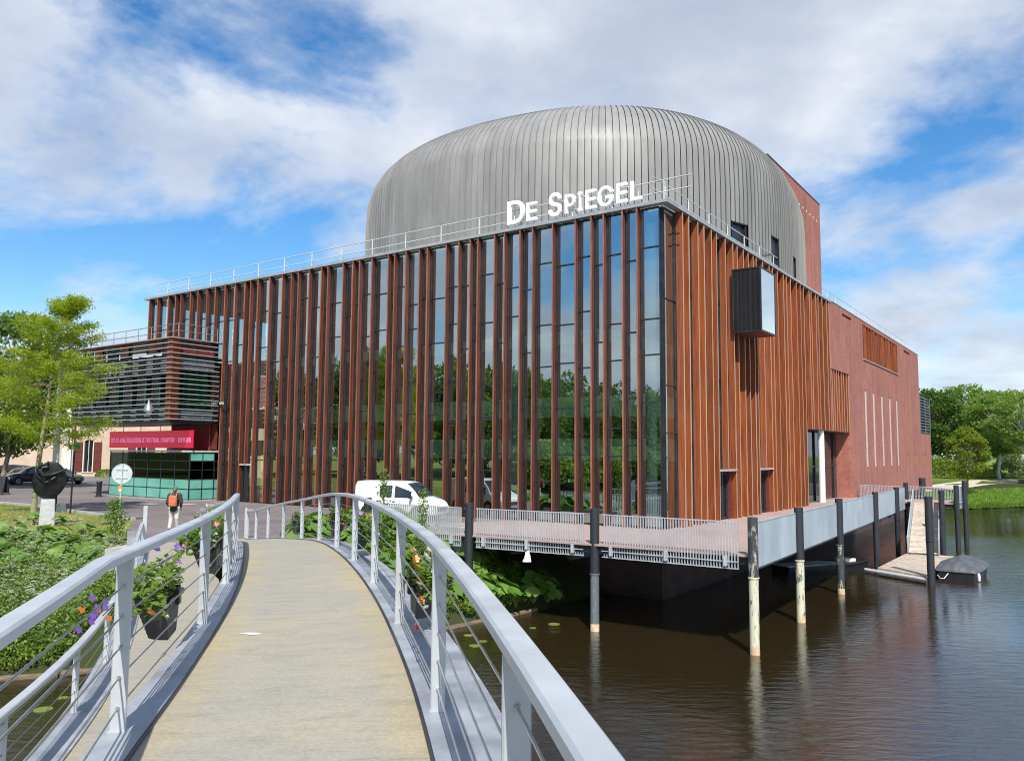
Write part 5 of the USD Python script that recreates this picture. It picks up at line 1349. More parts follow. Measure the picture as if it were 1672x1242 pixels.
def limb(mb, p0, p1, r0, r1, rs, wob=0.08, k=5, n=7):
    t = np.linspace(0, 1, k)[:, None]; L = np.linalg.norm(np.subtract(p1, p0))
    p = np.asarray(p0) * (1 - t) + np.asarray(p1) * t + rs.normal(size=(k, 3)) * wob * L * np.sin(t * math.pi) * 0.5
    mb.tube(p, np.linspace(r0, r1, k), n, caps=False)
    return p


def tree(name, label, cat, loc, H, W, z0, leafm, barkm, seed, nl, ls, group=None, r_trunk=None, clumps=60, clump_r=0.16, flat=1.0, rotz=0.0, proto=None, cone=0.0, low=0.0):
    rs = np.random.default_rng(seed)
    t = proto or thing(name, label, cat, group, loc=loc, rotz=rotz)
    tr = MB(); r0 = r_trunk or H * 0.016
    top = np.array([rs.normal() * 0.02 * H, rs.normal() * 0.02 * H, H * 0.88])
    tp = limb(tr, [0, 0, -0.4], top, r0, r0 * 0.15, rs, 0.05, 9, 10)
    put(t, "trunk", tr, barkm, smooth=60)
    br = MB(); P = []
    cz = (z0 + H) / 2; hz = (H - z0) / 2
    for c in range(clumps):
        a = rs.uniform(0, 2 * math.pi); u = rs.uniform(-1, 1); q = rs.uniform(0.45, 1.0) ** 0.6
        wz = math.sqrt(max(0.05, 1 - u * u)) * (1 - cone * (u + 1) / 2)
        ctr = np.array([math.cos(a) * W / 2 * wz * q, math.sin(a) * W / 2 * wz * q, cz + hz * u * (0.92 if u > 0 else 0.98)])
        s = ctr[2] * rs.uniform(0.55, 0.8) if flat > 0.6 else ctr[2] - 0.15 * np.hypot(ctr[0], ctr[1])
        s = np.clip(s, z0 * 0.6, H * 0.85)
        i = np.argmin(abs(tp[:, 2] - s))
        limb(br, tp[i], ctr, r0 * 0.28, r0 * 0.06, rs, 0.12, 5, 5)
        R = W * clump_r * rs.uniform(0.7, 1.3); n = int(nl / clumps * (R / (W * clump_r)) ** 2)
        g = rs.normal(size=(n, 3)); g /= np.linalg.norm(g, axis=1, keepdims=True)
        g *= rs.uniform(0.2, 1, (n, 1)) ** 0.5 * R
        g[:, 2] *= 0.72 * flat
        g[:, 2] -= low * (g[:, 0] ** 2 + g[:, 1] ** 2) / R
        P.append(ctr + g)
    put(t, "branches", br, barkm, smooth=60)
    P = np.vstack(P)
    put(t, "crown", leaf_quads(P, ls, rs), leafm)
    return t


# young honey locust on the lawn: airy layers of feathery sprays
def locust(label, loc, seed):
    rs = np.random.default_rng(seed)
    t = thing("locust_tree", label, "tree", loc=loc)
    tr = MB()
    trunk = np.array([[0, 0, -0.3], [0.05, 0, 1.0], [0.12, 0.02, 2.6], [0.28, 0, 4.3], [0.42, 0.05, 6.0], [0.55, 0, 7.2], [0.8, 0.05, 8.6], [1.05, 0, 9.8], [1.25, 0, 10.9]])
    tr.tube(trunk, [0.17, 0.135, 0.12, 0.10, 0.075, 0.06, 0.045, 0.03, 0.012], 10)
    put(t, "trunk", tr, "bark_green", smooth=60)
    br = MB(); P = []
    nb = 46
    for k in range(nb):
        z = 3.3 + 7.4 * (k / nb) ** 0.95
        a = k * 2.399 + rs.normal() * 0.25
        b = np.array([np.interp(z, trunk[:, 2], trunk[:, 0]), np.interp(z, trunk[:, 2], trunk[:, 1]), z])
        L = np.interp(z, [3.2, 4.2, 6.0, 8.0, 10.9], [2.6, 3.1, 2.9, 2.1, 0.9]) * rs.uniform(0.72, 1.12)
        d = np.array([math.cos(a), math.sin(a), rs.uniform(0.10, 0.45) if z < 8 else rs.uniform(0.4, 0.9)]); d /= np.linalg.norm(d)
        e = b + d * L + [0, 0, -0.10 * L]
        pts = limb(br, b, e, 0.035 * (1 - (z - 3) / 12), 0.006, rs, 0.10, 7, 5)
        for j in range(2, 7):
            for q in range(4):
                a2 = a + rs.uniform(-1.3, 1.3); l2 = L * rs.uniform(0.16, 0.38)
                p1 = pts[j] + np.array([math.cos(a2), math.sin(a2), rs.uniform(-0.15, 0.35)]) * l2
                br.tube([pts[j], (pts[j] + p1) / 2 + [0, 0, 0.04], p1], [0.008, 0.006, 0.003], 4, caps=False)
                m = 38
                u = rs.uniform(0.15, 1.1, m)[:, None]
                c = pts[j] * (1 - u) + p1 * u + rs.normal(size=(m, 3)) * [0.16, 0.16, 0.13]
                c[:, 2] -= 0.10 * u[:, 0] ** 2
                P.append(c)
    put(t, "branches", br, "bark_green", smooth=60)
    P = np.vstack(P)
    put(t, "crown", leaf_quads(P, 0.066, rs, up=0.3, aspect=0.40), "leaf_locust")
    return t


locust("yellow-green young locust tree standing on the lawn beside the bronze disc", (-24.0, 41.2, 0), 4)
tree("oak_tree", "dark green tree behind the yellow-green locust at the left edge", "tree", (-41.5, 67, 0), 14.2, 9.0, 3.0, "leaf_oak", "bark", 12, 11000, 0.20, clumps=80)
tree("lime_tree", "mid green tree in front of the old plastered house", "tree", (-50.5, 70, 0), 12.5, 8.0, 3.0, "leaf_mid", "bark", 13, 9000, 0.19, clumps=70)

FT_ = "row of park trees beyond the far lawn"
far = [
    ("park_tree", "tall dark park tree nearest to the brick wing's end", (76.5, 146), 14.6, 12, "leaf_oak", 31), ("park_tree", "round mid green park tree right behind the small yellow-green tree", (85, 142), 14.2, 12, "leaf_mid", 32),
    ("park_tree", "broad light green park tree at the right edge of the far lawn", (95.5, 143), 16.4, 14, "leaf_mid", 33), ("park_tree", "dark park tree filling the gap behind the pale trunks", (90, 160), 16.8, 14, "leaf_mid", 34),
    ("park_tree", "dark rear park tree farthest to the left of the row", (70, 158), 16, 13, "leaf_oak", 35), ("park_tree", "rear park tree at the far right, partly out of the picture", (107, 155), 17, 15, "leaf_mid", 36)]
for nm, lab, (x, y), H, W, lm, sd in far:
    tree(nm, lab, "tree", (x, y, 0.3), H, W, 3.2, lm, "bark", sd, 9500, 0.30, clumps=85, clump_r=0.14)
for nm, lab, (x, y), H, W, sd in (("birch_tree", "pale-trunked light green tree standing nearest to the water on the far lawn", (79.0, 124.5), 13.8, 10, 41), ("birch_tree", "second pale-trunked tree, left of and behind the nearest one on the far lawn", (79.5, 133), 13.2, 9.5, 42)):
    tree(nm, lab, "tree", (x, y, -0.3), H, W, 4.6, "leaf_mid", "bark_pale", sd, 9000, 0.22, clumps=75, clump_r=0.14, r_trunk=0.26, flat=0.8)
tree("small_tree", "small yellow-green ornamental tree on the far bank behind the mooring poles", "tree", (59.8, 107, -0.9), 8.0, 6.0, 1.6, "leaf_young", "bark", 51, 7000, 0.16, clumps=55, clump_r=0.15, flat=0.7, cone=0.35, low=0.25)
for i, (x, y, h, w, lm, lab) in enumerate(((68, 130, 3.2, 7, "leaf_young", "bright green clipped shrub bank left of the small tree"), (75, 134, 3.6, 7, "leaf_mid", "shrub behind the small yellow-green tree"), (83.5, 136, 3.4, 8, "leaf_pale", "pale flowering shrub behind the pale trunks"), (91, 137, 3.3, 8, "leaf_pale", "pale flowering shrub at the right end of the far lawn"), (99, 139, 3.3, 8, "leaf_mid", "dark shrub at the picture's right edge on the far lawn"))):
    rs = np.random.default_rng(60 + i)
    t = thing("shrub", lab, "shrub", loc=(x, y, 0.0))
    P = rs.normal(size=(2600, 3)); P /= np.linalg.norm(P, axis=1, keepdims=True); P *= rs.uniform(0.6, 1, (2600, 1)) ** 0.4; P[:, 2] = abs(P[:, 2])
    P *= [w / 2, w / 2.6, h]
    P += 0.25 * np.sin(P * 2.1)
    put(t, "foliage", leaf_quads(P, 0.20, rs), lm)
    sb = MB()
    for k in range(7):
        limb(sb, [0, 0, -0.2], [rs.uniform(-w / 3, w / 3), rs.uniform(-w / 4, w / 4), h * 0.7], 0.06, 0.02, rs, 0.1, 4, 5)
    put(t, "stems", sb, "bark", smooth=60)
# trees on the opposite bank, seen mirrored in the glass
src = tree("waterside_tree", "tall dark tree on the opposite bank behind the viewer", "tree", (-55, -36, 0), 16, 12, 2.5, "leaf_oak", "bark", 71, 9000, 0.30, group="trees on the opposite bank", clumps=80)
for k, (x, y, s) in enumerate(((-66, 27, 0.95), (-76, 22, 1.0), (-82, 13, 1.1), (-90, 5, 1.0), (-98, -3, 1.15), (-106, -12, 1.0), (-113, -22, 1.1), (-121, -33, 1.05), (-129, -46, 1.2), (-76, 36, 1.1), (-92, 20, 1.15), (-102, 10, 1.1), (-112, 0, 1.2),
                               (-120, -14, 1.1), (-132, -26, 1.2), (-62, -58, 1.0), (-44, -44, 1.1), (-33, -50, 0.95), (-20, -56, 1.1), (-96, 34, 1.1), (-88, 46, 1.0), (-8, -60, 1.0))):
    copy_thing(src, "waterside_tree", "tall dark tree on the opposite bank behind the viewer", (x, y, -0.2), k * 1.3, s, "tree", "trees on the opposite bank")


for k in range(22):
    a = k / 21
    x, y = -70 - 58 * a + 1.5 * math.sin(k * 2.3), 13.5 - 64 * a + 6 * a * (1 - a) + 1.5 * math.cos(k * 1.7)
    copy_thing("/World/shrub_001", "waterside_bush", "leafy bush on the opposite bank behind the viewer", (x, y, -1.0), k * 0.9, 1.35 + 0.3 * math.sin(k), "bush", "bushes on the opposite bank")


# ---- bank plants
def disc_leaf(r, cup, n=12, notch=0.35):
    """round kidney-shaped leaf with a wavy rim, in the xy plane, stalk at the origin"""
    a = np.linspace(notch, 2 * math.pi - notch, n)
    v = [(0, 0, 0)]
    for k in (0.55, 1.0):
        for i, q in enumerate(a):
            rr_ = r * k * (1 + 0.06 * math.sin(q * 5))
            v.append((rr_ * math.cos(q) + 0.12 * r, rr_ * math.sin(q), cup * k * k * r + 0.05 * r * math.sin(q * 4) * k))
    f = [[0, 1 + i, 2 + i] for i in range(n - 1)]
    for i in range(n - 1):
        f += [[1 + i, 1 + n + i, 2 + n + i], [1 + i, 2 + n + i, 2 + i]]
    return np.array(v), np.array(f)


def butterbur(path, seed, scale=1.0, nleaf=9):
    rs = np.random.default_rng(seed)
    stm = MB()
    for k in range(nleaf):
        a = k * 2.4 + rs.normal() * 0.3; d = rs.uniform(0.15, 0.55) * scale; h = rs.uniform(0.25, 0.6) * scale; r = rs.uniform(0.20, 0.36) * scale
        v, f = disc_leaf(r, rs.uniform(-0.15, 0.25))
        ta = rs.uniform(0.1, 0.95); c, s = math.cos(a), math.sin(a)
        Rz = np.array([[c, -s, 0], [s, c, 0], [0, 0, 1]]); Ry = np.array([[math.cos(ta), 0, math.sin(ta)], [0, 1, 0], [-math.sin(ta), 0, math.cos(ta)]])
        v = v @ (Rz @ Ry).T + [d * c, d * s, h]
        put(path, "leaf", (v, f), "leaf_butterbur", smooth=True)
        stm.tube([(0.02 * c, 0.02 * s, -0.1), (d * c * 0.5, d * s * 0.5, h * 0.65), (d * c, d * s, h)], [0.012, 0.010, 0.007], 5, caps=False)
    put(path, "stalks", stm, "leaf_herb")


def region_points(poly, n, rs, dmin=0.0):
    x0, y0, x1, y1 = poly.bounds; out = []
    while len(out) < n:
        p = rs.uniform([x0, y0], [x1, y1], (max(2000, n * 3), 2))
        p = p[shapely.contains_xy(poly, p[:, 0], p[:, 1])]
        out += list(p)
    p = np.array(out[:n])
    return np.c_[p, ground_z(p[:, 0], p[:, 1])]


left_bank = sg.Polygon([(-30, 19.9), (-24, 20.7), (-13.6, 22.6), (-12.6, 23.2), (-12.5, 26.2), (-13.2, 28.5), (-15.2, 32.5), (-17.3, 36.9), (-22.4, 36.2), (-30, 36.6)])
right_bank = sg.Polygon([(-8.0, 25.9), (-5, 27.7), (-2.3, 29.6), (-0.9, 30.8), (0.1, 32.0), (1.4, 33.8), (0.4, 34.4), (-2.4, 33.2), (-6.2, 35.6), (-6.9, 35.2), (-7.7, 32.4), (-8.1, 29.0)])
right_front = right_bank.intersection(sg.Polygon([(-12, 20), (3.2, 28.5), (1.6, 33.4), (-1.6, 32.4), (-6.2, 35.4), (-9, 36)]))
rs0 = np.random.default_rng(90)
protos = [thing("butterbur_plant", "broad-leaved butterbur plant on the planted bank", "plant", "butterbur plants on the bank", loc=(0, 0, 0)) for _ in range(3)]
for i, p in enumerate(protos):
    butterbur(p, 200 + i, (1.0, 0.85, 1.15)[i])
spots = []
top_band = left_bank.intersection(sg.Polygon([(-60, 30.5), (-24, 29.3), (-13.5, 28), (-14.5, 32.4), (-60, 32.6)]))
spots += [(*q, rs0.uniform(0.65, 1.2)) for q in region_points(top_band, 115, rs0)]
spots += [(*q, rs0.uniform(0.5, 0.9)) for q in region_points(left_bank, 25, rs0)]
spots += [(*q, rs0.uniform(0.8, 1.25)) for q in region_points(right_bank, 120, rs0)]
spots += [(0.9, 32.6, -2.55, 1.1), (1.5, 33.0, -2.6, 1.0), (0.2, 31.9, -2.6, 1.0), (-0.4, 31.6, -2.4, 1.1)]
for i, (x, y, z, s) in enumerate(spots):
    if i < 3:
        xp = UsdGeom.Xform.Get(stage, protos[i]); xp.ClearXformOpOrder()
        xp.GetPrim().RemoveProperty("xformOp:translate")
        xp.AddTranslateOp().Set(Gf.Vec3d(x, y, z))
    else:
        copy_thing(protos[i % 3], "butterbur_plant", "broad-leaved butterbur plant on the planted bank", (x, y, z), rs0.uniform(0, 6.28), s, "plant", "butterbur plants on the bank")


def scatter(name, label, cat, protos_, pts, scales, rs, tilt=0.12):
    """uncountable ground cover as one instancer"""
    p = path_for(name)
    pi = UsdGeom.PointInstancer.Define(stage, p)
    tag(pi.GetPrim(), label, cat, kind="stuff")
    rel = []
    for j, (mesh, mat) in enumerate(protos_):
        q = f"{p}/clump" + (f"_{j:03d}" if j else "")
        usdkit.mesh(stage, q, mesh, M[mat], False); rel.append(Sdf.Path(q))
    pi.CreatePrototypesRel().SetTargets(rel)
    n = len(pts)
    pi.CreateProtoIndicesAttr(Vt.IntArray.FromNumpy(rs.integers(0, len(protos_), n).astype(np.int32)))
    pi.CreatePositionsAttr(Vt.Vec3fArray.FromNumpy(pts.astype(np.float32)))
    a = rs.uniform(0, 2 * math.pi, n) / 2
    tx, ty = rs.normal(size=n) * tilt, rs.normal(size=n) * tilt
    qs = np.stack([np.cos(a), tx * 0.5, ty * 0.5, np.sin(a)], 1); qs /= np.linalg.norm(qs, axis=1, keepdims=True)
    pi.CreateOrientationsAttr(Vt.QuathArray([Gf.Quath(float(q[0]), float(q[1]), float(q[2]), float(q[3])) for q in qs]))
    s = np.asarray(scales, float)
    pi.CreateScalesAttr(Vt.Vec3fArray.FromNumpy(np.repeat(s[:, None], 3, 1).astype(np.float32)))


def herb(seed, n, R, h, ls, asp=0.5):
    rs = np.random.default_rng(seed)
    q = np.sqrt(rs.random(n)) * R; a = rs.uniform(0, 6.283, n)
    z = h * rs.uniform(0.05, 1, n) ** 0.7 * (1 - 0.55 * (q / R) ** 2)
    return leaf_quads(np.stack([q * np.cos(a), q * np.sin(a), z], 1), ls, rs, 0.45, asp)


def blades(seed, n, R, h, w=0.006):
    rs = np.random.default_rng(seed); mb = MB()
    for _ in range(n):
        q = math.sqrt(rs.random()) * R; a = rs.uniform(0, 6.283); b = np.array([q * math.cos(a), q * math.sin(a), -0.02])
        l = h * rs.uniform(0.5, 1.1); d = np.array([rs.normal() * 0.35, rs.normal() * 0.35, 1.0]); s = np.cross(d, [rs.normal(), rs.normal(), 0]); s /= np.linalg.norm(s)
        m = b + d * l * 0.55; t = b + d * l + np.array([d[0], d[1], -0.4]) * l * 0.25
        mb.add([b - s * w, b + s * w, m + s * w * 0.8, m - s * w * 0.8, t], [[0, 1, 2], [0, 2, 3], [3, 2, 4]])
    return mb.mesh()


rs1 = np.random.default_rng(91)
L1 = region_points(left_bank, 5200, rs1)
L1 = L1[(L1[:, 1] < 29.5 + rs1.normal(size=len(L1)) * 1.2 + 0.12 * np.abs(L1[:, 0] + 13)) | ((L1[:, 1] < 32) & (rs1.random(len(L1)) < 0.12))]
scatter("bank_herbs", "dense green herbs covering the left bank", "herbs", [(herb(1, 95, 0.36, 0.62, 0.055), "leaf_herb"), (herb(2, 80, 0.4, 0.5, 0.07), "leaf_herb"), (herb(3, 90, 0.34, 0.8, 0.045, 0.35), "leaf_herb"), (herb(4, 80, 0.34, 0.75, 0.05), "leaf_pale")], L1, rs1.uniform(0.7, 1.35, len(L1)), rs1)
mid = left_bank.intersection(sg.Polygon([(-60, 22.5), (-24, 24), (-13, 25.5), (-13, 33), (-24, 33.5), (-60, 35)]))


def umbels(seed):
    rs = np.random.default_rng(seed); mb = MB()
    for _ in range(6):
        c = np.array([rs.normal() * 0.16, rs.normal() * 0.16, rs.uniform(0.7, 0.98)])
        P = c + np.c_[rs.normal(size=(16, 2)) * 0.035, rs.normal(size=16) * 0.006]
        mb.add(*leaf_quads(P, 0.012, rs, 1.5, 0.9))
    return mb.mesh()


P2 = region_points(mid, 1000, rs1)
scatter("white_flowers", "white umbel flowers among the herbs of the left bank", "flowers", [(umbels(1), "petal_cream"), (umbels(2), "petal_cream")], P2, rs1.uniform(0.75, 1.05, len(P2)), rs1)
P3 = region_points(right_bank, 1500, rs1)
scatter("bank_herbs", "dense green herbs covering the small bank below the terrace fence", "herbs", [(herb(11, 110, 0.34, 0.62, 0.06), "leaf_herb"), (herb(12, 90, 0.36, 0.5, 0.07), "leaf_herb"), (herb(13, 90, 0.30, 0.8, 0.05, 0.4), "leaf_herb")], P3, rs1.uniform(0.6, 1.2, len(P3)), rs1)
P4 = region_points(sg.Polygon([(-5.8, 27.6), (-2.3, 29.7), (-2.8, 30.6), (-6.5, 28.6)]), 60, rs1)
scatter("white_flowers", "white flowers at the water's edge beside the bridge", "flowers", [(umbels(5), "petal_white")], P4, rs1.uniform(0.6, 0.8, len(P4)), rs1)
dry = sg.Polygon([(-60, 40), (-30, 32.8), (-22.4, 32.5), (-15.6, 32.6), (-17.5, 37.8), (-18.8, 38.85), (-22.5, 42.05), (-27.0, 46.2), (-30.3, 48.2), (-40, 52.3), (-60, 57.5)])
P5 = region_points(dry, 7000, rs1)
scatter("lawn_grass", "dry yellowish grass of the lawn around the bronze disc", "grass", [(blades(1, 26, 0.22, 0.10), "grass_dry"), (blades(2, 22, 0.25, 0.07), "grass_dry")], P5, rs1.uniform(0.7, 1.3, len(P5)), rs1)
farl = sg.Polygon([(51.2, 97.0), (54.9, 97.8), (63.5, 102.2), (78, 107.8), (95, 114.5), (95, 126), (80, 121), (64, 112), (50, 104)])
P6 = region_points(farl, 5200, rs1)
scatter("far_bank_grass", "lush bright green grass of the far bank", "grass", [(blades(3, 30, 0.5, 0.5, 0.03), "grass_lush"), (blades(4, 30, 0.5, 0.38, 0.03), "grass_lush")], P6, rs1.uniform(0.7, 1.3, len(P6)), rs1)
edge_pts = np.array([[p.x, p.y, WZ + 0.15] for p in [sg.LineString([(51, 96.1), (54.9, 97.3), (63.5, 101.6), (78, 107.1), (95, 114)]).interpolate(s) for s in np.arange(0, 47, 0.35)]])
scatter("reed_fringe", "darker reeds along the far water edge", "reeds", [(blades(7, 30, 0.35, 0.8, 0.03), "leaf_herb")], edge_pts, rs1.uniform(0.6, 1.4, len(edge_pts)), rs1)

# saplings that grow up by the terrace fence, and grass tuft by the side path
def sapling(label, loc, H, W, seed):
    rs = np.random.default_rng(seed)
    t = thing("sapling", label, "sapling", loc=loc)
    st = MB(); top = np.array([rs.normal() * 0.1, rs.normal() * 0.1, H])
    p = limb(st, [0, 0, -0.3], top, 0.022, 0.006, rs, 0.05, 8, 6); P = []
    for k in range(46):
        z = H * (0.15 + 0.85 * k / 46); b = np.array([np.interp(z, p[:, 2], p[:, i]) for i in range(3)])
        a = k * 2.4; e = b + np.array([math.cos(a), math.sin(a), 0.35]) * W * rs.uniform(0.5, 1.1) * (1.1 - 0.65 * k / 46)
        st.tube([b, e], [0.006, 0.002], 4, caps=False)
        u = rs.uniform(0.3, 1.1, (13, 1)); P.append(b * (1 - u) + e * u + rs.normal(size=(13, 3)) * 0.05)
    put(t, "stem", st, "bark_green", smooth=60); put(t, "foliage", leaf_quads(np.vstack(P), 0.055, rs, 0.4, 0.6), "leaf_mid")


sapling("young sapling growing up in front of the white van's side", (-4.95, 31.6, -0.9), 3.45, 0.42, 301)
sapling("young sapling climbing the terrace fence in front of the van's bonnet", (-3.3, 31.0, -1.3), 3.1, 0.36, 302)
sapling("bright grassy shrub beside the end blade of the side path", (-14.2, 29.6, -0.1), 1.5, 0.45, 303)
for k, (x, y) in enumerate(((-44.0, 97.6), (-46.2, 97.4), (-48.5, 97.8))):
    rs = np.random.default_rng(400 + k)
    t = thing("house_shrub", ("low green shrub at the old house wall nearest to the glass pavilion", "low green shrub under the shuttered window", "low green shrub by the drainpipe of the old house")[k], "shrub", loc=(x, y, 0))
    P = rs.normal(size=(700, 3)); P /= np.linalg.norm(P, axis=1, keepdims=True); P[:, 2] = abs(P[:, 2]); P *= [1.3, 0.7, 0.9]
    put(t, "foliage", leaf_quads(P, 0.12, rs), "leaf_mid")

# ================================================================== VEHICLES, PEOPLE AND STREET THINGS
def vehicle(name, label, loc, rotz, paint, st, wins, wheels, front, rear, group=None, plate=True):
    """st: stations (x, half width at belt, z bottom, z belt, z roof, roof half width) from rear to front"""
    t = thing(name, label, "van" if "van" in label else "car", group, loc=loc, rotz=rotz)
    st = np.array(st, float)
    xs = np.unique(np.r_[np.linspace(st[0, 0], st[-1, 0], 46), st[:, 0]])
    col = [PchipInterpolator(st[:, 0], st[:, i]) for i in range(1, 6)]
    F = lambda x: [float(c(x)) for c in col]
    secs = []
    for x in xs:
        w, zb, zl, zr, wr = F(x); zr = max(zr, zl + 0.015); wr = min(wr, w * 0.97)
        half = [(w * 0.90, zb), (w * 0.985, zb + 0.09), (w, (zb + zl) * 0.52), (w * 0.985, zl - 0.05), (w * 0.955, zl), (wr + (w * .955 - wr) * 0.12, zr - (zr - zl) * 0.12), (wr * 0.93, zr - 0.012), (wr * 0.55, zr + 0.012), (0, zr + 0.02)]
        secs.append([(x, y, z) for y, z in half] + [(x, -y, z) for y, z in half[::-1][1:]])
    body = MB().sweep(np.array(secs))
    put(t, "body", body, paint, smooth=38)

    def side(x, z, sgn, e=0.008):
        w, zb, zl, zr, wr = F(x); k = np.clip((z - zl) / max(zr - zl, 1e-3), 0, 1)
        if z < zl: return np.array([x, sgn * (w * 1.0 + e), z])
        return np.array([x, sgn * (w * 0.955 + (wr + (w * .955 - wr) * .12 - w * 0.955) * min(1, k / 0.88) + e), z])
    for poly in wins:
        for sgn in (-1, 1):
            n = 6
            (xa, za0, za1), (xb, zb0, zb1) = poly
            g = [[side(xa + (xb - xa) * i / n, (za0 + (zb0 - za0) * i / n) * (1 - j / 2) + (za1 + (zb1 - za1) * i / n) * j / 2, sgn) for i in range(n + 1)] for j in range(3)]
            m = MB().sheet(np.array(g) if sgn < 0 else np.array(g)[:, ::-1])
            put(t, "side_window", m, "dark_glass", smooth=True)
    for (xa, za, xb, zb, nm) in (front, rear):                      # windscreen and rear window
        g = []
        for k in np.linspace(0, 1, 9):
            x = xa + (xb - xa) * k
            w_, _, zl_, zr, wr_x = F(x); w = min(wr_x, w_ * 0.97) * 0.90
            g.append([(x + np.sign(xa - xb) * 0.02, q, max(zr, zl_ + 0.015) + 0.032 - 0.030 * abs(q / w) ** 1.5) for q in np.linspace(-w, w, 9)])
        m = MB().sheet(np.array(g))
        put(t, nm, m, "dark_glass", smooth=True)
    for x, r in wheels:
        for sgn in (-1, 1):
            w = F(x)[0]
            c = np.array([x, sgn * (w - 0.10), r])
            arch = MB().tube([c + [0, sgn * 0.0, 0.02], c + [0, sgn * 0.112, 0.02]], r * 1.16, 26)
            wh = put(t, "wheel", MB().tube([c - [0, sgn * 0.11, 0], c - [0, sgn * 0.09, 0], c + [0, sgn * 0.10, 0], c + [0, sgn * 0.118, 0]], [r * 0.93, r, r, r * 0.93], 28), "tyre", smooth=40)
            put(wh, "wheel_arch", arch, "black_metal", smooth=40)
            rb = MB().tube([c + [0, sgn * 0.119, 0], c + [0, sgn * 0.126, 0]], r * 0.66, 20)
            put(wh, "rim", rb, "rim", smooth=40)
    xf, xr = st[-1, 0], st[0, 0]
    wf, wr_ = F(xf - 0.12)[0], F(xr + 0.06)[0]
    zf, zr_ = F(xf - 0.12)[2], F(xr + 0.1)[2]
    for sgn in (-1, 1):
        put(t, "headlight", MB().pbox((xf - 0.30, sgn * wf * 0.62 - 0.0, zf - 0.24), (0.26, 0, 0), (0, sgn * (wf * 0.40), 0), (0, 0, 0.14)), "lamp_lens")
        put(t, "tail_light", MB().pbox((xr - 0.012, sgn * wr_ * 0.74, zr_ - 0.28), (0.1, 0, 0), (0, sgn * wr_ * 0.25, 0), (0, 0, 0.26)), "tail_red")
        wm = F(front[0] - 0.05)[0]
        put(t, "wing_mirror", MB().pbox((front[0] - 0.35, sgn * (wm + 0.01), F(front[0] - .3)[2] + 0.02), (0.1, 0, 0), (0, sgn * 0.2, 0), (0, 0, 0.14)), "black_metal")
    for sgn in (-1, 1):
        put(t, "sill_trim", MB().pbox((xr + 0.75, sgn * (F(0)[0] - 0.015), F(0)[1] + 0.07), (xf - xr - 1.6, 0, 0), (0, sgn * 0.03, 0), (0, 0, 0.10)), "black_metal")
        for xd in ((-0.55, 0.30) if "van" in label else (-0.25, 0.75)):
            put(t, "door_handle", MB().pbox((xd - 0.3, sgn * (F(xd)[0] - 0.005), F(xd)[2] - 0.16), (0.16, 0, 0), (0, sgn * 0.03, 0), (0, 0, 0.03)), "black_metal")
            put(t, "door_gap", MB().pbox((xd + 0.12, sgn * (F(xd)[0] * 0.97), F(xd)[1] + 0.16), (0.012, 0, 0), (0, sgn * (F(xd)[0] * 0.034), 0), (0, 0, F(xd)[2] - F(xd)[1] - 0.22)), "black_metal")
    put(t, "grille", MB().pbox((xf - 0.035, -wf * 0.55, F(xf)[1] + 0.10), (0.045, 0, 0), (0, wf * 1.1, 0), (0, 0, 0.18)), "black_metal")
    if plate:
        put(t, "number_plate", MB().pbox((xf + 0.008, -0.26, F(xf)[1] + 0.12), (0.012, 0, 0), (0, 0.52, 0), (0, 0, 0.11)), "plate_yellow")
    return t


VAN = [(-2.15, 0.82, 0.36, 1.02, 1.70, 0.70), (-2.05, 0.88, 0.28, 1.05, 1.80, 0.74), (-1.2, 0.89, 0.24, 1.06, 1.83, 0.75), (0.2, 0.89, 0.24, 1.04, 1.82, 0.74), (0.62, 0.89, 0.24, 1.03, 1.74, 0.70), (1.05, 0.885, 0.24, 1.02, 1.42, 0.72), (1.38, 0.88, 0.24, 1.0, 1.10, 0.78), (1.85, 0.85, 0.26, 0.90, 0.96, 0.74), (2.13, 0.76, 0.30, 0.72, 0.77, 0.66), (2.2, 0.62, 0.36, 0.58, 0.62, 0.5)]
vehicle("delivery_van", "white delivery van parked between the terrace fence and the timber fins", (-5.25, 39.3, 0.012), -0.40, "car_white", VAN, [((-0.72, 1.08, 1.62), (-0.05, 1.08, 1.64)), ((0.10, 1.07, 1.64), (0.98, 1.07, 1.36))], [(-1.35, 0.32), (1.32, 0.32)], (1.36, 1.10, 0.66, 1.70, "windscreen"), (-2.12, 1.10, -2.09, 1.62, "rear_window"), plate=False)
SED = [(-2.2, 0.70, 0.36, 0.80, 0.86, 0.55), (-2.05, 0.84, 0.28, 0.92, 1.0, 0.70), (-1.5, 0.89, 0.24, 0.96, 1.24, 0.62), (-0.9, 0.90, 0.22, 0.95, 1.42, 0.60), (0.0, 0.90, 0.22, 0.93, 1.46, 0.60), (0.5, 0.90, 0.22, 0.92, 1.34, 0.60), (1.05, 0.89, 0.22, 0.90, 0.98, 0.74), (1.7, 0.87, 0.24, 0.82, 0.87, 0.74), (2.1, 0.80, 0.28, 0.68, 0.72, 0.66), (2.22, 0.66, 0.34, 0.56, 0.60, 0.5)]
SUV = [(-2.2, 0.74, 0.40, 0.96, 1.10, 0.60), (-2.08, 0.88, 0.32, 1.06, 1.46, 0.68), (-1.6, 0.92, 0.28, 1.08, 1.62, 0.68), (-0.8, 0.93, 0.27, 1.06, 1.68, 0.67), (0.1, 0.93, 0.27, 1.05, 1.66, 0.66), (0.6, 0.93, 0.27, 1.04, 1.48, 0.66), (1.1, 0.92, 0.27, 1.02, 1.10, 0.78), (1.8, 0.89, 0.29, 0.94, 0.99, 0.76), (2.15, 0.82, 0.33, 0.78, 0.82, 0.68), (2.25, 0.68, 0.38, 0.62, 0.66, 0.5)]
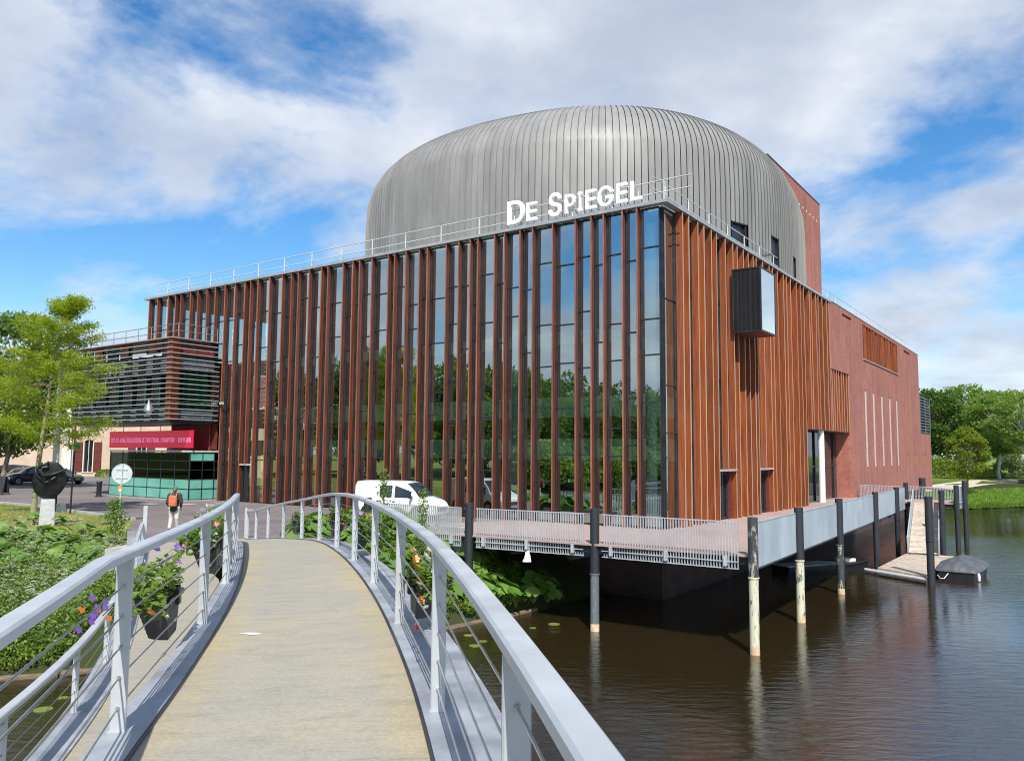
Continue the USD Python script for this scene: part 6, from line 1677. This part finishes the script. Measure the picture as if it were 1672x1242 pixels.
w_sed = [((-1.3, 1.0, 1.2), (-0.35, 0.98, 1.37)), ((-0.28, 0.98, 1.38), (0.72, 0.96, 1.14))]
w_suv = [((-1.7, 1.13, 1.45), (-0.45, 1.11, 1.58)), ((-0.37, 1.10, 1.58), (0.85, 1.08, 1.26))]
vehicle("parked_car", "black car seen from the side at the left edge of the car park", (-50.6, 82.0, 0.012), math.pi, "car_black", SUV, w_suv, [(-1.4, 0.34), (1.4, 0.34)], (1.1, 1.1, 0.55, 1.54, "windscreen"), (-2.1, 1.12, -1.9, 1.52, "rear_window"))
vehicle("parked_car", "dark grey car showing its front, behind the other grey car on the plaza", (-47.0, 78.3, 0.012), math.radians(-138), "car_grey", SED, w_sed, [(-1.35, 0.33), (1.38, 0.33)], (1.05, 0.98, 0.45, 1.36, "windscreen"), (-1.75, 1.02, -1.0, 1.38, "rear_window"))
vehicle("parked_car", "dark grey car showing its front, nearest to the tree trunk on the plaza", (-44.1, 75.4, 0.012), math.radians(-135), "car_grey", SUV, w_suv, [(-1.4, 0.34), (1.4, 0.34)], (1.1, 1.1, 0.55, 1.54, "windscreen"), (-2.1, 1.12, -1.9, 1.52, "rear_window"))
vehicle("parked_car", "black car half hidden behind the bronze disc", (-42.3, 76.6, 0.012), math.radians(-20), "car_black", SED, w_sed, [(-1.35, 0.33), (1.38, 0.33)], (1.05, 0.98, 0.45, 1.36, "windscreen"), (-1.75, 1.02, -1.0, 1.38, "rear_window"))


# ------------------------------------------------------------------ person walking away
def hulls(bones, edge=0.03, smooth=6):
    tot = manifold3d.Manifold()
    for (p0, r0), (p1, r1) in bones:
        s = [manifold3d.Manifold.sphere(r, 14).translate([float(x) for x in p]) for p, r in ((p0, r0), (p1, r1))]
        tot = tot + manifold3d.Manifold.batch_hull(s)
    m = tot.refine_to_length(edge).to_mesh()
    t = trimesh.Trimesh(m.vert_properties[:, :3], m.tri_verts, process=True)
    trimesh.smoothing.filter_taubin(t, iterations=smooth)
    return t


PS = thing("person", "person walking away in a dark jacket and pale trousers carrying an orange-brown backpack", "person", loc=(-13.57, 33.04, 0.012), rotz=0.15)
J = lambda x, y, z: np.array([x, y, z])
hipL, hipR, kneL, kneR, anL, anR = J(-.10, 0, .88), J(.10, 0, .88), J(-.12, .03, .48), J(.12, -.02, .48), J(-.13, -.10, .09), J(.12, .10, .09)
shL, shR, elL, elR, wrL, wrR = J(-.19, 0, 1.40), J(.19, 0, 1.40), J(-.26, -.02, 1.12), J(.26, -.02, 1.12), J(-.22, .12, .92), J(.22, .12, .92)
neck, head = J(0, .01, 1.48), J(0, .03, 1.62)
body = [((hipL, .10), (hipR, .10)), ((J(0, 0, .95), .13), (J(0, 0, 1.2), .135)), ((J(0, 0, 1.2), .135), (J(0, 0, 1.38), .12)), ((shL, .06), (shR, .06)), ((hipL, .085), (kneL, .055)), ((hipR, .085), (kneR, .055)), ((kneL, .053), (anL, .036)), ((kneR, .053), (anR, .036)),
        ((anL, .036), (anL + [0, .13, -.05], .028)), ((anR, .036), (anR + [0, .13, -.05], .028)), ((shL, .05), (elL, .04)), ((shR, .05), (elR, .04)), ((elL, .038), (wrL, .027)), ((elR, .038), (wrR, .027)),
        ((J(0, 0, 1.38), .06), (neck, .055)), ((neck, .052), (J(0, .03, 1.55), .06)), ((J(0, .03, 1.60), .078), (J(0, .045, 1.65), .075)), ((J(0, .05, 1.56), .05), (J(0, .075, 1.57), .035)), ((J(0, .12, 1.60), .012), (J(0, .125, 1.585), .014)), ((J(-.078, .03, 1.605), .016), (J(-.08, .025, 1.62), .014)), ((J(.078, .03, 1.605), .016), (J(.08, .025, 1.62), .014))]
for w, sx in ((wrL, -1), (wrR, 1)):
    palm = w + J(0, .05, -.05)
    body.append(((w, .027), (palm, .026)))
    for k, l in enumerate((.055, .065, .06, .048)):
        b0 = palm + J(0.0 + sx * (-.018 + .012 * k), .015 - .006 * k, -.02); b1 = b0 + J(0, l * .45, -l * .6); b2 = b1 + J(-sx * .004, l * .1, -l * .45)
        body += [((b0, .0095), (b1, .009)), ((b1, .009), (b2, .008))]
    body.append(((w + J(-sx * .01, .03, -.02), .012), (w + J(-sx * .03, .075, -.055), .009)))
put(PS, "body", hulls(body, 0.022, 4), "skin", smooth=True)
put(PS, "jacket", hulls([((J(-.05, 0, .86), .15), (J(.05, 0, .86), .15)), ((J(0, 0, .88), .17), (J(0, -.01, 1.15), .175)), ((J(0, -.01, 1.15), .175), (J(0, 0, 1.36), .15)), ((shL, .095), (shR, .095)), ((shL, .095), (elL, .075)), ((shR, .095), (elR, .075)), ((elL, .073), (wrL + [0, -.02, .03], .05)), ((elR, .073), (wrR + [0, -.02, .03], .05)), ((J(0, 0, 1.4), .09), (J(0, .01, 1.48), .075))]), "jacket", smooth=True)
put(PS, "trousers", hulls([((hipL, .125), (hipR, .125)), ((hipL, .115), (kneL, .082)), ((hipR, .115), (kneR, .082)), ((kneL, .08), (anL + [0, 0, .03], .066)), ((kneR, .08), (anR + [0, 0, .03], .066))]), "trousers", smooth=True)
for a in (anL, anR):
    put(PS, "shoe", hulls([((a + [0, -.02, -.045], .047), (a + [0, .16, -.055], .037))], .02, 3), "shoe", smooth=True)
put(PS, "cap", hulls([((J(0, .025, 1.655), .092), (J(0, .035, 1.665), .090)), ((J(0, -.02, 1.60), .075), (J(0, 0, 1.63), .085)), ((J(-.05, .12, 1.66), .012), (J(.05, .12, 1.66), .012)), ((J(0, .06, 1.67), .06), (J(0, .14, 1.655), .012))], .02, 3), "hair", smooth=True)
BK = thing("backpack", "orange-brown backpack on the walking person's back", "backpack", loc=(-13.57, 33.04, 0.012), rotz=0.15)
bx8 = lambda c, h, r: [manifold3d.Manifold.sphere(r, 12).translate([c[0] + sx * h[0], c[1] + sy * h[1], c[2] + sz * h[2]]) for sx in (-1, 1) for sy in (-1, 1) for sz in (-1, 1)]
def rbox(c, h, r, e=0.03):
    m = manifold3d.Manifold.batch_hull(bx8(c, h, r)).refine_to_length(e).to_mesh(); return trimesh.Trimesh(m.vert_properties[:, :3], m.tri_verts)
put(BK, "bag", rbox((0, -.27, 1.18), (.11, .03, .17), .05), "backpack", smooth=True)
put(BK, "front_pocket", rbox((0, -.345, 1.08), (.085, .012, .07), .035), "backpack", smooth=True)
for sx in (-1, 1):
    put(BK, "strap", MB().tube([(sx * .10, -.22, 1.36), (sx * .11, -.12, 1.475), (sx * .12, .02, 1.50), (sx * .13, .12, 1.42), (sx * .13, .165, 1.25)], 0.022, 7), "backpack", smooth=60)
put(BK, "top_handle", MB().tube([(-.04, -.26, 1.40), (-.02, -.26, 1.44), (.02, -.26, 1.44), (.04, -.26, 1.40)], 0.008, 5), "backpack", smooth=60)

# ------------------------------------------------------------------ bronze disc on its plinth
SC = thing("sculpture", "dark bronze disc sculpture with clambering figures on a grey stone plinth", "sculpture", loc=(-19.80, 35.05, 0.0), rotz=0.45)
put(SC, "plinth", MB().sweep(np.array([[(-.30, -.25, -0.3), (.30, -.25, -0.3), (.30, .25, -0.3), (-.30, .25, -0.3)], [(-.255, -.21, 1.08), (.255, -.21, 1.08), (.255, .21, 1.08), (-.255, .21, 1.08)], [(-.24, -.195, 1.095), (.24, -.195, 1.095), (.24, .195, 1.095), (-.24, .195, 1.095)]])), "stone")
prof = [(0, -.09), (.30, -.085), (.62, -.05), (.78, -.02), (.80, 0.0), (.78, .02), (.60, .05), (0, .07)]
dm_ = trimesh.creation.revolve(np.array([[max(r, 1e-4), z] for r, z in prof]), sections=48)
v = np.array(dm_.vertices); v = np.stack([v[:, 0], v[:, 2], v[:, 1]], 1)[:, [0, 1, 2]]
v[:, 0] *= 0.80
v = v @ np.array([[math.cos(.12), 0, math.sin(.12)], [0, 1, 0], [-math.sin(.12), 0, math.cos(.12)]]).T + [0, 0, 1.90]
put(SC, "disc", trimesh.Trimesh(v, dm_.faces[:, ::-1]), "bronze", smooth=40)
fig = [((J(-.35, -.16, 2.30), .09), (J(-.20, -.18, 2.10), .11)), ((J(-.20, -.18, 2.10), .11), (J(.05, -.17, 2.12), .08)), ((J(.05, -.17, 2.12), .07), (J(.45, -.14, 2.28), .055)), ((J(.45, -.14, 2.28), .05), (J(.62, -.12, 2.38), .035)), ((J(-.38, -.16, 2.46), .07), (J(-.36, -.16, 2.52), .07)), ((J(-.30, -.16, 2.35), .05), (J(-.48, -.16, 2.15), .045)), ((J(-.48, -.16, 2.15), .04), (J(-.30, -.2, 1.95), .04)),
       ((J(-.20, -.18, 2.02), .08), (J(-.16, -.2, 1.78), .06)), ((J(-.16, -.2, 1.78), .055), (J(-.02, -.2, 1.86), .05)), ((J(-.40, -.12, 2.55), .05), (J(-.30, -.12, 2.64), .035)), ((J(-.15, -.10, 2.52), .06), (J(-.08, -.1, 2.68), .04)), ((J(.10, -.16, 1.92), .09), (J(.22, -.16, 2.02), .07)), ((J(-.45, -.1, 2.4), .08), (J(-.1, -.1, 2.45), .09))]
put(SC, "figures", hulls(fig, 0.03, 5), "bronze", smooth=True)

# ------------------------------------------------------------------ signs, lamp, mast, bollard
RSN = thing("road_sign", "round road sign seen from behind on a thin grey pole", "sign", loc=(-17.58, 36.78, 0), rotz=0.2)
put(RSN, "pole", MB().tube([(0.0, 0, -0.5), (0.05, 0, 2.6)], 0.03, 12), "sign_back", smooth=50)
d_ = trimesh.creation.cylinder(0.44, 0.012, sections=40); d_.apply_transform(trimesh.transformations.rotation_matrix(math.pi / 2, [1, 0, 0])); d_.apply_translation([0.04, 0.045, 2.15])
put(RSN, "disc", d_, "sign_back")
rim_ = MB().tube([(0.04 + .43 * math.cos(q), 0.03, 2.15 + .43 * math.sin(q)) for q in np.linspace(0, 2 * math.pi, 41)], 0.012, 6)
put(RSN, "disc_rim", rim_, "sign_back", smooth=60)
for z in (1.95, 2.32):
    put(RSN, "clamp", MB().pbox((-.20, -0.0, z), (.48, 0, 0), (0, .036, 0), (0, 0, .04)), "sign_back")
put(RSN, "orange_plate", MB().pbox((-.06, -.05, 1.36), (.15, 0, 0), (0, .015, 0), (0, 0, .26)), "orange")
put(RSN, "white_plate", MB().pbox((-.03, -.056, 1.36), (.09, 0, 0), (0, .005, 0), (0, 0, .11)), "white_paint")
GSN = thing("direction_sign", "green direction sign with a white panel on a slim black post", "sign", loc=(-22.3, 41.5, 0), rotz=-0.1)
put(GSN, "post", MB().tube([(0, 0, -.3), (0.05, 0, 3.3)], 0.045, 10), "black_metal", smooth=50)
put(GSN, "green_board", MB().pbox((-.18, -.06, 3.26), (.56, 0, 0), (0, .03, 0), (0, 0, .22)), "green_sign")
put(GSN, "white_panel", MB().pbox((-.08, -.075, 3.24), (.16, 0, 0), (0, .012, 0), (0, 0, .26)), "white_paint")
LM = thing("lamp_mast", "thick grey steel mast behind the bronze disc", "mast", loc=(-23.85, 42.7, 0))
put(LM, "lower_shaft", MB().tube([(0, 0, -.3), (0, 0, 2.2)], 0.17, 20), "black_metal", smooth=50)
put(LM, "upper_shaft", MB().tube([(0, 0, 2.2), (0, 0, 7.4)], [0.165, 0.12], 20), "galvanised", smooth=50)
put(LM, "base_box", MB().pbox((0.25, -.15, 0.0), (.5, 0, 0), (0, .3, 0), (0, 0, .42)), "pole_sleeve_grey")
wa, wb = np.array([-23.85, 42.7, 7.3]), fp(31.3, 0.1, 6.35)
u = np.linspace(0, 1, 15)[:, None]
SWp = wa * (1 - u) + wb * u - np.array([0, 0, 1.0]) * (0.55 * 4 * u * (1 - u))
mid_ = SWp[7]
HL = thing("street_lamp", "silver bell-shaped street lamp hanging on a wire in front of the louvred box", "lamp", loc=tuple(mid_))
put(HL, "shade", MB().lathe([(0.0, -0.80), (0.19, -0.80), (0.30, -0.78), (0.29, -0.70), (0.22, -0.52), (0.13, -0.38), (0.08, -0.30), (0.06, -0.12), (0.0, -0.10)], n=28), "stainless", smooth=40)
put(HL, "glass_bowl", MB().lathe([(0.0, -0.92), (0.10, -0.90), (0.17, -0.86), (0.19, -0.805), (0.0, -0.802)], n=24), "lamp_lens", smooth=40)
put(HL, "hanger", MB().tube([(0, 0, -.12), (0, 0, 0.0)], 0.02, 8), "stainless", smooth=50)
put(None, "span_wire", MB().tube(SWp, 0.008, 5), "stainless", smooth=60, label="thin wire carrying the bell-shaped street lamp", cat="wire")
BO = thing("bollard", "black cast bollard on the plaza left of the glass pavilion", "bollard", loc=(-28.35, 56.3, 0.0))
put(BO, "shaft", MB().lathe([(0, 0), (.27, 0), (.27, .06), (.19, .09), (.17, .14), (.17, .92), (.18, .95), (0, .95)], n=22), "black_metal", smooth=40)
put(BO, "cap", MB().lathe([(0, .951), (.21, .951), (.22, 1.0), (.18, 1.06), (0, 1.09)], n=22), "black_metal", smooth=40)
SB = thing("sandwich_board", "black sandwich board standing on the plaza at the left edge", "board", loc=(-36.2, 57.8, 0.012), rotz=-0.35)
for sgn, y in ((1, 0.0), (-1, 0.5)):
    a = np.array([0, 0.22 * sgn, 1.18])
    put(SB, "panel", MB().pbox((-.38, y, 0.10), (.76, 0, 0), (0, -.02, 0), a), "chalkboard")
fr = MB()
for x in (-.42, .38):
    fr.pbox((x, -.03, 0.0), (.04, 0, 0), (0, .03, 0), (0, .24, 1.30)); fr.pbox((x, .50, 0.0), (.04, 0, 0), (0, .03, 0), (0, -.24, 1.30))
put(SB, "frame", fr, "black_metal")
put(SB, "foot", MB().pbox((-.46, -.10, 0), (.92, 0, 0), (0, .08, 0), (0, 0, .05)), "black_metal")

# ------------------------------------------------------------------ old houses behind the car park
def house(name, label, x0, x1, y, h, wins, arch, depth=11):
    t = thing(name, label, "house")
    poly = sg.Polygon([(x0, -0.2), (x1, -0.2), (x1, h), (x0, h)])
    for w in wins:
        poly = poly.difference(sg.box(w[0], w[1], w[2], w[3]))
    for w in arch:
        a = np.linspace(0, math.pi, 13); cxw = (w[0] + w[2]) / 2; rw = (w[2] - w[0]) / 2
        poly = poly.difference(sg.Polygon([(w[0], w[1]), (w[2], w[1])] + [(cxw + rw * math.cos(q), w[3] - 0.45 + 0.45 * math.sin(q)) for q in a]))
    mb = MB().wallprism(poly, np.array([0, y, 0.0]), np.array([1.0, 0, 0]), np.array([0, -1.0, 0]), 0.35)
    mb.pbox((x0, y + 0.36, -.2), (x1 - x0, 0, 0), (0, depth, 0), (0, 0, h + 0.2))
    put(t, "wall", mb, "old_plaster")
    put(t, "cornice", MB().pbox((x0 - .1, y - .25, h + .002), (x1 - x0 + .2, 0, 0), (0, .6, 0), (0, 0, .3)), "old_white")
    rf = MB().add([(x0 - .2, y - .3, h + .3), (x1 + .2, y - .3, h + .3), (x1 + .2, y + depth / 2, h + 4.6), (x0 - .2, y + depth / 2, h + 4.6), (x1 + .2, y + depth + .7, h + .3), (x0 - .2, y + depth + .7, h + .3)], [[0, 1, 2, 3], [3, 2, 4, 5]])
    put(t, "roof", rf, "roof_tile")
    for w in list(wins) + list(arch):
        f = MB(); k = 0.10
        f.pbox((w[0], y - .05, w[1]), (k, 0, 0), (0, .2, 0), (0, 0, w[3] - w[1] - (0.3 if w in arch else 0))); f.pbox((w[2] - k, y - .05, w[1]), (k, 0, 0), (0, .2, 0), (0, 0, w[3] - w[1] - (0.3 if w in arch else 0)))
        f.pbox((w[0] - .06, y - .1, w[1] - .09), (w[2] - w[0] + .12, 0, 0), (0, .28, 0), (0, 0, .088))
        if w in wins:
            f.pbox((w[0] + k, y - .05, w[3] - k), (w[2] - w[0] - 2 * k, 0, 0), (0, .2, 0), (0, 0, k))
            for q in (1, 2, 3):
                f.pbox((w[0] + k, y + .03, w[1] + (w[3] - w[1]) * q / 4 - .015), (w[2] - w[0] - 2 * k, 0, 0), (0, .05, 0), (0, 0, .03))
        f.pbox(((w[0] + w[2]) / 2 - .03, y + .02, w[1] + .003), (.06, 0, 0), (0, .08, 0), (0, 0, w[3] - w[1] - .1))
        W_ = put(t, "window", f, "old_white")
        put(W_, "window_pane", MB().pbox((w[0] + .02, y + .16, w[1] + .01), (w[2] - w[0] - .04, 0, 0), (0, .02, 0), (0, 0, w[3] - w[1] - .02)), "dark_glass")
    return t


w1 = [(x, z, x + .95, z + 1.75) for z in (3.55, 7.0) for x in (-63.2, -60.9, -59.2, -57.5, -55.85)]
H1 = house("old_house", "old beige house with small white windows behind the parked cars", -72, -54.5, 99, 10.2, w1, [])
put(H1, "corner_pilaster", MB().pbox((-54.5, 98.8, -.2), (1.1, 0, 0), (0, .4, 0), (0, 0, 10.4)), "old_white")
put(H1, "drainpipe", MB().tube([(-53.15, 98.75, 0), (-53.15, 98.75, 10)], 0.09, 8), "galvanised", smooth=50)
put(H1, "wall_plinth", MB().pbox((-64.2, 98.7, -.2), (1.0, 0, 0), (0, .3, 0), (0, 0, 4.2)), "old_white")
H2 = house("shuttered_house", "beige old building with a tall arched window and dark red shutters", -53.0, -26, 99, 8.2, [], [(-52.0, 0.55, -50.75, 4.45), (-45.6, 0.55, -44.3, 4.45), (-40, 0.55, -38.7, 4.45)])
for a, b in ((-52.95, -52.06), (-50.69, -49.75), (-46.55, -45.66), (-44.24, -43.3)):
    s = MB().pbox((a, 98.90, .62), (b - a, 0, 0), (0, .06, 0), (0, 0, 3.55))
    P = put(H2, "shutter", s, "shutter_red")
    for z in (1.75, 3.0):
        put(P, "shutter_rail", MB().pbox((a + .05, 98.87, z), (b - a - .1, 0, 0), (0, .028, 0), (0, 0, .07)), "shutter_red")
for x in (-52.4, -51.4, -50.4):
    put(H2, "wall_anchor", MB().pbox((x, 98.94, 5.1), (.07, 0, 0), (0, .05, 0), (0, 0, .6)), "black_metal")
put(H2, "wall_lamp", MB().pbox((-51.2, 98.6, 5.9), (.85, 0, 0), (0, .38, 0), (0, 0, .42)), "white_paint")
